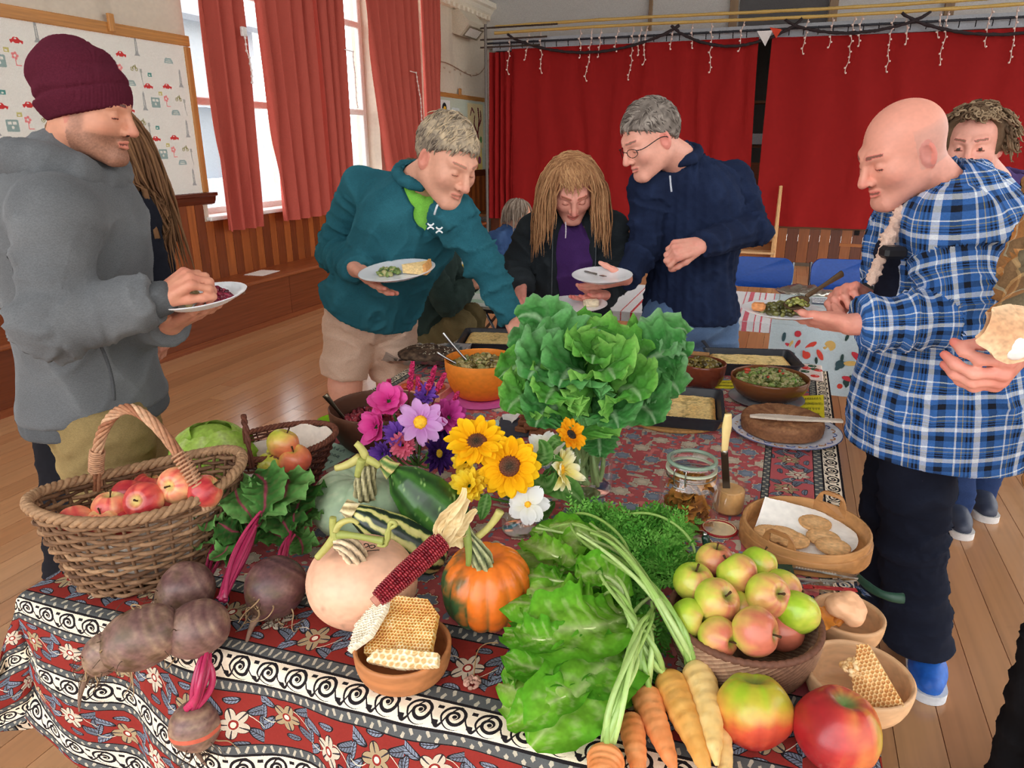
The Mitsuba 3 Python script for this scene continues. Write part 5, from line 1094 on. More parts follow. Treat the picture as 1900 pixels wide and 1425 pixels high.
for k, pth in enumerate(([(1000, 990, .79), (1030, 978, .84), (1065, 972, .86), (1110, 1010, .85)], [(1060, 965, .80), (1085, 953, .85), (1130, 975, .86), (1170, 1040, .84)], [(1140, 965, .80), (1190, 952, .83), (1255, 975, .83), (1288, 1020, .80), (1278, 1050, .78)], [(1285, 1025, .79), (1265, 1045, .79), (1250, 1075, .78)], [(1225, 985, .79), (1245, 1010, .79), (1258, 1040, .78)])):
 part(ct_, 'stalk', tube([PZ(*q)for q in pth], 0.0032, 6, 30), 'waxy', CS, 0.4)
 # ================================================================== flowers
GRN=row((44, 84, 34), (72, 120, 50), (112, 156, 82), spot=(140, 176, 110))
def petal_mesh(L, W, base, tilt, cup, curl, blunt=0.6, n=8, m=5, notch=0.0):
 s=np.linspace(0, 1, n)[:, None];x=np.linspace(-1, 1, m)[None]
 wd=W*(0.28+0.72*np.sin(np.pi*np.clip(s, 0, 1)**0.75*0.93))*np.where(s>.9, blunt+(1-blunt)*0.35, 1)
 wd[-1]*=0.45
 r_=base+L*s*(1-notch*(np.arange(m)[None]%2)*(s>.95));z=tilt*L*s+curl*L*s*s+cup*W*x*x
 V=np.stack([r_+0*x, wd*x+0*s, z+0*r_], -1).reshape(-1, 3)
 return V, grid_faces(n, m), (s+0*x).ravel(), (np.abs(x)+0*s).ravel()
def flower(label, C, N, layers, rw, disc=None, drow=None, cat_='flower', name='flower', stem=None, seed=0, mat='petal', group=None, spin=0.0, back=True):
 """layers: (count, length, width, inner radius, tilt, cup, curl, blunt, notch)."""
 t=thing(name, label, cat_, group);Rm=frame(N, (1, 0, 0.2));g_=np.random.default_rng(seed)
 for li, (cnt, L, W, base, tilt, cup, curl, blunt, notch)in enumerate(layers):
  for k in range(cnt):
   a_=2*np.pi*(k+0.5*li+0.16*g_.normal())/cnt+spin;j=1+0.09*g_.normal()
   V, Fc, s, e=petal_mesh(L*j, W, base, tilt+0.10*g_.normal(), cup, curl+0.12*g_.normal(), blunt, notch=notch)
   V=V+[0, 0, -0.0012*li*0+0.0006*k%3]
   part(t, 'petal', (xf(V@rz(a_).T, Rm, C), Fc), mat, rw, np.clip(s*0.9+0.12*g_.normal(), 0, 1), e*0.25)
 if disc:
  r, h=disc;B=lathe([[r, -h*.3], [r*.96, h*.3], [r*.8, h*.75], [r*.45, h*.9], [0.0001, h*.8]], 26)
  B=(B[0], B[1]);q=np.hypot(B[0][:, 0], B[0][:, 1])/r;part(t, 'disc', (xf(B[0], Rm, C), B[1]), 'earthy', drow, 1-q)
  fl_=[]
  for k in range(90):
   rr=r*math.sqrt((k+.5)/90)*.97;a_=k*2.39996;fl_.append((ball(1, (0, 0, 0), 1, [r*.07]*3)[0]@np.eye(3)+[rr*math.cos(a_), rr*math.sin(a_), h*(.9-.6*(rr/r)**3)], ball(1, sub=1)[1]))
  M_=cat(*fl_);part(t, 'florets', (xf(M_[0], Rm, C), M_[1]), 'earthy', drow, np.clip(1.05-np.hypot(M_[0][:, 0], M_[0][:, 1])/r, 0, 1), kind='stuff')
 if back:
  r=(layers[0][3]+layers[0][2])*0.8;B=lathe([[0.0001, -0.014], [r*.5, -0.012], [r*1.05, -0.002], [r*.9, 0.001]], 14);part(t, 'calyx', (xf(B[0], Rm, C), B[1]), 'matte', GRN, 0.5)
 if stem is not None:part(t, 'stem', tube([C-Rm[:, 2]*0.008, C-Rm[:, 2]*0.045-[0, 0, .01], 0.5*(C+stem)-[0, 0, 0.01], stem], [0.0035, 0.003, 0.003, 0.003], 7, 18), 'matte', GRN, 0.55)
 return t
def toward(px, py, up=0.0, side=0.0):return unit(-ray(px, py)/np.linalg.norm(ray(px, py))+np.array([0, 0, up])+RIGHT*side)
def glass_vase(label, c, r, h, name='vase', water=0.6, waist=0.0):
 t=thing(name, label, 'vase');c=np.array([c[0], c[1], TOP+0.002])
 pr_=[[0.0001, 0], [r*.9, 0], [r, 0.008], [r*(1-waist), h*.55], [r, h*.97], [r*1.02, h]]
 part(t, 'glass', lathe(pr_, 36, c), 'glass')
 part(t, 'rim', tube(np.stack([c[0]+r*np.cos(q_), c[1]+r*np.sin(q_), 0*q_+c[2]+h], -1), 0.0022, 6, closed=True), 'thick_glass')if(q_:=np.arange(48)*2*np.pi/48)is not None else None
 part(t, 'base', lathe([[0.0001, 0.001], [r*.93, 0.001], [r*.96, .006], [0.0001, .007]], 30, c), 'thick_glass')
 return t
v1=PZ(778, 900, TOP);v2=PZ(962, 985, TOP)
glass_vase('small glass vase under the purple and pink flowers', v1, 0.036, 0.10)
glass_vase('small glass jar of sunflowers behind the orange pumpkin', v2, 0.040, 0.105)
m1, m2=v1+[0, 0, .06], v2+[0, 0, .07]
DV1, DV2=v1@AHEAD, v2@AHEAD
SUN=row((226, 150, 14), (244, 186, 20), (248, 204, 40));SD=row((112, 52, 24), (78, 46, 26), (52, 44, 30))
flower('big golden sunflower facing the camera at the centre of the bouquet', PD(945, 866, DV2-0.055), toward(945, 866, .05), [(17, .046, .0145, .022, .10, .25, -.05, .45, 0), (15, .040, .0135, .022, .28, .25, -.1, .45, 0)], SUN, (.026, .010), SD, stem=m2, seed=1)
flower('golden sunflower tilted upwards left of the big one', PD(884, 822, DV2-0.02), toward(884, 822, 1.1, -.15), [(16, .050, .0135, .018, .12, .25, -.05, .4, 0), (12, .042, .012, .018, .35, .25, -.1, .4, 0)], SUN, (.025, .010), SD, stem=m2, seed=2)
flower('small orange sunflower seen from the side in front of the kale', PD(1058, 808, DV2+0.02), toward(1058, 808, .75, 0.9), [(15, .027, .009, .012, .10, .25, .0, .45, 0), (12, .024, .008, .012, .3, .25, 0, .45, 0)], row((222, 130, 16), (242, 166, 24), (246, 180, 40)), (.014, .007), row((60, 36, 26), (40, 30, 26), (30, 26, 22)), stem=PD(1000, 905, DV2), seed=3)
YD=row((214, 176, 24), (240, 210, 44), (246, 226, 84))
flower('yellow double dahlia left of the big sunflower', PD(872, 902, DV2-0.075), toward(872, 902, .25, -.4), [(14, .036, .010, .006, -.15, .5, .1, .5, 0), (13, .034, .010, .006, .25, .5, .1, .5, 0), (11, .028, .009, .005, .7, .5, .1, .5, 0), (8, .022, .008, .004, 1.5, .5, 0, .5, 0)], YD, None, None, stem=m2, seed=4)
flower('small yellow flower between the dahlia and the tilted sunflower', PD(866, 858, DV2-0.02), toward(866, 858, .5, -.5), [(12, .028, .008, .005, .3, .5, .1, .5, 0), (10, .022, .007, .004, .9, .5, .1, .5, 0)], YD, None, None, stem=m2, seed=5)
WHT=row((236, 232, 206), (244, 244, 240), (246, 246, 246));YC=row((226, 160, 30), (240, 186, 40))
flower('white cosmos with a yellow eye below the big sunflower', PD(979, 937, DV2-0.085), toward(979, 937, .15, .1), [(8, .040, .0185, .005, .06, .12, .02, .9, .12)], WHT, (.0085, .006), YC, stem=m2, seed=6)
flower('white flower half hidden behind the big sunflower', PD(1010, 838, DV2+0.03), toward(1010, 838, .8, .3), [(9, .045, .017, .005, .25, .2, .02, .9, .1)], row((226, 220, 130), (240, 240, 226), (246, 246, 246)), (.010, .006), YC, stem=m2, seed=7)
flower('pale yellow and white daisy turned to the right', PD(1040, 872, DV2-0.02), toward(1040, 872, .1, 1.6), [(13, .042, .011, .010, .30, .4, -.05, .7, .08), (10, .036, .011, .009, .55, .4, .0, .7, .08)], row((226, 206, 70), (242, 232, 150), (246, 244, 226)), (.016, .006), YC, stem=m2, seed=8)
for k, (c0, c1, c2_, W, lb)in enumerate((((905, 915), (900, 935), (892, 965), .014, 0), ((1000, 860), (1010, 835), (1000, 815), .02, 0), ((985, 880), (1015, 900), (1030, 875), .024, 0), ((1000, 905), (1040, 905), (1085, 940), .03, 0), ((990, 880), (1010, 850), (1045, 855), .016, 0), ((985, 960), (1015, 945), (1030, 930), .02, 0), ((1050, 815), (1030, 820), (1018, 845), .014, 0))):
 if k==0:bl=thing('bouquet_leaves', 'green leaves between the sunflowers and white flowers', 'leaves')
 dd=DV2+(-.11 if k==0 else-0.03 if k<5 else .0)
 M=leafmesh([PD(*c0, dd), PD(*c1, dd-.012), PD(*c2_, dd-0.01)], W, None, toward(*c1, .6), 16, 7, .3, .002, 3, k);part(bl, 'leaf', M[:2], 'leaf', GRN, M[2]*.8, M[3]*.6)
part(bl, 'stem', tube([PD(1066, 812, DV2+.02), PD(1040, 840, DV2), PD(1010, 890, DV2-.01), m2], 0.0035, 7, 20), 'matte', GRN, 0.6)
# purple and pink bunch
LIL=row((196, 120, 190), (214, 158, 214), (222, 176, 224));HOT=row((180, 30, 110), (216, 60, 146), (228, 104, 172));PUR=row((70, 34, 120), (112, 66, 168), (140, 96, 190));DPU=row((36, 20, 66), (58, 30, 96), (84, 50, 120));COR=row((190, 60, 90), (220, 96, 124), (230, 130, 150))
flower('large lilac daisy with a yellow eye in the purple bunch', PD(780, 784, DV1-0.05), toward(780, 784, .1), [(8, .050, .0155, .012, .05, .2, .0, .5, 0), (7, .044, .014, .012, .18, .2, .0, .5, 0)], LIL, (.0185, .010), row((214, 150, 20), (236, 180, 36), (230, 190, 60)), stem=m1, seed=11)
flower('hot pink ruffled flower at the top left of the purple bunch', PD(722, 745, DV1-0.01), toward(722, 745, .5, -.2), [(6, .042, .022, .006, .3, .35, .1, 1, 0), (5, .034, .019, .005, .8, .4, .1, 1, 0)], HOT, None, None, stem=m1, seed=12)
flower('hot pink ruffled flower at the left edge of the purple bunch', PD(700, 792, DV1-0.03), toward(700, 792, .0, -.8), [(6, .040, .021, .006, .3, .35, .1, 1, 0), (5, .03, .017, .005, .8, .4, .1, 1, 0)], HOT, None, None, stem=m1, seed=13)
flower('magenta dahlia at the right of the purple bunch', PD(832, 775, DV1-0.01), toward(832, 775, .4, .5), [(12, .043, .013, .006, .0, .4, .1, .6, 0), (10, .038, .012, .006, .4, .4, .1, .6, 0), (8, .03, .011, .005, 1.0, .4, .1, .6, 0)], row((150, 24, 100), (190, 56, 140), (214, 96, 170)), None, None, stem=m1, seed=14)
flower('violet aster between the hot pink flowers', PD(738, 806, DV1-0.045), toward(738, 806, .3, -.4), [(16, .03, .0065, .004, .1, .4, .2, .6, 0), (14, .024, .006, .004, .6, .4, .2, .6, 0)], PUR, None, None, stem=m1, seed=15)
flower('violet aster low at the left of the purple bunch', PD(712, 842, DV1-0.05), toward(712, 842, -.2, -.6), [(16, .03, .0065, .004, .1, .4, .2, .6, 0), (14, .024, .006, .004, .6, .4, .2, .6, 0)], PUR, None, None, stem=m1, seed=16)
flower('small violet aster near the top of the purple bunch', PD(790, 735, DV1+0.02), toward(790, 735, .8), [(16, .03, .0065, .004, .1, .4, .2, .6, 0), (12, .024, .006, .004, .6, .4, .2, .6, 0)], PUR, None, None, stem=m1, seed=17)
flower('coral pink aster below the lilac daisy', PD(748, 826, DV1-0.065), toward(748, 826, -.1, -.2), [(18, .032, .006, .004, .05, .4, .1, .7, 0), (14, .026, .006, .004, .4, .4, .1, .7, 0), (10, .018, .005, .003, .9, .4, .1, .7, 0)], COR, None, None, stem=m1, seed=18)
flower('dark purple aster with a yellow eye next to the tilted sunflower', PD(812, 842, DV1-0.07), toward(812, 842, .0, .9), [(20, .040, .007, .010, .0, .4, .05, .6, 0), (18, .034, .0065, .010, .3, .4, .05, .6, 0), (14, .026, .006, .009, .6, .4, .05, .6, 0)], DPU, (.013, .010), row((190, 150, 20), (216, 176, 40)), stem=m1, seed=19)
flower('dark purple aster hidden behind the lilac daisy', PD(826, 815, DV1-0.03), toward(826, 815, .4, .2), [(18, .038, .007, .006, .1, .4, .05, .6, 0), (12, .03, .006, .006, .5, .4, .05, .6, 0)], DPU, None, None, stem=m1, seed=20)
CEL=row((120, 14, 50), (164, 26, 74), (190, 60, 104))
for k, (b_, tp_, r)in enumerate((((758, 748), (766, 672), .010), ((789, 745), (808, 680), .010), ((806, 740), (826, 694), .009), ((718, 740), (722, 705), .009), ((778, 740), (775, 700), .007), ((835, 770), (850, 728), .008))):
 t=thing('celosia_spike', ['tall crimson celosia spike, left of the pair above the bunch', 'tall crimson celosia spike, right of the pair above the bunch', 'pink celosia spike right of the tall crimson pair', 'short pink celosia tip above the hot pink flower', 'thin crimson celosia spike between the tall pair', 'dark crimson celosia at the right edge of the purple bunch'][k], 'flower')
 A, B=PD(*b_, DV1+0.01), PD(*tp_, DV1+0.03);ls=[];g_=np.random.default_rng(k)
 for i in range(130):
  s=g_.random();a_=g_.random()*6.28;rr=r*(1-s)**.6*(0.5+.5*min(1, s*8));d_=unit(np.array([math.cos(a_), math.sin(a_), .7]))
  ls.append(ball(1, A+(B-A)*(0.3+0.7*s)+d_*rr*.7, 1, [.0025, .0025, .006], frame(d_)))
 part(t, 'plume', cat(*ls), 'matte', CEL, np.repeat(g_.random(130), 42), kind='stuff');part(t, 'stem', tube([B-(B-A)*.1, A, m1], 0.0022, 6, 16), 'matte', row((110, 40, 50)), .5)
 # ================================================================== kale in a tall jar
kc=PZ(1088, 908, TOP);DK_=kc@AHEAD
glass_vase('tall glass jar of water holding the big bunch of kale', kc, 0.066, 0.24, name='jar', waist=.03)
kl=thing('kale_bunch', 'large bunch of frilly green kale standing in the tall jar', 'kale')
KL=row((66, 116, 46), (78, 144, 56), (104, 170, 70), (146, 198, 100), spot=(150, 186, 130))
KD=row((52, 106, 52), (70, 136, 66), (102, 164, 94), (136, 180, 132), spot=(150, 186, 140))
KT=[((972, 585), .05, .07, 1), ((1010, 640), -.02, .085, 1), ((990, 690), -.12, .09, 1), ((940, 688), -.03, .055, 0), ((955, 745), -.10, .065, 0), ((1005, 770), -.13, .07, 1), ((1075, 790), -.13, .085, 0), ((1045, 700), -.17, .085, 1), ((1085, 640), .0, .08, 0), ((1110, 598), .07, .08, 0), ((1150, 625), .04, .085, 0), ((1190, 660), .0, .085, 0), ((1265, 612), .06, .06, 1), ((1262, 655), .0, .075, 1), ((1248, 715), -.04, .08, 1), ((1205, 765), -.10, .08, 1), ((1135, 690), -.18, .09, 0), ((1140, 770), -.15, .075, 1), ((1180, 725), -.16, .08, 0), ((1050, 610), .1, .07, 1), ((1100, 665), -.12, .08, 0), ((960, 640), .05, .07, 1), ((1225, 640), .1, .07, 0), ((1020, 730), -.16, .07, 0), ((1112, 818), -.085, .04, 1), ((1060, 795), -.08, .045, 1), ((1200, 690), .12, .08, 1)]
for k, ((px, py), dd, W, dark)in enumerate(KT):
 tip=PD(px, py, DK_+dd);b0=kc+np.array([0.03*math.cos(k), 0.03*math.sin(k), 0.19]);out_=tip-b0;ol=np.linalg.norm(out_)
 mid=b0+out_*0.5+np.array([0, 0, 0.05+0.02*math.sin(k)]);st0=b0+out_*.12+[0, 0, .012]
 upv=unit(-AHEAD*0.7+np.array([0, 0, 0.9])-0.3*unit(out_))
 sp=[st0, mid, tip, tip+unit(out_-[0, 0, .12])*0.02-[0, 0, 0.02]]
 M=leafmesh(sp, W, lambda s:np.clip(0.15+1.0*np.sin(np.pi*np.clip(s*0.8+.02, 0, 1))**0.8, 0, 1.1)*np.clip((1.02-s)*4, 0, 1)**.5, upv, 60, 31, 0.22, 0.011+.003*(k%3), 9+k%3, k*2.3, 0.06, 8.5, crumple=0.016, tooth=0.0)
 e=M[2];part(kl, 'leaf', M[:2], 'leaf', KD if dark else KL, np.clip(0.05+0.8*e**1.3+0.15*math.sin(k*3.3), 0, 1), np.where(M[3]>.5, M[3]*.9, M[3]*.3))
 part(kl, 'stalk', tube([kc+[0.035*math.cos(k*2.4), 0.035*math.sin(k*2.4), 0.03], b0-[0, 0, .02], st0, mid*.5+st0*.5], [0.006, 0.0055, 0.005, .003], 7, 16), 'waxy', row((120, 150, 90), (160, 184, 124)), 0.5)
 # ================================================================== clip-top jar, honey jar with knife, lid
cj=thing('clip_jar', 'clip-top glass jar half full of dried brown slices', 'jar');c=PZ(1274, 974, TOP);c[2]=TOP+.002
part(cj, 'glass', lathe([[0.0001, 0], [.060, 0], [.068, .008], [.069, .02], [.069, .105], [.064, .122], [.052, .132], [.052, .145]], 40, c), 'glass')
part(cj, 'base', lathe([[0.0001, 0.0005], [.056, 0.0005], [.063, .007], [0.0001, .006]], 36, c), 'thick_glass')
part(cj, 'lid', lathe([[.056, .150], [.058, .154], [.058, .162], [.053, .170], [.046, .172], [.042, .167], [0.0001, .166]], 40, c), 'glass')
part(cj, 'lid_rim', tube(np.stack([c[0]+.053*np.cos(q_), c[1]+.053*np.sin(q_), 0*q_+c[2]+.167], -1), 0.0048, 8, closed=True), 'gloss', row((120, 140, 122)), .5)
part(cj, 'seal', lathe([[.051, .1445], [.0585, .1445], [.0585, .149], [.051, .149], [.051, .1445]], 40, c), 'satin', row((180, 186, 160)), smooth=40)
part(cj, 'wire', tube(np.stack([c[0]+.0555*np.cos(q_), c[1]+.0555*np.sin(q_), 0*q_+c[2]+.132], -1), 0.0016, 6, closed=True), 'steel', row((170, 168, 160)))
fa=math.atan2(-.95, -.30)
for s_ in(-.22, .22):
 d1=np.array([math.cos(fa+s_), math.sin(fa+s_), 0]);part(cj, 'clasp', tube([c+d1*.057+[0, 0, .118], c+d1*.063+[0, 0, .135], c+d1*.061+[0, 0, .162]], 0.0016, 6, 14), 'steel', row((180, 178, 170)))
part(cj, 'clasp_bar', tube([c+.063*np.array([math.cos(fa+q), math.sin(fa+q), 0])+[0, 0, .119]for q in np.linspace(-.24, .24, 8)], 0.002, 6), 'steel', row((180, 178, 170)))
DR=row((96, 56, 20), (150, 94, 36), (190, 132, 60));ds=thing('dried_slices', 'curled dried brown slices inside the clip-top jar', 'dried food');g_=np.random.default_rng(4)
for k in range(90):
 a_, rr=g_.random()*6.28, .044*math.sqrt(g_.random());z=.014+.112*g_.random()
 q=c+[rr*math.cos(a_), rr*math.sin(a_), z];d_=unit(g_.normal(size=3))*.018
 M=leafmesh([q-d_, q+np.cross(d_, [0, 0, .6])*.8, q+d_], .013, lambda s:0.9+0*s, g_.normal(size=3), 9, 6, .9, .004, 1.5, k, crumple=.004)
 V=M[0];rv=V[:, :2]-c[:2];rl_=np.linalg.norm(rv, axis=1, keepdims=True);V[:, :2]=c[:2]+rv*np.minimum(1, .058/(rl_+1e-9));V[:, 2]=np.maximum(V[:, 2], TOP+.010)
 part(ds, 'slice', (V, M[1]), 'matte', DR, np.clip(M[2]*.7+.3*g_.normal(), 0, 1))
for k in range(10):
 q=PZ(1228+30*g_.random(), 985+40*g_.random(), TOP+.012);d_=unit(g_.normal(size=3)*[1, 1, .2])*.016
 solo('dried_slice', 'curled brown dried slice lying on the cloth left of the clip-top jar', 'dried food', leafmesh([q-d_, q+[0, 0, .014], q+d_], .014, lambda s:.9+0*s, (0, 0, 1), 9, 6, .7, .004, 1.5, k, crumple=.004)[:2], 'matte', DR, .2+.06*k, group='dried slices fallen beside the jar')
hj=thing('honey_jar', 'open glass jar of cloudy honey with a knife standing in it', 'jar');c=PZ(1350, 948, TOP);c[2]=TOP+.002
part(hj, 'glass', lathe([[0.0001, 0], [.034, 0], [.037, .006], [.037, .07], [.034, .078], [.034, .088]], 36, c), 'glass')
part(hj, 'honey', lathe([[0.0001, .003], [.033, .003], [.0355, .008], [.0355, .058], [.03, .061], [0.0001, .060]], 36, c), 'waxy', row((190, 140, 84), (214, 172, 116)), .5)
kn=thing('table_knife', 'old table knife with a cream handle standing in the honey jar', 'knife')
k0, k1, k2, k3=c+[-.004, 0, .03], None, None, None
k1=PD(1340, 893, c@AHEAD-.006);k2=PD(1344, 838, c@AHEAD-.006);k3=PD(1351, 768, c@AHEAD-.006);ax=unit(k3-k2);sd=unit(np.cross(ax, AHEAD))
def strap(A, B, w0, w1, th, sd):
 n_=unit(np.cross(B-A, sd));P=[A-sd*w0, A+sd*w0, B+sd*w1, B-sd*w1];return trimesh.convex.convex_hull(np.array([p_+n_*e for p_ in P for e in(-th, th)]))
part(kn, 'blade', strap(k0, k2, .009, .0085, .0008, sd), 'steel', row((90, 88, 84)), smooth=False)
part(kn, 'bolster', tube([k2-ax*.006, k2+ax*.004], [.007, .008], 10), 'steel', row((150, 146, 138)))
part(kn, 'handle', tube([k2, k2+(k3-k2)*.3, k2+(k3-k2)*.85, k3], [.008, .0095, .0125, .009], 14, 20, flat=.65), 'gloss', row((214, 184, 116), (228, 204, 146)), .5)
ld=thing('screw_lid', 'upturned jar lid with a red rim beside the honey jar', 'lid');c=PZ(1334, 986, TOP);c[2]=TOP+.001
part(ld, 'cup', lathe([[0.0001, 0], [.036, 0], [.038, .003], [.038, .010], [.036, .010], [.036, .002], [0.0001, .002]], 36, c), 'satin', row((214, 196, 156)), .5, smooth=40)
part(ld, 'rim', tube(np.stack([c[0]+.038*np.cos(q_), c[1]+.038*np.sin(q_), 0*q_+c[2]+.007], -1), 0.003, 6, closed=True), 'satin', row((150, 34, 34)))
# ================================================================== round wooden tray of oatcakes
c=PZ(1492, 994, TOP+.02);c[2]=TOP+.002;wt=thing('wooden_tray', 'round wooden tray with two cut-out handles and white paper', 'tray');TW=row((140, 92, 50), (176, 126, 76), (196, 148, 98))
TR_, TH_=.134, .048
part(wt, 'floor', lathe([[0.0001, 0], [TR_-.004, 0], [TR_-.004, .008], [0.0001, .008]], 48, c), 'wood_across', TW, .6, smooth=40)
part(wt, 'wall', lathe([[TR_-.004, 0], [TR_, 0.001], [TR_+.002, TH_], [TR_-.003, TH_+.002], [TR_-.006, TH_], [TR_-.007, .006]], 64, c), 'wood_across', TW, .55)
part(wt, 'hoop', lathe([[TR_, 0], [TR_+.006, .001], [TR_+.006, .030], [TR_+.002, .033], [TR_, .033]], 64, c), 'wood_across', TW, .35)
def arc_handle(a_mid):
 s=np.linspace(-.30, .30, 25);hi=TH_-.004+.036*np.clip(1-(np.abs(s)/.30)**4, 0, 1);lo_=np.where(np.abs(s)<.16, TH_+.012*np.clip(1-(np.abs(s)/.16)**6, 0, 1)*1.0, TH_-.012)
 lo_=np.where(np.abs(s)<.17, TH_+.002, TH_-.02);P=[]
 out=[]
 outer=sg.Polygon(np.r_[np.stack([s*.137, hi], 1), [[.30*.137, TH_-.02], [-.30*.137, TH_-.02]]]).buffer(0).difference(sg.box(-.019, TH_+.004, .019, TH_+.02).buffer(.003))
 V, Fc=extrude(outer.segmentize(.004), .006);aa=a_mid+V[:, 0]/.137;rr=TR_-.007+V[:, 2]
 return np.stack([c[0]+rr*np.cos(aa), c[1]+rr*np.sin(aa), c[2]+V[:, 1]], 1), Fc
hA=PZ(1440, 1000, TOP+.07)-c;hB=PZ(1548, 920, TOP+.07)-c
for h_ in(hA, hB):part(wt, 'handle', arc_handle(math.atan2(h_[1], h_[0])), 'wood_across', TW, .3, smooth=30)
# crumpled baking paper
pp_=np.array([PZ(1395, 985, TOP+.015), PZ(1415, 928, TOP+.055), PZ(1548, 958, TOP+.03), PZ(1592, 1012, TOP+.018), PZ(1520, 1038, TOP+.013)])
gx, gy=np.meshgrid(np.linspace(0, 1, 26), np.linspace(0, 1, 26), indexing='ij');A0, B0, C0, D0=PZ(1392, 1000, TOP+.014), PZ(1418, 934, TOP+.045), PZ(1556, 952, TOP+.020), PZ(1590, 1014, TOP+.018)
E0=PZ(1500, 1040, TOP+.014)
Pq=(A0*((1-gx)*(1-gy))[..., None]+B0*((1-gx)*gy)[..., None]+C0*(gx*gy)[..., None]+E0*(gx*(1-gy))[..., None])+((D0-.5*(C0+E0))*(4*gy*(1-gy)*gx**3)[..., None])
Pq[..., 2]+=0.008*(meshkit.fbm(Pq*28, 3)-.5)+0.02*(gy**3)*(1-gx)**2;V=Pq.reshape(-1, 3);V[:, 2]=np.maximum(V[:, 2], TOP+.0125)
rv=V[:, :2]-c[:2];rl_=np.linalg.norm(rv, axis=1, keepdims=True);V[:, :2]=c[:2]+rv*np.minimum(1, (TR_-.011)/(rl_+1e-9))
solo('baking_paper', 'white crumpled baking paper inside the round wooden tray', 'paper', (V, grid_faces(26, 26)), 'matte', row((236, 232, 222)), .5)
OAT=row((172, 124, 74), (216, 170, 116), (232, 194, 144))
for i, (px, py, lbl)in enumerate(((1512, 971, 'oatcake at the back of the wooden tray'), (1527, 999, 'oatcake in the middle right of the wooden tray'), (1470, 1003, 'oatcake right of the near tray handle'), (1545, 1017, 'oatcake at the near right rim of the tray'), (1428, 993, 'oatcake behind the near tray handle, left'), (1450, 996, 'oatcake seen through the near tray handle'))):
 q=PZ(px, py, TOP+.027);V, Fc=lathe([[0.0001, -.004], [.033, -.004], [.036, -.001], [.036, .003], [.033, .0045], [0.0001, .004]], 30)
 V, Fc=disp((V, Fc), .0012, 70, i);solo('oatcake', lbl, 'oatcake', (V+q+[0, 0, .001*i], Fc), 'earthy', OAT, np.clip(.75-.5*(np.hypot(V[:, 0], V[:, 1])>.03)+.2*(meshkit.noise(V*200)-.5), 0, 1))
 # ================================================================== green-handled tongs
tg_=thing('tongs', 'steel serving tongs with dark green ends lying over the table edge', 'tongs');TG=row((24, 52, 40), (36, 70, 54))
z=TOP+.018
def flatbar(pts, w, th, zz):
 P=[PZ(x, y, zz)for x, y in pts];out=[]
 for a_, b_ in zip(P[:-1], P[1:]):out.append(strap(a_, b_, w, w, th, unit(np.cross(b_-a_, [0, 0, 1]))))
 return cat(*out)
part(tg_, 'jaw', trimesh.convex.convex_hull(np.vstack([[PZ(x, y, zz)for x, y in((1434, 1046), (1470, 1048), (1474, 1066), (1440, 1068))]for zz in(z-.004, z+.006)])), 'satin', TG, .5, smooth=False)
part(tg_, 'jaw', trimesh.convex.convex_hull(np.vstack([[PZ(x, y, zz)for x, y in((1440, 1070), (1472, 1070), (1476, 1080), (1445, 1076))]for zz in(z-.012, z-.004)])), 'satin', TG, .2, smooth=False)
part(tg_, 'upper_arm', flatbar(((1470, 1052), (1540, 1062), (1595, 1072)), .0055, .002, z+.004), 'steel', row((170, 168, 160)), smooth=False)
part(tg_, 'lower_arm', flatbar(((1472, 1074), (1530, 1080), (1600, 1074)), .004, .002, z-.006), 'steel', row((150, 148, 142)), smooth=False)
for i in range(14):part(tg_, 'tooth', box([.004, .004, .003], PZ(1478+5.5*i, 1052+.9*i, z+.008)), 'steel', row((190, 188, 180)), smooth=False)
part(tg_, 'handle', tube([PZ(1592, 1070, z+.004), PZ(1614, 1090, z+.004), PZ(1640, 1104, z+.006), PZ(1676, 1110, z+.006)], [.007, .009, .008, .011], 10, 16, flat=.6), 'satin', TG, .6)
pk_=thing('plastic_packet', 'clear plastic packet with red print lying between the tongs and the mushroom bowl', 'packet');M=leafmesh([PZ(1470, 1086, TOP+.006), PZ(1540, 1092, TOP+.012), PZ(1604, 1096, TOP+.005)], .028, lambda s:1+0*s, (0, 0, 1), 16, 8, .1, .002, 3, 2, crumple=.004);part(pk_, 'film', M[:2], 'glass');part(pk_, 'red_print', flatbar(((1490, 1088), (1590, 1095)), .006, .0005, TOP+.012), 'satin', row((176, 40, 44)), smooth=False)
sj=thing('closed_scoop', 'small dark green plastic pourer standing behind the apples', 'pourer');q=PZ(1312, 1010, TOP+.03)
part(sj, 'body', tube([PZ(1320, 1018, TOP+.002), q, PZ(1308, 994, TOP+.05)], [.013, .012, .009], 10, 10, flat=.7), 'gloss', TG, .4);part(sj, 'tip', tube([PZ(1308, 994, TOP+.05), PZ(1307, 988, TOP+.055)], [.006, .004], 8), 'steel', row((190, 190, 186)))
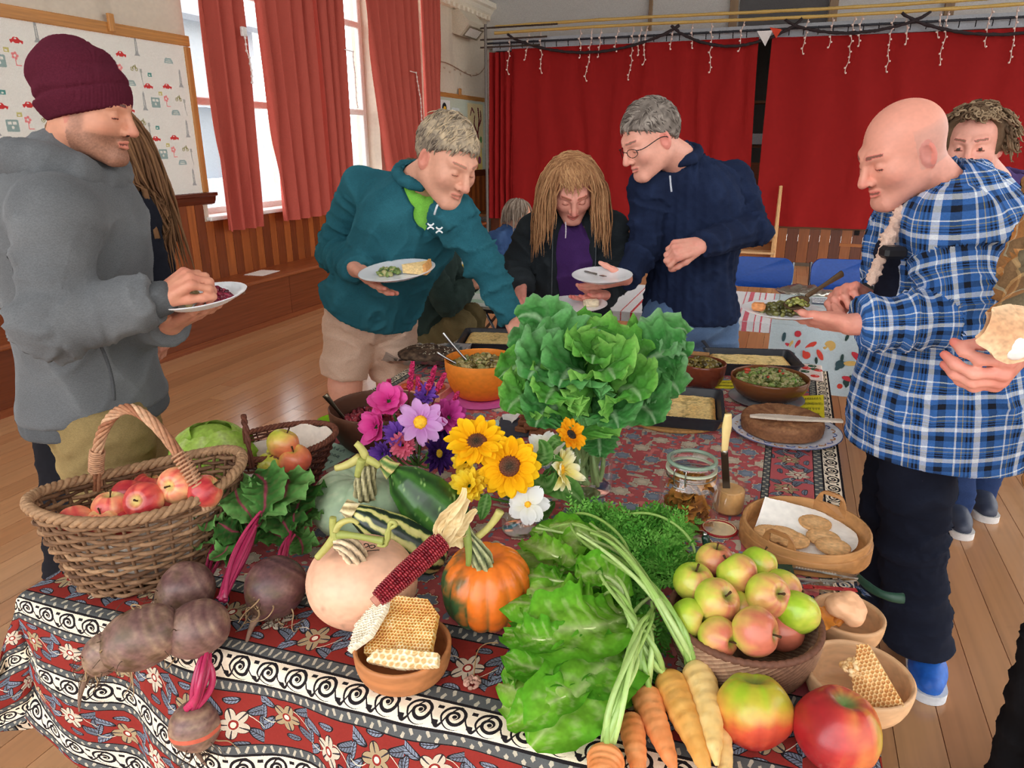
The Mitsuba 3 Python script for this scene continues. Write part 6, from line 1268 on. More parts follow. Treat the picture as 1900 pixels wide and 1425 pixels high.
# ================================================================== cake, plates, tins and bowls further back
def plate(label, c, r, rw, h=.018, z=TOP, squash=(1, 1), tilt=None, band=None, rim=True, name='plate'):
 t=thing(name, label, 'plate');p_=[[0.0001, .002], [r*.6, .0], [r*.66, .002], [r*.97, h*.8], [r, h*.95], [r*.985, h], [r*.9, h*.88], [r*.66, .0055], [0.0001, .005]]
 part(t, 'dish', lathe(p_, 48, [c[0], c[1], z+.001]if tilt is None else c, tilt, squash), 'gloss', rw, .5)
 if band:
  bands=lathe([[r*.80, h*.56+.0015], [r*.84, h*.68+.0016]], 48, [c[0], c[1], z+.001]if tilt is None else c, tilt, squash)
 return t
cp_=PZ(1456, 806, TOP);CW=row((226, 230, 236));t=plate('white plate with blue and brown painted border under the round cake', cp_, .165, CW, .02)
BL=row((44, 62, 120), (80, 100, 150));
part(t, 'blue_line', tube(np.stack([cp_[0]+.1635*np.cos(q_), cp_[1]+.1635*np.sin(q_), 0*q_+TOP+.0205], -1), .0014, 5, closed=True), 'gloss', BL, .3)
mk=[]
for k in range(26):
 a_=k*2*np.pi/26;rr=.142+.006*math.sin(k*3);d_=np.array([math.cos(a_), math.sin(a_), 0]);d2=np.array([-math.sin(a_), math.cos(a_), 0]);b_=np.array([cp_[0], cp_[1], TOP+.0178])+d_*rr
 mk.append(tube([b_-d2*.012-d_*.006, b_+d_*.005, b_+d2*.012-d_*.003+[0, 0, .0005]], .0016, 5, 8))
part(t, 'painted_sprig', cat(*mk[::2]), 'gloss', BL, .6);part(t, 'painted_sprig', cat(*mk[1::2]), 'gloss', row((150, 96, 40)), .5)
ck=thing('cake', 'round brown cake on the blue-rimmed plate', 'cake');CK=row((104, 66, 42), (146, 98, 66), (200, 150, 104))
q=cp_+[-.012, .012, .009];V, Fc=lathe([[0.0001, 0], [.112, 0], [.122, .006], [.124, .03], [.120, .044], [.110, .049], [.08, .044], [0.0001, .040]], 90)
V=np.array(disp((V, Fc), .003, 35, 5)[0]);V=np.array(disp((V, Fc), .0015, 130, 6)[0]);topm=V[:, 2]>.037
part(ck, 'crumb', (V+q, Fc), 'earthy', CK, np.clip(np.where(topm, .25+1.3*(meshkit.fbm(V*55, 3)-.33), .25+.3*(meshkit.fbm(V*40, 2)-.5)), 0, 1))
sp_=thing('spatula', 'long white wooden spatula laid across the cake', 'spatula');A, B=PZ(1392, 774, TOP+.065), PZ(1562, 783, TOP+.058)
d_=unit(B-A);sdv=unit(np.cross(d_, [0, 0, 1]));L_0=np.linalg.norm(B-A)
pl_=sg.Polygon([(0, -.004), (.03, -.016), (.09, -.02), (.16, -.014), (.22, -.009), (L_0, -.009), (L_0, .009), (.22, .009), (.16, .012), (.09, .014), (.03, .008), (0, .004)]).buffer(.001, 3)
V, Fc=extrude(pl_, .007);part(sp_, 'blade', (A+V[:, :1]*d_+V[:, 1:2]*sdv+V[:, 2:]*np.array([0, 0, 1]), Fc), 'matte', row((214, 200, 182)), smooth=30)
def tin(label, corners, h, food_label, fr, z=TOP, seed=0, depth_food=.6, foodname='bake', cat_='bread', grip=True):
 """A rectangular baking tin from four rim corners on the table."""
 t=thing('baking_tin', label, 'tin');P=np.array(corners)[:, :3]*[1, 1, 0];ctr=P.mean(0);TN=row((34, 36, 40), (58, 60, 66))
 ex=unit(P[1]-P[0]+P[2]-P[3]);ey=unit(np.cross([0, 0, 1], ex));a_=np.linalg.norm(P[1]-P[0]+P[2]-P[3])/4;b_=abs((P[3]-P[0]+P[2]-P[1])@ey)/4
 def ring(ins, zz):return[(s_[0]*(a_-ins), s_[1]*(b_-ins), zz)for s_ in((-1, -1), (1, -1), (1, 1), (-1, 1))]
 def rr(ins, zz, rad=.02):
  q=np.array(sg.box(-(a_-ins-rad), -(b_-ins-rad), a_-ins-rad, b_-ins-rad).buffer(rad, 4).exterior.coords)[:-1];return np.c_[q, np.full(len(q), zz)]
 R_=[rr(.012, 0), rr(.0, h-.004), rr(-.008, h-.003), rr(-.009, h), rr(.001, h), rr(.003, h-.004), rr(.014, .004)];n_=len(R_[0])
 V=np.vstack(R_);Fc=grid_faces(len(R_), n_, True);bt=np.vstack([Fc, [[0, j+1, j]for j in range(1, n_-1)], [[(len(R_)-1)*n_, (len(R_)-1)*n_+j, (len(R_)-1)*n_+j+1]for j in range(1, n_-1)]])
 Rm=np.stack([ex, ey, [0, 0, 1]], 1);part(t, 'pan', (xf(V, Rm, ctr+[0, 0, z+.001]), bt), 'satin', TN, .4, smooth=35)
 zt=h*depth_food;gx, gy=np.meshgrid(np.linspace(-1, 1, 40), np.linspace(-1, 1, 30), indexing='ij');fa_=a_-.016;fb=b_-.016
 ed=np.clip(np.minimum(1-np.abs(gx), (1-np.abs(gy))*fb/fa_*1.0)*6, 0, 1);gz=zt*(0.55+.45*ed**.5)+.006*(meshkit.fbm(np.stack([gx*5+seed, gy*4, gx*0], -1), 4)-.5)
 Vf=np.stack([gx*fa_, gy*fb, gz], -1).reshape(-1, 3);cr=np.abs(meshkit.fbm(Vf*14+seed, 3)-.5)<.02
 vcol=np.clip(.75*ed.ravel()+.5*(meshkit.fbm(Vf*20+seed, 3)-.45), 0, 1)
 Vs_=Vf.copy();Vs_[:, 2]=.0055;Fq=grid_faces(40, 30);k=len(Vf);rim_=np.r_[np.arange(40)*30, 39*30+np.arange(1, 30), (np.arange(39)[::-1])*30+29, np.arange(1, 29)[::-1]];r2_=np.roll(rim_, -1)
 solo(foodname, food_label, cat_, (xf(np.vstack([Vf, Vs_]), Rm, ctr+[0, 0, z+.001]), np.vstack([Fq, np.stack([rim_, rim_+k, r2_+k], 1), np.stack([rim_, r2_+k, r2_], 1)])), 'earthy', fr, np.r_[vcol, vcol*.3], np.r_[cr*.5, cr*0])
 return t
FO=row((186, 124, 62), (230, 190, 114), (242, 218, 154), spot=(130, 110, 50))
mt=thing('trivet', 'round woven straw mat under the nearer black baking tin', 'mat');q=PZ(1250, 768, TOP);
for k in range(15):part(mt, 'coil', tube(np.stack([q[0]+(.012+.0115*k)*np.cos(q_), q[1]+(.012+.0115*k)*np.sin(q_), 0*q_+TOP+.006], -1), .0062, 6, closed=True), 'earthy', row((150, 104, 56), (186, 140, 84)), .3+.03*k)
tin('black baking tin with a pale loaf on the straw mat beside the kale', [PZ(1168, 770, TOP+.05), PZ(1332, 782, TOP+.05), PZ(1344, 728, TOP+.05), PZ(1195, 715, TOP+.05)], .042, 'pale yellow flat loaf in the nearer black baking tin', FO, z=TOP+.0125, seed=1)
tin('black baking tin with a golden loaf at the far right of the table', [PZ(1310, 676, TOP+.045), PZ(1474, 682, TOP+.045), PZ(1476, 652, TOP+.045), PZ(1318, 648, TOP+.045)], .05, 'golden flat loaf in the far right baking tin', FO, seed=2, depth_food=.72)
tin('dark baking tin at the far end behind the orange bowl', [PZ(845, 637, TOP+.04), PZ(985, 640, TOP+.04), PZ(975, 612, TOP+.04), PZ(872, 609, TOP+.04)], .04, 'golden bake in the tin behind the orange bowl', FO, seed=3, depth_food=.8)
sv=thing('serving_slice', 'dark serving slice standing in the far right baking tin', 'utensil');A, B=PD(1338, 676, 2.86), PD(1318, 650, 2.92);part(sv, 'blade', strap(A+[0, 0, .0], B, .022, .012, .002, unit(RIGHT+[0, 0, .2])), 'satin', row((70, 74, 84)), smooth=False);part(sv, 'handle', tube([B, B+(B-A)*.8], .007, 8), 'satin', row((50, 52, 58)))
# salad bowls
SAL=row((70, 78, 40), (124, 128, 70), (170, 156, 104), spot=(96, 56, 40))
def food_bowl(label, c, r, h, rw, fl_, frow, n=260, size=.010, seed=0, mat='gloss', z=TOP, fill=.82, foot=.5, mound=.03, vs=None, foodname='salad', foodcat='salad', th=.006):
 V, Fc=lathe(bowl_prof(r, h, th, foot, .6), 44);t=solo('serving_bowl', label, 'bowl', (V+[c[0], c[1], z+.001], Fc), mat, rw, .3+.5*(V[:, 2]/h)if vs is None else vs)
 q=[c[0], c[1], z+h*fill];M, vv=heap(n, q, r*.86, r*.86, mound, size, seed)
 fd=thing(foodname, fl_, foodcat);part(fd, 'pieces', M, 'waxy', frow, vv, kind='stuff');Bs=lathe([[0.0001, h*fill+mound*.6], [r*.5, h*fill+mound*.4], [r*.86, h*fill], [r*.8, h*.5], [0.0001, th+.004]], 30, [c[0], c[1], z+.001]);part(fd, 'bed', Bs, 'matte', frow, .2)
 return t
c=PZ(1426, 722, TOP+.04);c[2]=TOP
plate('grey plate under the glazed salad bowl', [c[0]-.005, c[1]-.01], .128, row((120, 122, 126), (150, 152, 156)), .014)
food_bowl('shallow brown glazed bowl of green salad behind the cake', c, .132, .078, row((50, 30, 22), (86, 52, 30), (140, 84, 48)), 'chopped green and brown salad in the shallow glazed bowl', row((70, 80, 36), (120, 132, 66), (170, 160, 110), (110, 150, 60)), 420, .0095, 31, z=TOP+.0075, foot=.42, mound=.035)
g_=np.random.default_rng(2);M, vv=heap(5, [c[0]-.01, c[1]-.03, TOP+.105], .08, .05, .012, .009, 77);solo('tomato_pieces', 'red tomato pieces in the green salad', 'salad', M, 'waxy', row((176, 60, 34), (196, 84, 50)), vv, kind='stuff')
c=PZ(1303, 690, TOP+.05);food_bowl('terracotta brown bowl of grilled vegetables right of the kale', c, .085, .085, row((66, 28, 20), (96, 44, 30), (126, 64, 42)), 'dark grilled vegetables in the terracotta bowl', row((52, 44, 20), (100, 84, 36), (150, 132, 60)), 110, .013, 32, foot=.6, mound=.03)
t=thing('serving_spoon', 'wooden spoon resting in the terracotta bowl', 'spoon');part(t, 'handle', tube([c+[0.02, 0, .07], PD(1278, 655, c@AHEAD+.02)], [.007, .009], 8, 10, flat=.6), 'matte', row((150, 110, 70)))
c=PZ(893, 700, TOP+.075);c[2]=TOP
OG=row((214, 96, 16), (236, 124, 26), (242, 150, 60))
pl0=thing('bowl_lid', 'pink plastic lid under the orange bowl', 'lid');part(pl0, 'disc', lathe([[0.0001, 0], [.118, 0], [.122, .004], [.118, .007], [0.0001, .006]], 44, [c[0], c[1]-.015, TOP+.001]), 'satin', row((206, 100, 170)), .5, smooth=40);tabq=PZ(848, 730, TOP+.004);part(pl0, 'tab', lathe([[0.0001, 0], [.04, 0], [.042, .003], [0.0001, .006]], 24, [tabq[0]+.02, tabq[1], TOP+.001]), 'satin', row((206, 100, 170)), .5)
food_bowl('large orange plastic bowl of bean salad', c, .128, .135, OG, 'brown and green bean salad in the orange bowl', row((72, 60, 30), (124, 108, 56), (180, 162, 110), (96, 110, 50)), 330, .0105, 33, mat='satin', z=TOP+.008, foot=.55, fill=.8, mound=.035, th=.004)
for k, (p0, p1)in enumerate((((888, 690), (822, 618)), ((880, 688), (812, 655)))):
 t=thing('serving_spoon', ['steel spoon standing upright in the orange bowl', 'steel spoon leaning over the left rim of the orange bowl'][k], 'spoon');A, B=PD(*p0, c@AHEAD-.01), PD(*p1, c@AHEAD+.02*(1-k));part(t, 'handle', tube([A, .5*(A+B)-[0, 0, .006], B], [.005, .004, .006], 8, 12, flat=.6), 'steel', row((160, 158, 154)))
 # brown bowl of beetroot salad at the left
c=PZ(702, 770, TOP+.10);c[2]=TOP
food_bowl('large dark brown bowl of beetroot salad behind the purple flowers', c, .142, .128, row((46, 26, 18), (72, 42, 30), (100, 64, 46)), 'dark red beetroot salad in the brown bowl', row((60, 14, 22), (110, 26, 40), (150, 50, 60)), 200, .011, 34, z=TOP, foot=.5, fill=.62, mound=.03, mat='satin')
t=thing('serving_spoon', 'long dark spoon leaning out of the beetroot bowl', 'spoon');A, B=PD(650, 790, c@AHEAD-.02), PD(603, 733, c@AHEAD-.03);part(t, 'handle', tube([A, .5*(A+B), B], [.006, .005, .009], 8, 12, flat=.5), 'steel', row((110, 100, 84)))
c=PZ(622, 786, TOP);plate('lime green plate with a tomato at the left table edge', c, .058, row((150, 210, 30)), .012)
q=c+[.012, .008, .032];tm=thing('tomato', 'orange tomato on the lime green plate', 'tomato');Vt, Ft=apple_mesh(.028, .82, 3, .05);part(tm, 'flesh', (Vt+q, Ft), 'waxy', row((196, 76, 24), (216, 104, 36)), .5);M=cat(*[leafmesh([q+[0, 0, .022], q+[.012*math.cos(a_), .012*math.sin(a_), .026]], .003, None, (0, 0, 1), 6, 3)[:2]for a_ in np.arange(5)*1.256]);part(tm, 'calyx', M, 'matte', row((90, 120, 50)), .5)
# foil tray, pale tray with tomatoes
fo=thing('foil_tray', 'crumpled foil around a dark seeded loaf at the left table edge', 'foil');c=PZ(795, 665, TOP+.02);c[2]=TOP+.003
gx, gy=np.meshgrid(np.linspace(-1, 1, 46), np.linspace(-1, 1, 34), indexing='ij');zz=.010+.05*np.clip(np.maximum(np.abs(gx), np.abs(gy))-.72, 0, 1)*2+.014*meshkit.fbm(np.stack([gx*9, gy*7, 0*gx], -1), 3)
fr_=rz(.35);V=np.stack([gx*.17, gy*.13, zz], -1).reshape(-1, 3);V=xf(V, fr_, c);part(fo, 'foil', (V, grid_faces(46, 34)), 'steel', row((190, 190, 192)), .5, smooth=False)
V, Fc=disp(ball(1, (0, 0, 0), 4, [.125, .085, .035]), .006, 30, 4);dk=V[:, 2]>-.01;solo('seeded_loaf', 'dark seeded loaf lying in the crumpled foil', 'bread', (xf(V, fr_, c+[0, 0, .036]), Fc), 'earthy', row((50, 36, 28), (92, 70, 54), (140, 116, 92)), np.clip(meshkit.fbm(V*60, 3)*1.6-.5, 0, 1))
M, vv=heap(120, c+[0, 0, .055], .11, .07, .016, .004, 41, flat=.5);solo('seeds', 'pale seeds scattered on the dark loaf in the foil', 'seeds', M, 'matte', row((150, 136, 116), (206, 196, 176)), vv, kind='stuff')
tr_=thing('tomato_tray', 'pale pink shallow tray of sliced tomatoes behind the celosia', 'tray');q=PZ(785, 722, TOP+.02);part(tr_, 'tray', cat(rbox([.19, .12, .006], .002, [0, 0, .003]+np.array([q[0], q[1], TOP+.001])), *[rbox(s_, .002, np.array(o_)+[q[0], q[1], TOP+.016])for s_, o_ in(([.19, .006, .03], [0, .058, 0]), ([.19, .006, .03], [0, -.058, 0]), ([.006, .12, .03], [.093, 0, 0]), ([.006, .12, .03], [-.093, 0, 0]))]), 'satin', row((226, 160, 140)), smooth=False)
for k in range(14):
 a_=rng.random()*6.28;p_=q*[1, 1, 0]+[.075*(rng.random()*2-1), .042*(rng.random()*2-1), TOP+.016+.018*(k>6)];solo('tomato_half', 'orange-red tomato half in the pale pink tray', 'tomato', disp(ball(.017, p_, 2, [1, 1, .7]), .002, 60, k), 'waxy', row((200, 80, 44), (222, 120, 80)), rng.random(), group='tomato halves in the pink tray')
 # notes
def note(label, corners, col, lines, ink=(60, 96, 90), z=TOP):
 t=thing('paper_note', label, 'note');P=[PZ(x, y, z+.001)for x, y in corners];A, B, C, D=P;V=np.array(P+[p_+[0, 0, .0006]for p_ in P])
 part(t, 'paper', trimesh.convex.convex_hull(V), 'matte', row(col), smooth=False)
 g_=np.random.default_rng(len(label));ws_=[]
 for i in range(lines):
  v=(i+.7)/(lines+.5);u=.12
  while u<.86:
   w_=.03+.05*g_.random();pts=[A*(1-uu)*(1-vv_)+B*uu*(1-vv_)+C*uu*vv_+D*(1-uu)*vv_+[0, 0, .0009]for uu, vv_ in((u+w_*q, v+.05*math.sin(q*9+i)*(1 if q else 0))for q in np.linspace(0, 1, 7))];ws_.append(tube(pts, .0007, 4, 18));u+=w_+.03
 if ws_:part(t, 'handwriting', cat(*ws_), 'matte', row(ink), kind='stuff')
note('pale green handwritten note between the dark basket and the brown bowl', [(546, 797), (668, 838), (592, 878), (560, 860)], (186, 222, 200), 4)
note('pale blue-green note behind the tilted sunflower', [(862, 782), (925, 779), (935, 812), (850, 828)], (190, 220, 216), 0)
note('bright yellow handwritten note beside the salad plate', [(1482, 735), (1528, 733), (1530, 778), (1470, 775)], (222, 208, 40), 4, (110, 104, 40))
note('yellow handwritten note under the terracotta bowl', [(1330, 706), (1366, 706), (1364, 722), (1326, 720)], (222, 208, 50), 2, (110, 104, 40))
# floral towel at the far right corner
ft=thing('floral_towel', 'red and white floral towel folded on the far right corner of the table', 'towel');a_, b_=PZ(1452, 708, TOP), PZ(1516, 676, TOP);part(ft, 'cloth', rbox([.16, .20, .010], .004, [.5*(a_[0]+b_[0])+.0, .5*(a_[1]+b_[1]), TOP+.006]), 'cloth', row((224, 206, 196)), smooth=False)
for k in range(12):part(ft, 'printed_flower', extrude(C_(0, 0, .016).symmetric_difference(C_(.006, .004, .006)), .0012, [.5*(a_[0]+b_[0])+.13*(rng.random()-.5), .5*(a_[1]+b_[1])+.17*(rng.random()-.5), TOP+.011]), 'cloth', row((206, 60, 54))if k%3 else row((60, 90, 70)), smooth=False)
# fudge on slate
sl=thing('slate', 'dark slate board under the fudge squares', 'board');q=PZ(975, 795, TOP);part(sl, 'slab', rbox([.17, .15, .007], .002, [q[0], q[1], TOP+.0045], rz(.3)), 'matte', row((70, 72, 80)), smooth=False)
for k, (px, py, z, a_)in enumerate(((995, 803, .016, .2), (970, 795, .016, -.1), (985, 790, .034, .3), (975, 783, .036, .1), (1000, 782, .034, -.2), (985, 772, .054, .25), (1012, 800, .016, .1), (978, 768, .05, .4))):
 solo('fudge_square', ['fudge square at the front of the pile', 'fudge square at the left of the pile', 'fudge square in the middle of the pile', 'fudge square stacked left on the second layer', 'fudge square stacked right on the second layer', 'topmost fudge square of the pile', 'fudge square at the right of the pile', 'fudge square leaning high at the left'][k], 'fudge', disp(rbox([.042, .036, .018], .004, PZ(px, py, TOP+z), rz(a_)), .001, 100, k), 'earthy', row((112, 66, 40), (140, 88, 56)), rng.random(), group='fudge squares', smooth=False)
q=PZ(955, 770, TOP+.02);solo('napkin', 'small curled white napkin left of the fudge', 'napkin', leafmesh([PZ(935, 783, TOP+.004), PZ(950, 778, TOP+.012), PZ(968, 762, TOP+.045)], .028, lambda s:1+0*s, (0, -.3, 1), 14, 8, .25, .003, 1, 3)[:2], 'matte', row((226, 222, 216)), .5)
# glass jug, bottle and plate at the far end
c=PD(1072, 632, 2.72);c[2]=TOP;jg=thing('glass_jug', 'empty ribbed glass jug at the far end of the table', 'jug');part(jg, 'glass', lathe([[0.0001, .004], [.05, .004], [.062, .012], [.068, .15], [.07, .165]], 28, c), 'glass');part(jg, 'rim', tube(np.stack([c[0]+.07*np.cos(q_), c[1]+.07*np.sin(q_), 0*q_+c[2]+.165], -1), .003, 6, closed=True), 'thick_glass');part(jg, 'handle', tube([c+.068*-RIGHT+[0, 0, .15], c-.115*RIGHT+[0, 0, .15], c-.115*RIGHT+[0, 0, .06], c-.064*RIGHT+[0, 0, .04]], .007, 8, 24), 'thick_glass');part(jg, 'base', lathe([[0.0001, .002], [.05, .002], [.058, .012], [0.0001, .01]], 28, c), 'thick_glass')
c=PD(1024, 640, 2.66);c[2]=TOP;bt=thing('water_bottle', 'small plastic bottle with white cap and blue label beside the jug', 'bottle');part(bt, 'body', lathe([[0.0001, 0], [.03, 0], [.031, .01], [.031, .10], [.012, .13], [.012, .14]], 24, c), 'glass');part(bt, 'label', lathe([[.0315, .05], [.0315, .105]], 24, c), 'satin', row((60, 110, 170)));part(bt, 'cap', lathe([[.014, .138], [.014, .155], [.012, .157], [0.0001, .157]], 18, c), 'satin', row((226, 228, 230)), smooth=40)
# dried flower lying by the honeycomb bowl
df=thing('dried_flower', 'small dried pinkish flower head on a thin stalk in front of the orange pumpkin', 'flower');q=PZ(877, 1262, TOP+.008);M, vv=heap(34, q-[0, 0, .006], .013, .013, .012, .0045, 55);part(df, 'head', M, 'matte', row((150, 110, 96), (190, 150, 130)), vv, kind='stuff');part(df, 'stalk', tube([q, PZ(882, 1225, TOP+.01), PZ(900, 1195, TOP+.006), PZ(925, 1193, TOP+.004)], .0011, 5, 20), 'matte', row((170, 140, 100)))
# ================================================================== people: implicit bodies, garments, hands, heads, hair
class Fig:
 """A standing or sitting figure. Joints in world coordinates; every garment and the body are surfaces of the same bones."""
 def __init__(s, label, J, fwd, scale=1.0, girth=1.0, depth=1.0):
  s.t=thing('person', label, 'person');s.J={k:np.asarray(v, float)for k, v in J.items()};s.k=scale;s.g=girth;s.dp=depth
  j=s.J;up=unit(j['chest']-j['pelvis']);sd=j['shR']-j['shL'];f=np.asarray(fwd, float);f=unit(f-(f@up)*up)
  s.R=np.stack([np.cross(f, up), f, up], 1);s.bare='shorts' in label
  hip=unit(j['hipR']-j['hipL'])
 def torso(s, o=0.0, low=0.0):
  j, k, g=s.J, s.k, s.g;mid=0.5*(j['chest']+j['pelvis']);d=s.dp
  return[('ell', j['chest'], np.array([.165*g, .115*d, .19])*k+o, s.R), ('ell', mid, np.array([.155*g, .118*d, .19])*k+o, s.R), ('ell', j['pelvis']-[0, 0, low], np.array([.172*g, .125*d, .14+low])*k+o, s.R), ('limb', j['shL'], j['shR'], .058*k+o, .058*k+o, None, 1), ('limb', j['neck'], j['chest'], .06*k+o*.6, .10*k+o, None, 1)]
 def arm(s, q, o=0.0, cut=None, end=1.0):
  j, k=s.J, s.k;a, b, c=j['sh'+q], j['el'+q], j['wr'+q];c=b+(c-b)*end
  return[('limb', a, b, .054*k+o, .044*k+o), ('limb', b, c, .044*k+o, .031*k+o*.9, cut)]
 def leg(s, q, o=0.0, end=1.0, thigh=1.0, low=None):
  j, k=s.J, s.k;a, b, c=j['hip'+q], j['kn'+q], j['an'+q]
  return[('limb', a, b, .086*k*thigh+o, .058*k+o), ('limb', b, b+(c-b)*end, .058*k+o, (.040 if low is None else low)*k+o)]
def prim(p, q):
 if q[0]=='ell':return ellip(p, q[1], q[2], q[3])
 d=cone(p, q[1], q[2], q[3], q[4])
 if len(q)>5 and q[5]:
  ax=unit(q[2]-q[1]);d=np.maximum(d, (p-q[2])@ax)
 return d
def field(prims, kk=0.05, clips=(), holes=()):
 def fn(p):
  d=prim(p, prims[0])
  for q in prims[1:]:d=smin(d, prim(p, q), kk if q[0]=='ell' or(len(q)>6 and q[6])or len(prims)<5 else min(kk, .028))
  for c, n in clips:d=np.maximum(d, (p-np.asarray(c))@np.asarray(n))
  for h in holes:d=np.maximum(d, -prim(p, h))
  return d
 return fn
def bounds(prims, m=0.03):
 P=[]
 for q in prims:
  if q[0]=='ell':r=max(q[2]);P+=[q[1]-r, q[1]+r]
  else:r=max(q[3], q[4]);P+=[q[1]-r, q[1]+r, q[2]-r, q[2]+r]
 P=np.array(P);return P.min(0)-m, P.max(0)+m
def local(V, prims):
 """Nearest bone of each vertex, with coordinates around and along it in metres."""
 D=np.stack([prim(V, q[:5])for q in prims], 1);
 for i, q in enumerate(prims):
  if q[0]=='limb' and not(len(q)>6 and q[6]):ba=q[2]-q[1];D[:, i]+=.06*(((V-q[1])@ba)/(ba@ba)<.10)
 own=D.argmin(1);u, v=np.zeros(len(V)), np.zeros(len(V));tors=[i for i, q in enumerate(prims)if q[0]=='ell' or(len(q)>6 and q[6])]
 ells=[q for q in prims if q[0]=='ell'];ax0=np.mean([q[1]for q in ells], axis=0)if ells else None
 for i, q in enumerate(prims):
  m=own==i
  if not m.any():continue
  if i in tors:R, c, r=ells[0][3], ax0, 0.17
  else:R, c, r=frame(q[2]-q[1], -AHEAD), q[1], max(q[3], 0.05)
  L=(V[m]-c)@R
  if i in tors:
   bk=R.T@AHEAD;an=np.arctan2(L[:, 0], L[:, 1]);a0=math.atan2(bk[0], bk[1]);an=(an-a0+2*np.pi)%(2*np.pi)
   u[m]=an*r;v[m]=V[m]@R[:, 2]
  else:
   an=(np.arctan2(L[:, 1], L[:, 0])+np.pi)%(2*np.pi);u[m]=an*r;v[m]=L[:, 2]
 grp=np.where(np.isin(own, tors), -1, own)
 return grp, u, v
def garment(fig, name, prims, mat, rw, kk=0.05, clips=(), holes=(), h=0.010, amp=0.006, seed=0, uv=False, freq=11.0, v=None, elbow=(), label=None, fine=0.0):
 h*=1.14;lo, hi=bounds(prims);V, Fc=isosurface(field(prims, kk, clips, holes), lo, hi, h)
 grp, u, w=local(V, prims)
 n=np.array(trimesh.Trimesh(V, Fc, process=False).vertex_normals)
 lim=grp>=0
 q=np.where(lim[:, None], np.stack([w*freq*1.35, u*freq*0.45, grp*3.7+0*u], 1), np.stack([w*freq*.5+u*freq*.35, u*freq*0.7-w*freq*.25, 9.0+0*u], 1))
 a=meshkit.fbm(q+seed*11.3, 2, seed);ridge=np.exp(-np.abs(a-.5)/.055)-.28
 am=np.full(len(V), amp)
 for e, r, g in elbow:am=am*(1+g*np.exp(-(np.linalg.norm(V-np.asarray(e), axis=1)/r)**2))
 for c_, n_ in clips:am=am*np.clip((np.abs((V-np.asarray(c_))@np.asarray(n_))-.004)/.02, 0, 1)
 b2=meshkit.fbm(q*[2.1, 1.6, 1]+seed*5.1, 2, seed+3);r2=np.exp(-np.abs(b2-.5)/.05)-.25
 V=V+n*(am*(1.5*ridge+.7*r2)+.5*am*(meshkit.fbm(V*4+seed, 2)-.5))[:, None]
 if fine:V=V+n*(fine(grp, u, w))[:, None]
 if uv:
  fg=grp[Fc];maj=np.where(fg[:, 1]==fg[:, 2], fg[:, 1], fg[:, 0]);key=np.stack([Fc, np.repeat(maj[:, None], 3, 1)], -1).reshape(-1, 2)
  un, inv=np.unique(key, axis=0, return_inverse=True);V2=V[un[:, 0]]
  uu=np.zeros((len(un), 2))
  for gid in np.unique(un[:, 1]):
   m=un[:, 1]==gid;pr_=[prims[i]for i in([k for k, q in enumerate(prims)if q[0]=='ell' or(len(q)>6 and q[6])]if gid==-1 else[gid])]
   _, a_, b_=local(V2[m], pr_);uu[m]=np.stack([a_, b_], 1)
  nn=np.array(trimesh.Trimesh(V, Fc, process=False).vertex_normals)[un[:, 0]]
  key_=part(fig.t, name, (V2, inv.reshape(-1, 3)), mat, uv=uu, label=label);return key_
 vv=np.clip(0.45+0.25*ridge+0.25*(meshkit.fbm(V*16+seed, 2)-.5)if v is None else v(V, ridge), 0, 1)
 return part(fig.t, name, (V, Fc), mat, rw, vv, label=label)
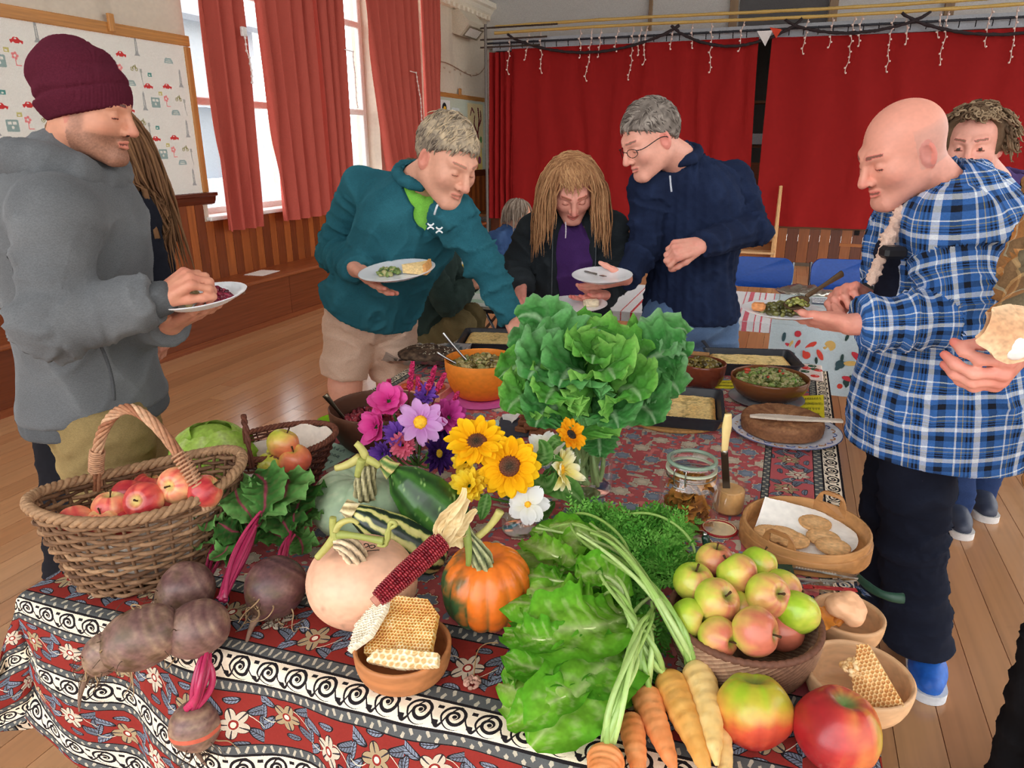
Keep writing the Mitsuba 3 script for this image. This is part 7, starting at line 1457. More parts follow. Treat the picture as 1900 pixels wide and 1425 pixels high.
 # ------------------------------------------------------------------ hands
def hand(wr, F_, N_, side, curls, thumb=(0.6, 0.3), k=1.0, spread=0.10, fore=None, thumb_in=0.35, h=.0034):
 """wr wrist, F_ towards the fingers, N_ out of the back of the hand, side +1 right, -1 left; curls: one (a, b, c) per finger from the index on."""
 F_=unit(F_);N_=unit(np.asarray(N_, float)-(np.asarray(N_)@F_)*F_);S_=np.cross(N_, F_)*side;S_=-S_
 pr_=[];K=[]
 for i, (off, ln)in enumerate(((.030, .088), (.009, .093), (-.012, .088), (-.031, .080))):
  kn=wr+k*(F_*ln+S_*off+N_*(.004 if i in(1, 2)else 0));K.append(kn)
  pr_.append(('limb', wr+k*S_*off*.55, kn, .0165*k, .0125*k))
 pr_.append(('limb', wr+k*(F_*.03-N_*.008), wr+k*(F_*.075-N_*.006), .021*k, .019*k))
 tips=[]
 for i, (kn, cu)in enumerate(zip(K, curls)):
  L=np.array([(.041, .026, .022), (.045, .029, .023), (.042, .027, .023), (.033, .021, .020)][i])*k;a=0;p_=kn;r=[.0095, .0088, .0080, .0070][0]*k*(1 if i<3 else .88)
  f0=unit(F_+S_*spread*(1.5-i))
  for q in range(3):
   a+=cu[q];d=f0*math.cos(a)-N_*math.sin(a);e=p_+d*L[q];pr_.append(('limb', p_, e, r, r*.92));p_=e;r*=.92
  tips.append(p_)
 b=wr+k*(F_*.022+S_*.024-N_*.006);d=unit(F_*math.cos(thumb[0])+S_*math.sin(thumb[0])-N_*thumb_in);e=b+d*.043*k;pr_.append(('limb', b, e, .0145*k, .0112*k))
 d=unit(F_*math.cos(thumb[0]-thumb[1])+S_*math.sin(thumb[0]-thumb[1])-N_*thumb_in*1.2);e2=e+d*.031*k;pr_.append(('limb', e, e2, .0108*k, .0098*k));d=unit(d-S_*.15-N_*.1);pr_.append(('limb', e2, e2+d*.024*k, .0098*k, .0078*k))
 if fore is not None:pr_.append(('limb', fore, wr, .034*k, .0255*k))
 lo, hi=bounds(pr_, .012);V, Fc=isosurface(field(pr_, 0.008*k), lo, hi, h)
 tipd=np.min([np.linalg.norm(V-t_, axis=1)for t_ in tips], axis=0);kd=np.min([np.linalg.norm(V-t_, axis=1)for t_ in K], axis=0)
 v=np.clip(0.10+.22*np.exp(-(tipd/.014)**2)+.18*np.exp(-(kd/.012)**2)+.15*(meshkit.fbm(V*70, 2)-.5), 0, .34)
 return(V, Fc), v, np.zeros(len(V)), tips
 # ------------------------------------------------------------------ heads (x to the figure's right, y forward, z up; eyes at z = 0)
HEAD0={}
def head(C, Rm, neck, k=1.0, wid=1.0, nose=1.0, jaw=1.0, stubble=0.0, bald=False, brow_v=.62, ears=True, neck_r=.054, eyes='down', female=False, stub_top=0.0, h=0.0032, mouth_open=False):
 nk=(Rm.T@(np.asarray(neck)-C))/k
 E=lambda c, r:('e', np.array(c), np.array(r))
 def fn(p):
  q=p*np.array([1/wid, 1, 1]);ax=np.abs(q[:, 0]);m=np.stack([ax, q[:, 1], q[:, 2]], 1)
  d=ellip(m, (0, -.018, .032), (.076, .098, .086));d=smin(d, ellip(m, (0, .022, -.028), (.062, .070, .082)), .03)
  d=smin(d, cone(m, (.050*jaw, -.005, -.055), (.018*jaw, .070, -.100), .022, .017), .035);d=smin(d, cone(m, (0, .078, -.101), (.012, .074, -.100), .0165*jaw, .014), .02)
  d=smin(d, np.linalg.norm(m-[.044, .058, -.026], axis=1)-.022, .03)
  d=smin(d, cone(m, (.012, .086, .022), (.040, .070, .026), .0125 if not female else .010, .011), .018)
  d=np.maximum(d, -(ellip(m, (.031, .103, -.001), (.017, .016, .0125))))if False else smin(d, d+0, .001)
  d=-smin(-d, ellip(m, (.032, .101, .0), (.018, .017, .013)), .012)
  d=smin(d, np.linalg.norm(m-[.0315, .0765, -.001], axis=1)-.0132, .004)
  d=smin(d, cone(m, (0, .092, .012), (0, .112*(.9+.1*nose), -.032), .0075, .0115*nose), .012);d=smin(d, np.linalg.norm(m-[.0115*nose, .0985, -.036], axis=1)-.0085*nose, .008)
  d=smin(d, cone(m, (0, .0965, -.058), (.020, .085, -.060), .0056, .0036), .006);d=smin(d, cone(m, (0, .0955, -.070), (.017, .086, -.067), .0062, .0036), .006)
  d=-smin(-d, cone(m, (0, .106, -.0637), (.020, .092, -.0635), .0035 if not mouth_open else .006, .0022), .004)
  e=(m-[.0775, -.012, -.008]);ce, se=math.cos(.35), math.sin(.35);e=np.stack([e[:, 0]*ce-e[:, 1]*se*-1, -e[:, 0]*se*1+e[:, 1]*ce, e[:, 2]], 1)
  ear=ellip(e, (0, 0, 0), (.0085, .019, .033));ear=np.maximum(ear, -ellip(e, (.007, .003, .004), (.006, .011, .020)));d=smin(d, ear, .006)if ears else d
  d=smin(d, cone(q, (0, -.030, -.045), nk, neck_r, neck_r*1.12), .03)
  return d
 lo, hi=np.array([-.105, -.13, -.135]), np.array([.105, .14, .135]);lo=np.minimum(lo, nk-.075);hi=np.maximum(hi, nk+.075)
 V, Fc=isosurface(fn, lo, hi, h)
 m=V*[1/wid, 1, 1];m=np.stack([np.abs(m[:, 0]), m[:, 1], m[:, 2]], 1)
 lip=np.minimum(cone(m, (0, .0985, -.0585), (.019, .088, -.061), .003, .002), cone(m, (0, .0975, -.070), (.016, .089, -.067), .0035, .002))
 v=.05+.28*np.clip(1-lip/.004, 0, 1)*(1.0 if female else .75)
 v=np.maximum(v, .20*np.exp(-(np.linalg.norm(m-[.045, .062, -.03], axis=1)/.024)**2));v=np.maximum(v, .26*np.exp(-(np.linalg.norm(m-[0, .112, -.033], axis=1)/.016)**2));v=np.maximum(v, .24*(ellip(m, (.0805, -.015, -.008), (.011, .026, .034))<.001))
 br=cone(m, (.015, .098, .026), (.046, .078, .029), .0016, .0010);v=np.where(br<.0026, brow_v, v)
 eb=np.abs(np.linalg.norm(m-[.0315, .0765, -.001], axis=1)-.0132)<.0022;ey=m[:, 2]+9*(m[:, 0]-.0315)**2;v=np.where(eb&(np.abs(ey+.0052)<.0017)&(np.abs(m[:, 0]-.0315)<.0125), .80, v)
 if eyes=='open':v=np.where(eb&(np.abs(ey+.001)<.0045)&(np.abs(m[:, 0]-.0315)<.0055), .95, v)
 v=np.where((np.linalg.norm(m-[.0115*nose, .104, -.0415], axis=1)<.005), .8, v);v=np.where(cone(m, (0, .102, -.0637), (.019, .089, -.0635), .0012, .001)<.0014, .60, v)
 w=np.zeros(len(V))
 if stubble:
  s_=np.clip((-.035-m[:, 2])/.02, 0, 1)*(m[:, 1]>-.01)*(lip>.003)*np.clip((.02+(nk[2]*0+m[:, 2]+.115))/.03, 0, 1);s_=np.maximum(s_, np.clip((m[:, 0]-.05)/.012, 0, 1)*np.exp(-((m[:, 1]-.012)/.018)**4)*np.clip((.04-m[:, 2])/.02, 0, 1)*.8);w=stubble*np.clip(s_+(m[:, 1]>.03)*(m[:, 2]<-.045)*.3, 0, 1)*(lip>.002)*(.7+.5*(meshkit.noise(V*500)-.5))
 if bald:w=np.maximum(w, stub_top*((m[:, 2]>-.04)&(m[:, 1]<.01)&(m[:, 2]<.055)&(m[:, 0]<.074+.01))*np.clip((.06-m[:, 2])/.02, 0, 1))
 return(xf(V*k, Rm, C), Fc), v, w
def headR(fw, roll=0.0):
 fw=unit(fw);z=np.array([0, 0, 1.0]);x=unit(np.cross(fw, z));up=np.cross(x, fw);R=np.stack([x, fw, up], 1)
 return R@ry(roll)
def finish_body(fig, extra, rw, prims, kk=.05, h=.014, v0=.08, nm='body'):
 h=max(h, .019)if 'knR' in fig.J and nm=='body' and not fig.bare else h
 lo, hi=bounds(prims);V, Fc=isosurface(field(prims, kk), lo, hi, h)
 ms, vs_, ws_=[(V, Fc)], [np.full(len(V), v0)+.12*(meshkit.fbm(V*20, 2)-.5)], [np.zeros(len(V))]
 for M, v, w in extra:ms.append(M);vs_.append(v);ws_.append(w)
 return part(fig.t, nm, cat(*ms), 'skin', rw, np.clip(np.concatenate(vs_), 0, 1), np.concatenate(ws_))
def short_hair(fig, C, Rm, k, wid, rw, seed=0, thick=.012, front=(.078, .062), recede=.0, back=-.055, messy=1.0, h=.0036, vbias=None):
 def fn(p):
  q=p*[1/wid, 1, 1];d=ellip(q, (0, -.018, .032), (.076+thick*.8, .098+thick, .086+thick))
  ax=np.abs(q[:, 0]);d=np.maximum(d, (q[:, 1]-front[0]-.15*(q[:, 2]-front[1])+recede*np.clip(ax-.02, 0, .05))*.9+np.clip(front[1]-q[:, 2], 0, .2)*1.2-.0)
  side=np.where(q[:, 1]>-.0, -.0-.02+(q[:, 1])*.9, back+(q[:, 1]+.09)*.45);d=np.maximum(d, side-q[:, 2])
  return d
 V, Fc=isosurface(fn, np.array([-.11, -.14, -.11]), np.array([.11, .13, .16]), h)
 n=np.array(trimesh.Trimesh(V, Fc, process=False).vertex_normals)
 st=meshkit.fbm(np.stack([V[:, 0]*95, V[:, 1]*22+V[:, 2]*18, V[:, 2]*30], 1)+seed, 3);clump=meshkit.fbm(V*[34, 14, 20]+seed*3, 2)
 V=V+n*((st-.5)*.010*messy+(clump-.5)*.016*messy)[:, None]
 g=np.random.default_rng(seed);out=[];vl=[]
 idx=g.choice(len(V), 850 if h<.005 else 150)
 for i in idx:
  top=np.clip((V[i, 2]-.06)/.05, 0, 1);d=top*np.array([.75, .35, 0])+(1-top)*np.array([0, -.35, -1.0])+g.normal(size=3)*.22;d=unit(d-(d@n[i])*n[i]);L=(.020+.016*top)*(0.7+.6*g.random());p0=V[i]-n[i]*.002
  M=tube([p0, p0+d*L*.5+n[i]*.0035*messy, p0+d*L-n[i]*.003], [.0018, .0020, .0005], 4, 5);out.append(M);vl.append(np.full(len(M[0]), np.clip(g.random()+(0 if vbias is None else vbias(V[i:i+1])[0]), 0, 1)))
 L_=cat(*out);vv=np.clip(1.6*st-.3+(0 if vbias is None else vbias(V)), 0, 1)
 part(fig.t, 'hair', (xf(np.vstack([V, L_[0]])*k, Rm, C), np.vstack([Fc, L_[1]+len(V)])), 'matte', rw, np.r_[vv, np.concatenate(vl)])
def long_hair(fig, C, Rm, k, rw, n=300, length=.34, seed=0, part_y=.0, fringe=True, curl=0.0, shoulders=None, r=.0062, sway=None, back_only=False, rough=1.0):
 g=np.random.default_rng(seed);out, vl=[], []
 rad=np.array([.080, .102, .090]);c0=np.array([0, -.018, .032]);dn=Rm.T@np.array([0, 0, -1.0])
 sw=np.zeros(3)if sway is None else Rm.T@np.asarray(sway)
 for i in range(n):
  th=g.random()*2*np.pi;z=.05+.95*g.random()**.7;d=np.array([math.sqrt(1-z*z)*math.cos(th), math.sqrt(1-z*z)*math.sin(th), z])
  if back_only and d[1]>.35:continue
  face=d[1]>.25 and z<.80
  if face:continue
  fr=fringe and d[1]>.15 and abs(d[0])<.62 and z>.78
  p=c0+d*rad;L=length*(0.75+.45*g.random())if not fr else .062+.03*g.random();S=10;st=L/S
  v=unit(np.array([np.sign(d[0]+.15*g.normal())*.5, -.15+.5*d[1]if not fr else 1.2, .0])+d*.1)if not fr else unit(np.array([d[0]*.8+.2*g.normal(), 1.0, -.05]));P=[p];ph=g.random()*6.28;ax1=g.normal(size=3)
  for s in range(S):
   v=unit(v+dn*(.80 if not fr else .6)+g.normal(size=3)*.07*rough+sw*.3);p=p+v*st
   q=(p-c0)/(rad*1.05+.004*g.random());l=np.linalg.norm(q)
   if l<1:p=c0+q/l*(rad*1.05)
   if not fr and p[1]>.045 and abs(p[0])<.066 and p[2]<.055:p[0]=np.sign(p[0]if abs(p[0])>1e-4 else g.normal())*.068
   pp=p+curl*.012*np.array([math.cos(ph+s*1.5), math.sin(ph+s*1.5), .4*math.cos(ph+s*1.1)])
   P.append(pp)
  M=tube(np.array(P), np.interp(np.linspace(0, 1, S+1), [0, .3, .8, 1], [.7, 1, .8, .15])*r*(.7+.6*g.random()), 5);V=xf(M[0]*k, Rm, C)
  if shoulders is not None:
   for a, b, rr in shoulders:
    dd=cone(V, a, b, rr, rr);ba=np.asarray(b)-a;t=np.clip(((V-a)@ba)/(ba@ba), 0, 1);o=V-a-t[:, None]*ba;o/=np.linalg.norm(o, axis=1, keepdims=True)+1e-9;V=V+o*np.clip(.012-dd, 0, .15)[:, None]
  out.append((V, M[1]));vl.append(np.full(len(V), .2+.6*g.random()))
 def fn(p):return ellip(p, c0, rad*1.02)
 cap=isosurface(lambda p:np.maximum(fn(p), np.maximum((p[:, 1]-.035)*1.0, -.05-p[:, 2])), np.array([-.11, -.14, -.11]), np.array([.11, .13, .16]), .006);cap=(xf(cap[0]*k, Rm, C), cap[1])
 part(fig.t, 'hair', cat(cap, *out), 'matte', rw, np.r_[np.full(len(cap[0]), .3), np.concatenate(vl)])
def shoe(fig, heel, toe, rw, sole, k=1.0, w=.048, rws=None, h=.006):
 heel, toe=np.asarray(heel, float), np.asarray(toe, float);d=unit(toe-heel);sd=np.cross(d, [0, 0, 1]);zz=np.array([0, 0, 1.0]);L=np.linalg.norm(toe-heel)
 pr_=[('limb', heel+d*.04+zz*.055, heel+d*.05+zz*.10, .042, .040), ('limb', heel+d*.04+zz*.05, heel+d*(L-.10)+zz*.05, .042, .044), ('limb', heel+d*(L-.12)+zz*.045, heel+d*(L-.045)+zz*.042, .046, .036)]
 f=field(pr_, .04, [(heel+zz*.028, -zz)]);lo, hi=bounds(pr_);V, Fc=isosurface(f, lo, hi, h);key=part(fig.t, 'shoe', (V, Fc), 'satin', rw, np.clip(.5+.6*(meshkit.fbm(V*30, 2)-.5), 0, 1))
 pl=sg.LineString([(.04, 0), (L*.5, 0)]).buffer(.042).union(sg.Point(L-.055, 0).buffer(.046)).convex_hull.buffer(.006);Vs, Fs=extrude(pl, .03);Vs=heel+Vs[:, :1]*d+Vs[:, 1:2]*sd+(Vs[:, 2:]+.001)*zz
 part(fig.t, key.split('__')[1]+'__sole', (Vs, Fs), 'matte', sole, .5, smooth=30)
 lc=[]
 for q in range(5):a=heel+d*(.085+.022*q)+zz*(.098-.010*q);lc.append(tube([a-sd*.03-zz*.008, a+zz*.004, a+sd*.03-zz*.008], .0035, 5, 9))
 part(fig.t, key.split('__')[1]+'__laces', cat(*lc), 'matte', sole, .8)
 return key
SK1=lambda st, br:row((206, 156, 128), (196, 120, 104), br, (54, 34, 30), spot=st)
def P_(px, py, D):return PD(px, py, D)
def floor_pt(px, D, z=0.085):
 o=PD(px, 700, D);return np.array([o[0], o[1], z])
def sub(a, b, t):return np.asarray(a)+(np.asarray(b)-a)*t
def held_plate(label, C, r, tilt, rw=row((222, 224, 226)), h=.022):
 return plate(label, C, r, rw, h, tilt=tilt)
def food_lumps(name, label, cat_, C, Rm, rx_, ry_, hh, size, n, rw, seed):
 M, v=heap(n, (0, 0, 0), rx_, ry_, hh, size, seed);return solo(name, label, cat_, (xf(M[0], Rm, C), M[1]), 'waxy', rw, v, kind='stuff')
 # ================================================================== 1. man in the maroon beanie and grey hoodie
D=1.75;hd=P_(164, 203, 1.76)
J=dict(head=hd, neck=P_(118, 305, 1.77), chest=P_(138, 440, 1.78), pelvis=P_(172, 715, 1.80), shR=P_(105, 400, 1.60), shL=P_(178, 395, 1.98), elR=P_(100, 600, 1.52), wrR=P_(290, 556, 1.58), elL=P_(190, 590, 2.0), wrL=P_(318, 603, 1.72), hipR=P_(190, 790, 1.72), hipL=P_(205, 770, 1.92), knR=floor_pt(175, 1.70, .50), knL=floor_pt(240, 1.9, .50), anR=floor_pt(150, 1.68), anL=floor_pt(225, 1.92))
fw=unit(RIGHT*.97-AHEAD*.22);f=Fig('young man in a maroon knitted beanie and grey hoodie holding a plate at the left', J, fw, 1.0, 1.0, 1.08);j=f.J
R1=headR(RIGHT*.98-AHEAD*.06+np.array([0, 0, -.20]));H1=head(hd, R1, j['neck'], .95, .95, 1.05, 1.0, ears=False, stubble=.75, neck_r=.055, mouth_open=True)
F1=unit(P_(372, 522, 1.60)-j['wrR']);h1=hand(sub(j['elR'], j['wrR'], 1.02), F1+np.array([0, 0, .25]), unit(np.array([0, 0, 1.0])-AHEAD*.55), 1, [(1.0, 1.0, .6), (1.0, 1.0, .6), (.95, 1.0, .6), (.9, 1.0, .6)], (.25, .1), .95, .05, fore=sub(j['elR'], j['wrR'], .7), thumb_in=.5)
pl1=P_(376, 563, 1.66);h2=hand(j['wrL'], pl1+RIGHT*.03-j['wrL'], [0, 0, -1.0], -1, [(-.05, .15, .2)]*4, (.7, .2), 1.0, .12, fore=sub(j['elL'], j['wrL'], .7), thumb_in=.5)
finish_body(f, [H1, h1[:3], h2[:3]], row((196, 140, 112), (184, 104, 88), (60, 42, 34), (44, 30, 28), spot=(70, 54, 46)), f.torso(-.03)+f.arm('R', -.012)+f.arm('L', -.012)+f.leg('R', -.01)+f.leg('L', -.01))
GH=row((76, 78, 80), (98, 100, 102), (118, 120, 121));GHD=row((66, 68, 70), (92, 94, 96))
hem=j['pelvis']-[0, 0, .055]
garment(f, 'hoodie', f.torso(.028, .06)+f.arm('R', .030, True)+f.arm('L', .028, True), 'cloth', GH, .07, [(hem, (0, 0, -1.0))], h=.0085, amp=.0055, seed=1, freq=8, elbow=[(j['elR'], .13, 2.2), (hem, .14, 1.0)])
e_=[sub(j['elR'], j['wrR'], t_)for t_ in(.93, 1.04)];garment(f, 'cuff', [('limb', e_[0], e_[1], .046, .041)], 'cloth', GHD, h=.005, amp=.002, seed=2, clips=[(e_[1]+.03*unit(e_[1]-e_[0]), unit(e_[1]-e_[0])), (e_[0]-.02*unit(e_[1]-e_[0]), -unit(e_[1]-e_[0]))])
garment(f, 'waistband', [('ell', hem+[0, 0, -.01], np.array([.185, .150, .10])+.012, f.R)], 'cloth', GHD, clips=[(hem+[0, 0, .02], (0, 0, 1.0)), (hem-[0, 0, .035], (0, 0, -1.0))], h=.007, amp=.004, seed=3)
# hood lying on the shoulders
nk=j['neck'];hp=[nk+d_ for d_ in(RIGHT*.085+[0, 0, -.045]-AHEAD*.02, RIGHT*.03-AHEAD*.095+[0, 0, .0], -RIGHT*.07-AHEAD*.07+[0, 0, .012], -RIGHT*.115+[0, 0, .0], -RIGHT*.08+AHEAD*.08, RIGHT*.03+AHEAD*.10, RIGHT*.085+AHEAD*.02+[0, 0, -.045])]
hp=smooth_path(hp, 12);garment(f, 'hood', [('limb', a_, b_, .042, .042)for a_, b_ in zip(hp[:-1], hp[1:])]+[('ell', nk-RIGHT*.150+[0, 0, -.05], np.array([.10, .065, .10]), np.stack([AHEAD, RIGHT, [0, 0, 1]], 1))], 'cloth', GH, .035, h=.007, amp=.0035, seed=4, freq=9)
pk=[P_(222, 610, 1.60), P_(255, 640, 1.585), P_(262, 735, 1.60), P_(235, 745, 1.60)];part(f.t, 'pocket_edge', tube([P_(186, 640, 1.595), P_(205, 690, 1.60), P_(212, 742, 1.61)], .004, 6, 14), 'cloth', GHD, .2)
TRS=row((104, 88, 56), (130, 110, 72), (150, 130, 88))
garment(f, 'trousers', [('ell', j['pelvis']-[0, 0, .03], np.array([.178, .14, .15])+.0, f.R)]+f.leg('R', .030, low=.06)+f.leg('L', .030, low=.06), 'cloth', TRS, .06, h=.010, amp=.008, seed=5, clips=[(j['pelvis']+[0, 0, -.02], (0, 0, 1.0))])
for q in 'RL':shoe(f, j['an'+q]*[1, 1, 0]-fw*.07, j['an'+q]*[1, 1, 0]+fw*.20, row((50, 46, 44)), row((190, 186, 180)))
# beanie
def bfn(p):
 q=p;d=ellip(q, (0, -.022, .050), (.088, .111, .088));d=smin(d, ellip(q, (0, -.040, .085), (.076, .086, .070)), .03)
 tiltz=q[:, 2]-(-.014+.40*q[:, 1]);d=np.maximum(d, -tiltz)
 band=np.maximum(ellip(q, (0, -.020, .035), (.092, .117, .098)), np.maximum(-tiltz, tiltz-.050));return smin(d, band, .008)
V, Fc=isosurface(bfn, np.array([-.12, -.16, -.09]), np.array([.12, .13, .19]), .0042);n=np.array(trimesh.Trimesh(V, Fc, process=False).vertex_normals);tz=V[:, 2]-.40*V[:, 1]
V=V+n*(.0032*np.sin(tz*85+8*meshkit.fbm(V*9, 2))*(tz>.045)+.0012*np.sin(np.arctan2(V[:, 0], V[:, 1])*70))[:, None]
part(f.t, 'beanie', (xf(V*.95, R1, hd), Fc), 'cloth', row((58, 18, 30), (84, 26, 42), (104, 40, 58)), .35)
Rp=frame([.0, -.10, 1.0]-RIGHT*.06);held_plate('white plate of beetroot and pie held by the man in the beanie', pl1, .106, Rp)
food_lumps('beetroot_salad', 'dark red grated beetroot on the plate of the man in the beanie', 'salad', pl1+RIGHT*.042+[0, 0, .012]-AHEAD*.01, Rp, .036, .03, .026, .0065, 150, row((60, 10, 26), (110, 20, 44), (150, 40, 66)), 61)
food_lumps('potato_salad', 'pale yellow potato salad on the plate of the man in the beanie', 'salad', pl1-RIGHT*.025+[0, 0, .012]-AHEAD*.02, Rp, .034, .03, .018, .009, 60, row((206, 186, 120), (226, 212, 160)), 62)
solo('pie_piece', 'browned piece of pie on the plate of the man in the beanie', 'pie', disp(rbox([.06, .03, .02], .008, pl1-RIGHT*.062-AHEAD*.05+[0, 0, .014], Rp), .002, 60), 'earthy', row((176, 112, 60), (206, 150, 96)), .5, smooth=False)
# ================================================================== 2. long-haired person half hidden behind him
hd=P_(184, 250, 2.25)
J=dict(head=hd, neck=P_(199, 330, 2.27), chest=P_(229, 450, 2.27), pelvis=P_(165, 650, 2.30), shR=P_(270, 400, 2.42), shL=P_(245, 405, 2.10), elR=P_(292, 520, 2.45), wrR=P_(300, 590, 2.35), elL=P_(280, 530, 2.08), wrL=P_(295, 600, 2.12), hipR=P_(160, 690, 2.38), hipL=P_(105, 690, 2.20), knR=floor_pt(130, 2.45, .52), knL=floor_pt(84, 2.16, .52), anR=floor_pt(130, 2.5), anL=floor_pt(50, 2.16))
fw=unit(-AHEAD*.1+RIGHT);f=Fig('person with long brown hair and a black top standing behind the man in the beanie', J, fw, .95, .95);j=f.J
R2h=headR(-RIGHT*.2+AHEAD);H2=head(hd, R2h, j['neck'], .95, .95, female=True, h=.0075)
hh=[hand(j['wr'+q], j['wr'+q]-j['el'+q], RIGHT, s_, [(.4, .4, .3)]*4, k=.92, h=.006, fore=sub(j['el'+q], j['wr'+q], .6))[:3]for q, s_ in(('R', 1), ('L', -1))]
finish_body(f, [H2]+hh, SK1((80, 60, 50), (90, 70, 50)), f.torso(-.03)+f.arm('R', -.01)+f.arm('L', -.01)+f.leg('R', -.01)+f.leg('L', -.01), h=.018)
garment(f, 'top', f.torso(.015, .05)+f.arm('R', .018, True)+f.arm('L', .018, True), 'cloth', row((22, 24, 32), (36, 38, 48)), .06, [(j['pelvis']-[0, 0, .12], (0, 0, -1.0))], h=.012, amp=.006, seed=6)
garment(f, 'trousers', [('ell', j['pelvis'], np.array([.165, .125, .15]), f.R)]+f.leg('R', .02, low=.06)+f.leg('L', .024, low=.07), 'cloth', row((20, 20, 24), (34, 34, 40)), .06, h=.012, amp=.006, seed=7)
for q in 'RL':shoe(f, j['an'+q]*[1, 1, 0]-fw*.07, j['an'+q]*[1, 1, 0]+fw*.18, row((40, 40, 44)), row((90, 90, 92)), h=.009)
long_hair(f, hd, R2h, .95, row((66, 44, 30), (116, 82, 56), (150, 112, 78)), 620, .46, 3, fringe=False, shoulders=[(j['shL'], j['shR'], .085), (j['chest'], j['pelvis'], .13)], sway=RIGHT*.22, r=.0045, rough=1.2)
# ================================================================== 3. man in the teal top leaning over the table
hd=P_(830, 297, 2.50)
J=dict(head=hd, neck=P_(778, 340, 2.64), chest=P_(755, 432, 2.70), pelvis=P_(690, 560, 2.84), shR=P_(672, 352, 2.82), shL=P_(842, 400, 2.54), elR=P_(622, 462, 2.88), wrR=P_(660, 500, 2.56), elL=P_(900, 490, 2.52), wrL=P_(950, 592, 2.50), hipR=P_(652, 580, 2.84), hipL=P_(728, 582, 2.90), knR=P_(640, 715, 2.80), knL=P_(728, 712, 2.95))
J['anR']=J['knR']*[1, 1, 0]+[-.02, .03, .085];J['anL']=J['knL']*[1, 1, 0]+[0, .05, .085]
fw=unit(RIGHT*.50-AHEAD*.85);f=Fig('grey-haired man in a teal sports top and beige shorts leaning over with a plate', J, fw, 1.1, 1.0, 1.0);j=f.J
R3=headR(RIGHT*.56-AHEAD*.62+np.array([0, 0, -.42]), -.10);H3=head(hd, R3, j['neck'], 1.14, .96, 1.1, 1.02, neck_r=.056)
h1=hand(j['wrR'], unit(P_(700, 530, 2.46)-j['wrR']), unit(-RIGHT*.55-AHEAD*.2-np.array([0, 0, .75])), 1, [(.05, .15, .15), (.0, .15, .15), (.0, .15, .15), (.0, .2, .2)], (.7, .4), 1.12, .08, fore=sub(j['elR'], j['wrR'], .6), thumb_in=.6)
h2=hand(j['wrL'], j['wrL']-j['elL'], RIGHT*.6-AHEAD*.5, -1, [(.5, .5, .3)]*4, k=1.1, fore=sub(j['elL'], j['wrL'], .6))
finish_body(f, [H3, h1[:3], h2[:3]], row((214, 160, 134), (206, 122, 106), (150, 116, 92), (60, 40, 34), spot=(150, 130, 116)), f.torso(-.03)+f.arm('R', -.012)+f.arm('L', -.012)+f.leg('R', .0)+f.leg('L', .0), h=.012)
TE=row((24, 70, 82), (38, 92, 104), (54, 112, 124))
hem=j['pelvis']-[0, 0, .035];cen=sub(j['neck'], j['chest'], .10);vdir=unit(fw+np.array([0, 0, .25]))
nkf=sub(j['neck'], j['chest'], .25)+fw*.105
tp=f.torso(.020, .0);hole=[('limb', j['neck']+unit(hd-j['neck'])*.05, j['neck']-unit(hd-j['neck'])*.02, .075, .07), ('limb', P_(784, 335, 2.54), P_(788, 428, 2.54), .080, .018)]
garment(f, 'sports_top', tp+f.arm('R', .018, True)+f.arm('L', .018, True), 'cloth', TE, .06, [(hem, -unit(j['chest']-j['pelvis']))], holes=hole, h=.0085, amp=.010, seed=8, freq=10, elbow=[(j['elR'], .11, 1.0), (j['elL'], .11, 1.0), (hem, .2, .5)])
garment(f, 'undershirt', [f.torso(.009)[0], f.torso(.009)[1], f.torso(.0)[4]], 'cloth', row((106, 176, 56), (132, 204, 78), (150, 216, 100)), .06, h=.009, amp=.003, seed=9, holes=[('limb', j['neck']+unit(hd-j['neck'])*.12, j['neck']-unit(hd-j['neck'])*.0, .068, .066)], clips=[(j['chest']-[0, 0, .14], (0, 0, -1.0))])
cl=[j['neck']+unit(hd-j['neck'])*.035+.092*(fw*math.cos(a_)+np.cross([0, 0, 1], fw)*math.sin(a_))+[0, 0, .01-.035*math.cos(a_)]for a_ in np.linspace(.55, 2*np.pi-.55, 16)]
garment(f, 'collar', [('limb', a_, b_, .018, .018)for a_, b_ in zip(cl[:-1], cl[1:])], 'cloth', TE, .015, h=.007, amp=.003, seed=10)
zc=[(817, 372), (800, 400), (786, 428)];part(f.t, 'zip', tube([P_(812, 380, 2.44), P_(809, 388, 2.435), P_(806, 398, 2.44)], .004, 6, 12), 'satin', row((196, 200, 206)), .5)
for px, py in((799, 420), (815, 427)):
 for s_ in(-1, 1):part(f.t, 'chest_logo', tube([P_(px+dx, py+dy*s_, 2.405-(py-400)*.0002)for dx, dy in((-6, 5.5), (0, 1.6), (6, 5.5))], .0030, 5, 10), 'matte', row((226, 230, 232)), .5)
SHO=row((176, 142, 120), (200, 168, 146), (212, 184, 164))
garment(f, 'shorts', [('ell', j['pelvis']+[0, 0, -.02], np.array([.178, .135, .16]), f.R), ('limb', j['hipR'], j['knR']+[0, 0, .035], .104, .098, True), ('limb', j['hipL'], j['knL']+[0, 0, .035], .104, .098, True)], 'cloth', SHO, .04, h=.009, amp=.007, seed=11, freq=9, clips=[(hem+[0, 0, .02], (0, 0, 1.0))])
for q in 'RL':shoe(f, j['an'+q]*[1, 1, 0]-fw*.08, j['an'+q]*[1, 1, 0]+fw*.21, row((70, 74, 84)), row((210, 208, 204)), h=.008)
SH3=row((96, 84, 74), (150, 136, 118), (190, 170, 140));short_hair(f, hd, R3, 1.14, .96, SH3, 4, .010, (.082, .066), .3, messy=.6, vbias=lambda V:np.where(V[:, 2]>.07, .2, -.15))
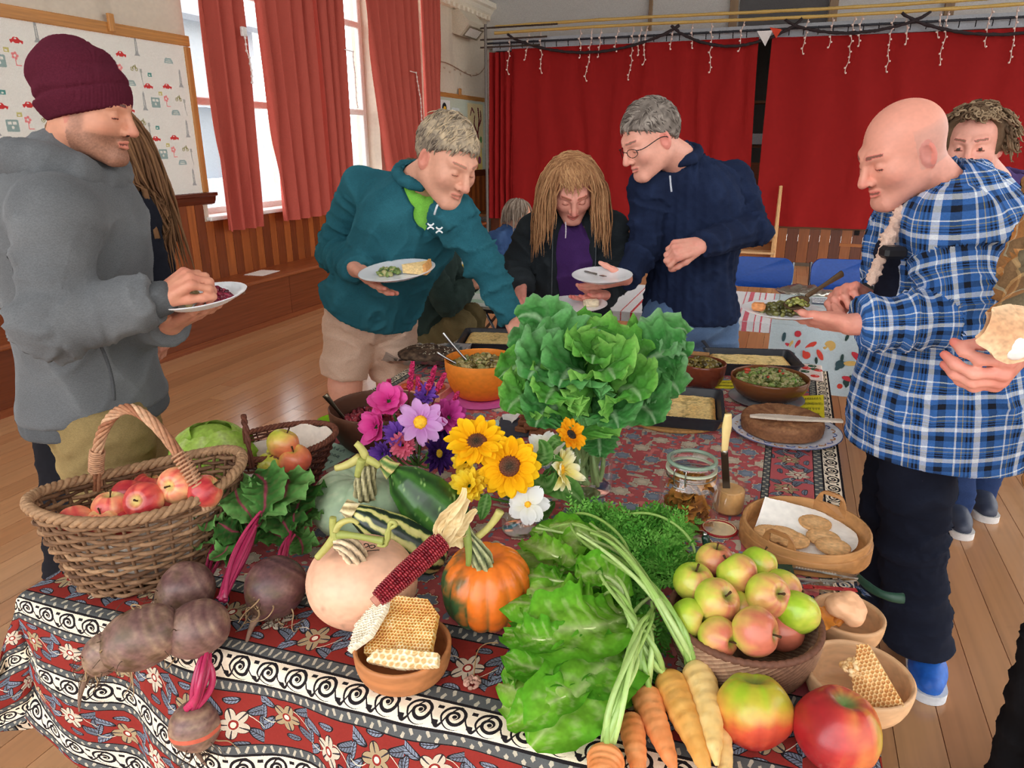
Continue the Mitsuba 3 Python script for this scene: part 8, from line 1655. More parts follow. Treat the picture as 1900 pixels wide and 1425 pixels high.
wp=sub(j['elR'], j['wrR'], .88);wd_=frame(j['wrR']-j['elR']);part(f.t, 'watch', tube([wp+.038*(wd_[:, 0]*math.cos(a_)+wd_[:, 1]*math.sin(a_))for a_ in np.linspace(0, 2*np.pi, 24, endpoint=False)], .010, 8, closed=True, flat=.5), 'satin', row((30, 32, 36)));part(f.t, 'watch__case', ball(.020, wp-AHEAD*.036-RIGHT*.01, 2, [1, .5, 1]), 'gloss', row((40, 44, 52)))
garment(f, 'undershirt_cuff', [('limb', sub(j['elR'], j['wrR'], .80), sub(j['elR'], j['wrR'], .84), .043, .043)], 'cloth', row((132, 204, 78)), h=.006, amp=.001, clips=[(sub(j['elR'], j['wrR'], .86), unit(j['wrR']-j['elR']))])
pl3=P_(738, 511, 2.44);Rp=frame([0, -.12, 1.0]-RIGHT*.05);held_plate('white plate with quiche and green salad held by the man in teal', pl3, .132, Rp)
food_lumps('green_salad', 'chopped green salad on the plate of the man in teal', 'salad', pl3-RIGHT*.03+[0, 0, .010], Rp, .042, .03, .016, .008, 90, row((60, 84, 40), (110, 140, 70), (170, 160, 110)), 63)
qz=thing('quiche', 'slice of pale quiche with a brown crust on the plate of the man in teal', 'quiche');V, Fc=extrude(sg.Polygon([(0, 0), (.085, .035), (.088, 0), (.085, -.035)]), .03);part(qz, 'filling', disp((xf(V, Rp@rz(.2), pl3+RIGHT*.02-AHEAD*.01+[0, 0, .010]), Fc), .002, 60), 'earthy', row((226, 196, 140)), .5, smooth=False);V, Fc=extrude(sg.Polygon([(.084, .037), (.094, .036), (.096, 0), (.094, -.036), (.084, -.037), (.088, 0)]), .036);part(qz, 'crust', (xf(V, Rp@rz(.2), pl3+RIGHT*.02-AHEAD*.01+[0, 0, .009]), Fc), 'earthy', row((206, 150, 88)), .5, smooth=False)
# ================================================================== 4. woman with long fair hair in a black fleece
hd=P_(1062, 348, 3.06)
J=dict(head=hd, neck=P_(1062, 402, 3.18), chest=P_(1060, 470, 3.20), pelvis=P_(1062, 605, 3.25), shR=P_(992, 432, 3.18), shL=P_(1128, 432, 3.18), elR=P_(958, 498, 3.16), wrR=P_(966, 536, 3.02), elL=P_(1160, 500, 3.14), wrL=P_(1120, 548, 2.90), hipR=P_(1025, 630, 3.25), hipL=P_(1100, 630, 3.25))
for q, x in(('R', 1025), ('L', 1100)):J['kn'+q]=floor_pt(x, 3.27, .48);J['an'+q]=floor_pt(x, 3.30)
fw=-AHEAD;f=Fig('woman with long fair hair and a fringe in a black fleece over a purple top', J, fw, 1.0, 1.02, 1.0);j=f.J
R4=headR(-AHEAD*.78+RIGHT*.02+np.array([0, 0, -.62]), .04);H4=head(hd, R4, j['neck'], 1.08, .98, .95, .95, female=True)
h1=hand(j['wrR'], unit(P_(962, 575, 2.92)-j['wrR']), unit(-AHEAD*.6-RIGHT*.5), 1, [(.5, .5, .3)]*4, (.4, .2), .98, .06, fore=sub(j['elR'], j['wrR'], .6))
h2=hand(j['wrL'], unit(P_(1082, 552, 2.80)-j['wrL']), unit(RIGHT*.3-np.array([0, 0, .9])), -1, [(.0, .15, .15)]*4, (.6, .3), .98, .06, fore=sub(j['elL'], j['wrL'], .6), thumb_in=.5)
finish_body(f, [H4, h1[:3], h2[:3]], row((222, 160, 140), (214, 112, 104), (150, 104, 76), (70, 44, 38), spot=(150, 100, 90)), f.torso(-.03)+f.arm('R', -.012)+f.arm('L', -.012)+f.leg('R', -.01)+f.leg('L', -.01), h=.014)
FL=row((24, 28, 32), (40, 46, 50), (56, 62, 66))
op=[('limb', j['chest']-AHEAD*.19+[0, 0, .14], j['pelvis']-AHEAD*.22-[0, 0, .3], .098, .11)]
garment(f, 'fleece', f.torso(.026, .10)+f.arm('R', .026, True)+f.arm('L', .026, True), 'cloth', FL, .06, [(j['pelvis']-[0, 0, .17], (0, 0, -1.0))], holes=op, h=.0095, amp=.009, seed=12, freq=9, elbow=[(j['elR'], .1, .8)])
garment(f, 'purple_top', f.torso(.012, .06)[:3]+[f.torso(.008)[4]], 'cloth', row((52, 30, 74), (72, 42, 98), (90, 60, 116)), .06, [(j['pelvis']-[0, 0, .14], (0, 0, -1.0))], h=.0095, amp=.007, seed=13, holes=[('limb', j['neck']-AHEAD*.06+[0, 0, .05], j['neck']-AHEAD*.10-[0, 0, .03], .05, .02)])
part(f.t, 'zip', tube([P_(1049, 412, 2.99), P_(1050, 425, 2.985), P_(1049, 442, 2.98)], .003, 5, 8), 'satin', row((190, 180, 190)))
for s_ in(-1, 1):part(f.t, 'jacket_zip', tube([j['chest']-AHEAD*.125+RIGHT*s_*.092+[0, 0, .12-.1*k_]-AHEAD*.02*min(k_, 1)for k_ in range(5)], .003, 5, 20), 'satin', row((70, 76, 80)))
garment(f, 'trousers', [('ell', j['pelvis']-[0, 0, .05], np.array([.175, .13, .15]), f.R)]+f.leg('R', .02, low=.055)+f.leg('L', .02, low=.055), 'cloth', row((28, 28, 36), (44, 44, 52)), .05, h=.014, amp=.005, seed=14)
for q in 'RL':shoe(f, j['an'+q]*[1, 1, 0]-fw*.07, j['an'+q]*[1, 1, 0]+fw*.18, row((40, 40, 44)), row((90, 90, 92)), h=.010)
long_hair(f, hd, R4, 1.08, row((112, 76, 50), (166, 118, 80), (200, 160, 116)), 1150, .30, 5, shoulders=[(j['shL'], j['shR'], .088), (j['chest']-AHEAD*.04, j['pelvis'], .13)], r=.0031, rough=.9, curl=.25)
pl4=P_(1068, 572, 2.78);Rp=frame([0, -.05, 1.0]);held_plate('white plate with a piece of cake held low by the woman in the fleece', pl4, .125, Rp)
solo('cake_piece', 'pale piece of cake on the plate of the woman in the fleece', 'cake', disp(rbox([.06, .03, .03], .006, pl4+RIGHT*.06+[0, 0, .022], rz(.4)), .003, 50), 'earthy', row((206, 190, 160)), .5, smooth=False)
# ================================================================== 5. man in the navy cable jumper
hd=P_(1205, 258, 2.88)
J=dict(head=hd, neck=P_(1262, 300, 3.02), chest=P_(1285, 400, 3.05), pelvis=P_(1282, 560, 3.08), shR=P_(1204, 352, 2.98), shL=P_(1360, 338, 3.10), elR=P_(1196, 462, 2.98), wrR=P_(1162, 517, 2.80), elL=P_(1396, 425, 2.98), wrL=P_(1298, 455, 2.74), hipR=P_(1240, 590, 3.06), hipL=P_(1322, 590, 3.10))
for q, x in(('R', 1235), ('L', 1330)):J['kn'+q]=floor_pt(x, 3.08, .50);J['an'+q]=floor_pt(x, 3.10)
fw=unit(-RIGHT*.52-AHEAD*.85);f=Fig('man with glasses and short grey hair in a navy blue cable-knit jumper and jeans', J, fw, 1.06, 1.02, 1.05);j=f.J
R5=headR(-RIGHT*.80-AHEAD*.34+np.array([0, 0, -.42]), .0);H5=head(hd, R5, j['neck'], 1.12, .95, 1.05, 1.0, neck_r=.058)
pl5=P_(1117, 519, 2.70)
h1=hand(j['wrR'], unit(-RIGHT*.9-AHEAD*.25-np.array([0, 0, .10])), unit(np.array([0, 0, -.8])-AHEAD*.6), 1, [(-.05, .12, .1), (-.05, .12, .1), (-.05, .12, .1), (-.05, .15, .1)], (.35, .25), 1.04, .06, fore=sub(j['elR'], j['wrR'], .6), thumb_in=.65)
h2=hand(sub(j['elL'], j['wrL'], 1.0), unit(P_(1250, 466, 2.72)-j['wrL']), unit(np.array([0, 0, .75])-AHEAD*.75), -1, [(.9, 1.0, .6), (.95, 1.1, .6), (1.0, 1.1, .6), (1.0, 1.1, .6)], (.3, .3), 1.10, .04, fore=sub(j['elL'], j['wrL'], .6), thumb_in=.6)
finish_body(f, [H5, h1[:3], h2[:3]], row((222, 164, 142), (212, 120, 108), (126, 104, 88), (58, 40, 36), spot=(150, 130, 116)), f.torso(-.03)+f.arm('R', -.012)+f.arm('L', -.012)+f.leg('R', -.01)+f.leg('L', -.01), h=.014)
def cable(grp, u, w):return np.where(grp<0, .0035*np.sin(u*150)*(1+.7*np.sin(w*170+2.5*np.sign(np.sin(u*75)))), .0020*np.sin(u*150))
NV=row((14, 20, 38), (26, 36, 62), (42, 56, 86))
garment(f, 'jumper', f.torso(.020, .02)+f.arm('R', .020, True)+f.arm('L', .022, True), 'cloth', NV, .06, [(j['pelvis']-[0, 0, .075], (0, 0, -1.0))], h=.0080, amp=.007, seed=15, freq=9, elbow=[(j['elL'], .12, 1.0), (j['elR'], .1, .8)], fine=cable)
cl=[j['neck']+unit(hd-j['neck'])*.03+.082*(fw*math.cos(a_)+np.cross([0, 0, 1], fw)*math.sin(a_))+[0, 0, .015-.03*math.cos(a_)]for a_ in np.linspace(.5, 2*np.pi-.5, 16)]
garment(f, 'collar', [('limb', a_, b_, .020, .020)for a_, b_ in zip(cl[:-1], cl[1:])], 'cloth', NV, .015, h=.007, amp=.002, seed=16)
part(f.t, 'zip', tube([P_(1243, 326, 2.86), P_(1244, 340, 2.855), P_(1246, 356, 2.85)], .004, 5, 8), 'satin', row((170, 176, 186)))
garment(f, 'jeans', [('ell', j['pelvis']-[0, 0, .05], np.array([.185, .14, .15]), f.R)]+f.leg('R', .024, low=.06)+f.leg('L', .024, low=.06), 'cloth', row((58, 80, 112), (88, 112, 146), (118, 142, 172)), .04, h=.011, amp=.006, seed=17)
for q in 'RL':shoe(f, j['an'+q]*[1, 1, 0]-fw*.08, j['an'+q]*[1, 1, 0]+fw*.21, row((60, 50, 44)), row((120, 110, 100)), h=.010)
short_hair(f, hd, R5, 1.12, .95, row((70, 62, 56), (116, 106, 98), (160, 150, 140)), 6, .010, (.076, .066), .25, messy=.65)
GLS=row((40, 40, 46))
def glasses(f, hd, R, k, metal=True):
 for s_ in(-1, 1):
  part(f.t, 'glasses_rim', tube(xf(np.array([[s_*.033+.021*math.cos(a_), .101-.012*abs(math.cos(a_))*(1 if s_*math.cos(a_)>0 else-.2), -.004+.0145*math.sin(a_)]for a_ in np.linspace(0, 2*np.pi, 24, endpoint=False)])*k, R, hd), .0012, 5, closed=True), 'steel', GLS)
  part(f.t, 'glasses_arm', tube(xf(np.array([[s_*.054, .092, .004], [s_*.078, .04, .006], [s_*.084, -.005, .006], [s_*.082, -.02, -.004]])*k, R, hd), .0016, 5, 14), 'steel', GLS)
 part(f.t, 'glasses_bridge', tube(xf(np.array([[-.012, .103, .0], [0, .106, .003], [.012, .103, 0]])*k, R, hd), .0012, 5, 8), 'steel', GLS)
glasses(f, hd, R5, 1.12)
Rp=frame([0, -.10, 1.0]);held_plate('empty white plate held out by the man in the navy jumper', pl5, .115, Rp)
t=thing('fork', 'fork lying on the empty white plate', 'fork');part(t, 'handle', tube([pl5-RIGHT*.06+AHEAD*.07+[0, 0, .02], pl5-RIGHT*.02+[0, 0, .02]], .004, 6, flat=.5), 'steel', row((150, 150, 150)));part(t, 'tines', rbox([.03, .018, .003], .001, pl5-RIGHT*.0-AHEAD*.02+[0, 0, .018], rz(-.8)), 'steel', row((160, 160, 160)), smooth=False)
# ================================================================== 6. bald man in the blue checked jacket
def tartan_fn(p, n, uv):
 def band(t, per):
  x=t/per;x=x-dr.floor(x)
  wht=(x<.13)|((x>.46)&(x<.50));blk=((x>.17)&(x<.21))|((x>.25)&(x<.285))|((x>.70)&(x<.86));yel=(x>.345)&(x<.365)
  return dr.select(wht, mi.Color3f(.70, .74, .78), dr.select(blk, mi.Color3f(.012, .014, .022), dr.select(yel, mi.Color3f(.42, .34, .12), mi.Color3f(.04, .125, .36))))
 a, b=band(uv.x, .080), band(uv.y, .084);tw=(uv.x+uv.y)*420;tw=tw-dr.floor(tw)
 return(a*.5+b*.5)*(0.9+.2*mikit.noise(uv.x*700, uv.y*700))
scene['blue_tartan']=pr(mikit.proc(tartan_fn), 0.95, 0.12)
hd=P_(1672, 283, 1.88)
J=dict(head=hd, neck=P_(1752, 372, 1.90), chest=P_(1765, 480, 1.92), pelvis=P_(1748, 715, 1.92), shL=P_(1768, 425, 1.74), shR=P_(1700, 415, 2.10), elL=P_(1782, 590, 1.66), wrL=P_(1575, 602, 1.70), elR=P_(1700, 560, 2.08), wrR=P_(1600, 553, 1.92), hipL=P_(1712, 770, 1.84), hipR=P_(1690, 760, 2.02), knL=PZ(1690, 985, .50), knR=PZ(1668, 960, .50), anL=PZ(1700, 1195, .10), anR=PZ(1652, 1115, .10))
J['knL']=sub(J['hipL'], J['anL'], .5)-RIGHT*.02;J['knR']=sub(J['hipR'], J['anR'], .5)-RIGHT*.03
fw=unit(-RIGHT*.98-AHEAD*.18);f=Fig('bald man in a blue, black and white checked jacket serving himself with a wooden spoon', J, fw, 1.02, 1.10, 1.34);j=f.J
R6=headR(-RIGHT*.90-AHEAD*.14+np.array([0, 0, -.40]), .0);H6=head(hd, R6, j['neck'], 1.02, 1.0, 1.05, 1.03, bald=True, stub_top=.28, stubble=.12, neck_r=.064)
pl6=P_(1452, 583, 1.84)
h1=hand(j['wrL'], unit(P_(1500, 592, 1.80)-j['wrL']), unit(np.array([0, 0, -.6])-AHEAD*.8), -1, [(.05, .2, .15), (.05, .2, .15), (.1, .2, .2), (.1, .25, .2)], (.5, .3), 1.02, .05, fore=sub(j['elL'], j['wrL'], .6), thumb_in=.6)
h2=hand(j['wrR'], unit(P_(1548, 535, 1.86)-j['wrR']), unit(np.array([0, 0, .55])-AHEAD*.3-RIGHT*.3+AHEAD*.6), 1, [(.7, .9, .6), (.8, 1.0, .6), (.9, 1.0, .6), (.9, 1.0, .6)], (.3, .25), 1.02, .04, fore=sub(j['elR'], j['wrR'], .6), thumb_in=.75)
finish_body(f, [H6, h1[:3], h2[:3]], row((220, 156, 134), (208, 112, 100), (110, 78, 66), (60, 40, 36), spot=(150, 134, 128)), f.torso(-.03)+f.arm('R', -.012)+f.arm('L', -.012)+f.leg('R', -.01)+f.leg('L', -.01), h=.013)
jb=[('ell', j['pelvis']-[0, 0, .04]-fw*.02, np.array([.205, .20, .29]), f.R), ('limb', j['pelvis']-f.R[:, 0]*.035-[0, 0, .02], j['pelvis']-f.R[:, 0]*.035-[0, 0, .26], .19, .20, None, 1), ('limb', j['pelvis']+fw*.05-[0, 0, .02], j['pelvis']+fw*.05-[0, 0, .26], .17, .18, None, 1)]
garment(f, 'checked_jacket', f.torso(.042, .10)+f.arm('R', .028, True, .93)+f.arm('L', .032, True, .93)+jb, 'blue_tartan', None, .07, [(j['pelvis']-[0, 0, .175], (0, 0, -1.0))], holes=[('limb', j['neck']+unit(hd-j['neck'])*.10, j['neck']+unit(hd-j['neck'])*.015, .085, .072)], h=.0085, amp=.010, seed=18, freq=8, uv=True, elbow=[(j['elL'], .13, 1.4)])
cl=[j['neck']+unit(hd-j['neck'])*.02+.088*(fw*math.cos(a_)+np.cross([0, 0, 1], fw)*math.sin(a_))+[0, 0, .012-.05*math.cos(a_)]for a_ in np.linspace(.4, 2*np.pi-.4, 16)]
garment(f, 'collar', [('limb', a_, b_, .024, .022)for a_, b_ in zip(cl[:-1], cl[1:])], 'blue_tartan', None, .015, h=.007, amp=.004, seed=19, uv=True)
garment(f, 'fleece_lining', [('limb', P_(1672, 385, 1.86), P_(1650, 440, 1.80), .012, .013), ('limb', P_(1650, 440, 1.80), P_(1618, 520, 1.80), .013, .013)], 'cloth', row((206, 170, 150), (222, 194, 176)), .02, h=.005, amp=.006, seed=20, freq=60)
garment(f, 'inner_shirt', [('limb', P_(1690, 385, 1.92), P_(1668, 470, 1.88), .04, .05), ('limb', P_(1668, 470, 1.88), P_(1650, 600, 1.88), .05, .05)], 'cloth', row((20, 22, 34), (34, 36, 50)), .03, h=.009, amp=.004, seed=21)
pt_=P_(1657, 468, 1.745);part(f.t, 'black_clip_box', rbox([.055, .03, .045], .008, pt_, frame(-AHEAD, RIGHT)), 'satin', row((22, 22, 26)), smooth=False)
garment(f, 'jeans', [('ell', j['pelvis']-[0, 0, .12], np.array([.14, .12, .12]), f.R)]+f.leg('R', .026, low=.072)+f.leg('L', .026, low=.072), 'cloth', row((14, 17, 28), (24, 28, 42), (36, 42, 58)), .04, h=.010, amp=.007, seed=22, clips=[(j['pelvis']-[0, 0, .03], (0, 0, 1.0)), (j['anL']*[0, 0, 1]+[0, 0, .0], (0, 0, -1.0))], elbow=[(j['knL'], .14, .8)])
SHB=row((16, 60, 140), (30, 92, 186), (60, 130, 214));fs=unit(RIGHT*-.1-AHEAD*1.0)
k1=shoe(f, PZ(1712, 1215, 0)+[0, .05, 0], PZ(1694, 1258, 0)-[0, .02, 0]+fs*.10, SHB, row((206, 210, 214)), h=.0055)
k2=shoe(f, PZ(1640, 1100, 0)+[0, .05, 0], PZ(1612, 1150, 0)+unit(-RIGHT-AHEAD)*.06, row((18, 40, 90), (26, 56, 116)), row((150, 130, 90)), h=.006)
sm=PZ(1722, 1228, .075);part(f.t, 'shoe__side_mark', tube([sm+RIGHT*.014+[0, 0, .018], sm-RIGHT*.008+[0, 0, .014], sm+RIGHT*.010, sm-RIGHT*.012-[0, 0, .012]], .004, 6, 16), 'matte', row((220, 226, 232)))
wb_=sub(j['elR'], j['wrR'], .95);wd_=frame(j['wrR']-j['elR']);part(f.t, 'watch', tube([wb_+.034*(wd_[:, 0]*math.cos(a_)+wd_[:, 1]*math.sin(a_))for a_ in np.linspace(0, 2*np.pi, 24, endpoint=False)], .011, 8, closed=True, flat=.5), 'satin', row((30, 32, 34)))
Rp=frame([0, -.02, 1.0]);held_plate('white plate of cooked vegetables held by the bald man', pl6, .105, Rp, h=.015)
food_lumps('cooked_vegetables', 'dark green cooked vegetables on the plate of the bald man', 'food', pl6-RIGHT*.0+[0, 0, .008], Rp, .058, .05, .022, .008, 150, row((36, 34, 18), (74, 72, 34), (120, 120, 60)), 64)
solo('bread_piece', 'small browned piece of bread at the left edge of the plate of the bald man', 'bread', disp(rbox([.035, .03, .02], .006, pl6-RIGHT*.065+[0, 0, .02], Rp), .002, 60), 'earthy', row((196, 130, 80)), .5, smooth=False)
sp_=thing('wooden_spoon', 'dark wooden spoon full of food in the bald man\'s hand', 'spoon');A, B=P_(1478, 562, 1.80), P_(1562, 508, 1.86);SPN=row((66, 50, 34), (100, 78, 54));dd=unit(B-A)
bw_=lathe([[0.0001, -.012], [.02, -.008], [.030, .002], [.027, .003], [.018, -.004], [0.0001, -.007]], 24);part(sp_, 'bowl', (xf(bw_[0]*[1.25, .85, 1], frame(unit(np.array([0, -.35, .9])), dd), A), bw_[1]), 'satin', SPN, .4)
part(sp_, 'handle', tube([A+dd*.034, sub(A, B, .6), B], [.007, .006, .010], 8, 14, flat=.7), 'satin', SPN, .6)
food_lumps('spoonful', 'green beans heaped in the dark wooden spoon', 'food', A+[0, 0, -.004], np.eye(3), .026, .02, .014, .006, 50, row((70, 74, 30), (130, 132, 60), (160, 160, 90)), 65)
# ================================================================== 7. curly-haired woman behind the bald man
hd=P_(1806, 270, 2.62)
J=dict(head=hd, neck=P_(1850, 350, 2.74), chest=P_(1872, 450, 2.78), pelvis=P_(1850, 660, 2.84), shR=P_(1835, 385, 2.72), shL=P_(1950, 370, 2.80), elR=P_(1830, 520, 2.74), wrR=P_(1790, 560, 2.62), elL=P_(1980, 520, 2.80), wrL=P_(1930, 580, 2.65), hipR=P_(1815, 700, 2.84), hipL=P_(1890, 700, 2.88), knR=floor_pt(1800, 2.88, .48), knL=floor_pt(1880, 2.95, .48), anR=PZ(1772, 930, .09), anL=floor_pt(1865, 3.0))
fw=unit(-RIGHT*.7-AHEAD*.7);f=Fig('woman with curly brown hair in a purple jacket standing behind the bald man', J, fw, .98, 1.0);j=f.J
R7=headR(-RIGHT*.60-AHEAD*.78+np.array([0, 0, -.12]), .0);H7=head(hd, R7, j['neck'], 1.04, .98, 1.0, 1.0, female=True, eyes='open')
hh=[hand(j['wr'+q], j['wr'+q]-j['el'+q], [0, 0, 1.0], s_, [(.4, .4, .3)]*4, k=.95, h=.006, fore=sub(j['el'+q], j['wr'+q], .6))[:3]for q, s_ in(('R', 1), ('L', -1))]
finish_body(f, [H7]+hh, row((218, 160, 140), (206, 116, 106), (120, 90, 70), (50, 34, 30), spot=(226, 222, 216)), f.torso(-.03)+f.arm('R', -.01)+f.arm('L', -.01)+f.leg('R', -.01)+f.leg('L', -.01), h=.016)
garment(f, 'jacket', f.torso(.022, .06)+f.arm('R', .022, True)+f.arm('L', .022, True), 'cloth', row((56, 42, 82), (78, 60, 108), (98, 80, 128)), .06, [(j['pelvis']-[0, 0, .12], (0, 0, -1.0))], h=.010, amp=.008, seed=23)
cl=[j['neck']+[0, 0, .0]+.085*(fw*math.cos(a_)+np.cross([0, 0, 1], fw)*math.sin(a_))+[0, 0, .01-.04*math.cos(a_)]for a_ in np.linspace(.6, 2*np.pi-.6, 14)]
garment(f, 'collar', [('limb', a_, b_, .022, .022)for a_, b_ in zip(cl[:-1], cl[1:])], 'cloth', row((70, 54, 98), (90, 72, 120)), .015, h=.008, amp=.003, seed=24)
garment(f, 'jeans', [('ell', j['pelvis']-[0, 0, .05], np.array([.17, .13, .15]), f.R)]+f.leg('R', .02, low=.055)+f.leg('L', .02, low=.055), 'cloth', row((30, 44, 78), (44, 62, 100)), .05, h=.012, amp=.006, seed=25)
for q in 'RL':shoe(f, j['an'+q]*[1, 1, 0]+AHEAD*.03, j['an'+q]*[1, 1, 0]+unit(-AHEAD-RIGHT*.3)*.20, row((52, 58, 74)), row((196, 192, 188)), h=.008)
g_=np.random.default_rng(12);out, vl=[], []
for i in range(520):
 th, z=g_.random()*6.283, -.35+1.35*g_.random();q=math.sqrt(max(1-z*z, 0));d=np.array([q*math.cos(th), q*math.sin(th), z])
 if d[1]>.32 and z<.62:continue
 p0=np.array([0, -.018, .032])+d*[.078, .10, .088];L=.045+.04*g_.random();ph=g_.random()*6.28;fr_=frame(d);dn=R7.T@np.array([0, 0, -1.0])
 s=np.linspace(0, 1, 10);P=p0+d*(L*s)[:, None]*.8+dn*(L*.55*s**1.6)[:, None]+(.011*np.minimum(1, s*3))[:, None]*(np.cos(ph+s*10)[:, None]*fr_[:, 0]+np.sin(ph+s*10)[:, None]*fr_[:, 1])
 M=tube(P, np.interp(s, [0, .5, 1], [.0042, .0045, .0015]), 5);out.append((xf(M[0]*1.04, R7, hd), M[1]));vl.append(np.full(len(M[0]), g_.random()))
cap=isosurface(lambda p:np.maximum(ellip(p, (0, -.022, .034), (.092, .112, .102)), np.maximum((p[:, 1]-.03-.5*np.clip(p[:, 2]-.06, 0, 1)), -.07-p[:, 2])), np.array([-.11, -.15, -.11]), np.array([.11, .13, .16]), .006)
part(f.t, 'hair', cat((xf(cap[0]*1.04, R7, hd), cap[1]), *out), 'matte', row((70, 52, 38), (120, 96, 72), (160, 138, 110)), np.r_[np.full(len(cap[0]), .2), np.concatenate(vl)])
# ================================================================== 8. person in brown checks at the right edge, holding bread
def brown_fn(p, n, uv):
 def band(t, per):
  x=t/per;x=x-dr.floor(x)
  return dr.select(x<.05, mi.Color3f(.50, .42, .28), dr.select(x<.30, mi.Color3f(.44, .18, .055), dr.select(x<.62, mi.Color3f(.13, .10, .06), dr.select(x<.68, mi.Color3f(.5, .3, .13), mi.Color3f(.26, .125, .05)))))
 return(band(uv.x, .13)*.5+band(uv.y, .14)*.5)*(.85+.3*mikit.noise(uv.x*500, uv.y*500))
scene['brown_check']=pr(mikit.proc(brown_fn), 0.95, 0.12)
hd=PD(2135, 60, 1.22)
J=dict(head=hd, neck=PD(2165, 250, 1.24), chest=PD(2175, 450, 1.24), pelvis=PD(2135, 880, 1.22), shR=PD(2110, 360, 1.40), shL=PD(2245, 380, 1.10), elR=PD(2070, 610, 1.36), wrR=PD(2030, 655, 1.12), elL=PD(2275, 700, 1.10), wrL=PD(2125, 720, 1.0), hipR=PD(2150, 960, 1.32), hipL=PD(2230, 980, 1.16), knR=floor_pt(2135, 1.34, .50), knL=floor_pt(2240, 1.2, .50), anR=floor_pt(2150, 1.36), anL=floor_pt(2260, 1.2))
J['shR']=PD(2020, 300, 1.36);J['elR']=PD(1955, 500, 1.28);J['wrR']=PD(1905, 640, 1.12)
fw=unit(-RIGHT*.92-AHEAD*.1);f=Fig('person in an orange-brown checked shirt at the right edge holding a folded piece of bread', J, fw, 1.0, 1.0, 1.1);j=f.J
H8=head(hd, headR(-RIGHT*.95), j['neck'], 1.0, h=.0065)
tipq=PD(1838, 688, 1.06);h1=hand(j['wrR'], unit(-RIGHT*.72-AHEAD*.52-np.array([0, 0, .38])), unit(-AHEAD*.65-np.array([0, 0, .3])+RIGHT*.55), 1, [(.85, .8, .4), (.8, .8, .4), (.75, .8, .4), (.7, .8, .4)], (.15, -.1), 1.0, .05, fore=sub(j['elR'], j['wrR'], .6), thumb_in=.55)
h2=hand(j['wrL'], j['wrL']-j['elL'], [0, 0, 1.0], -1, [(.4, .4, .3)]*4, h=.005, fore=sub(j['elL'], j['wrL'], .6))
finish_body(f, [H8, h1[:3], h2[:3]], row((218, 158, 138), (206, 112, 100), (110, 80, 60), (60, 40, 36), spot=(150, 134, 128)), f.torso(-.03)+f.arm('R', -.012)+f.arm('L', -.012)+f.leg('R', -.01)+f.leg('L', -.01), h=.016)
garment(f, 'checked_shirt', f.torso(.022, .09)+f.arm('R', .024, True, .88)+f.arm('L', .024, True, .9), 'brown_check', None, .06, [(j['pelvis']-[0, 0, .14], (0, 0, -1.0))], h=.009, amp=.010, seed=26, freq=9, uv=True, elbow=[(sub(j['elR'], j['wrR'], .5), .10, 1.0)])
garment(f, 'trousers', [('ell', j['pelvis']-[0, 0, .06], np.array([.17, .15, .15]), f.R)]+f.leg('R', .03, low=.07)+f.leg('L', .03, low=.07), 'cloth', row((20, 20, 22), (34, 34, 38)), .05, h=.012, amp=.008, seed=27)
for q in 'RL':shoe(f, j['an'+q]*[1, 1, 0]-fw*.08, j['an'+q]*[1, 1, 0]+fw*.2, row((36, 34, 34)), row((70, 68, 66)), h=.010)
short_hair(f, hd, headR(-RIGHT*.95), 1.0, 1.0, row((60, 46, 36), (90, 72, 58)), 9, .012, (.078, .062), h=.006)
bq=PD(1886, 615, 1.02);M=leafmesh([bq-RIGHT*.045+[0, 0, .012], bq-[0, 0, .0], bq+RIGHT*.055+[0, 0, .012]], .040, lambda s:.55+.5*np.sin(np.pi*s), unit(-AHEAD*.9+np.array([0, 0, .4])), 20, 11, -.5, .004, 2, 4, crumple=.003)
V, Fc=M[:2];nn=np.array(trimesh.Trimesh(V, Fc, process=False).vertex_normals);solo('flatbread', 'folded piece of pale flatbread in the hand of the person in brown checks', 'bread', (np.vstack([V+nn*.004, V-nn*.004]), np.vstack([Fc, Fc[:, ::-1]+len(V)])), 'earthy', row((176, 126, 90), (206, 162, 122), (224, 190, 152)), np.r_[M[2], M[2]])
solo('bread_filling', 'white filling at the tip of the folded flatbread', 'food', disp(ball(.017, PD(1884, 646, 1.02), 3, [1, .7, 1.1]), .004, 60), 'matte', row((226, 216, 210)), .5)
# ================================================================== 9-11. people sitting further back
def seated(label, hd, neck, chest, pelvis, shR, shL, elR, wrR, elL, wrL, knR, knL, fw, scale, topc, trc, skin, name='jacket', seed=30):
 fw=unit(fw);pelvis=np.asarray(pelvis)*[1, 1, 0]+[0, 0, .56];J=dict(head=hd, neck=neck, chest=chest, pelvis=pelvis, shR=shR, shL=shL, elR=elR, wrR=wrR, elL=elL, wrL=wrL, knR=knR, knL=knL);x=np.cross(fw, [0, 0, 1])
 J['hipR']=pelvis+x*.09;J['hipL']=pelvis-x*.09;J['anR']=np.r_[knR[:2], .085]-np.r_[fw[:2]*.05, 0];J['anL']=np.r_[knL[:2], .085]-np.r_[fw[:2]*.05, 0]
 f=Fig(label, J, fw, scale);j=f.J;ex=[]
 for q, s_ in(('R', 1), ('L', -1)):ex.append(hand(j['wr'+q], j['wr'+q]-j['el'+q], [0, 0, 1.0], s_, [(.4, .5, .3)]*4, k=.98, h=.0052, fore=sub(j['el'+q], j['wr'+q], .6))[:3])
 return f, ex
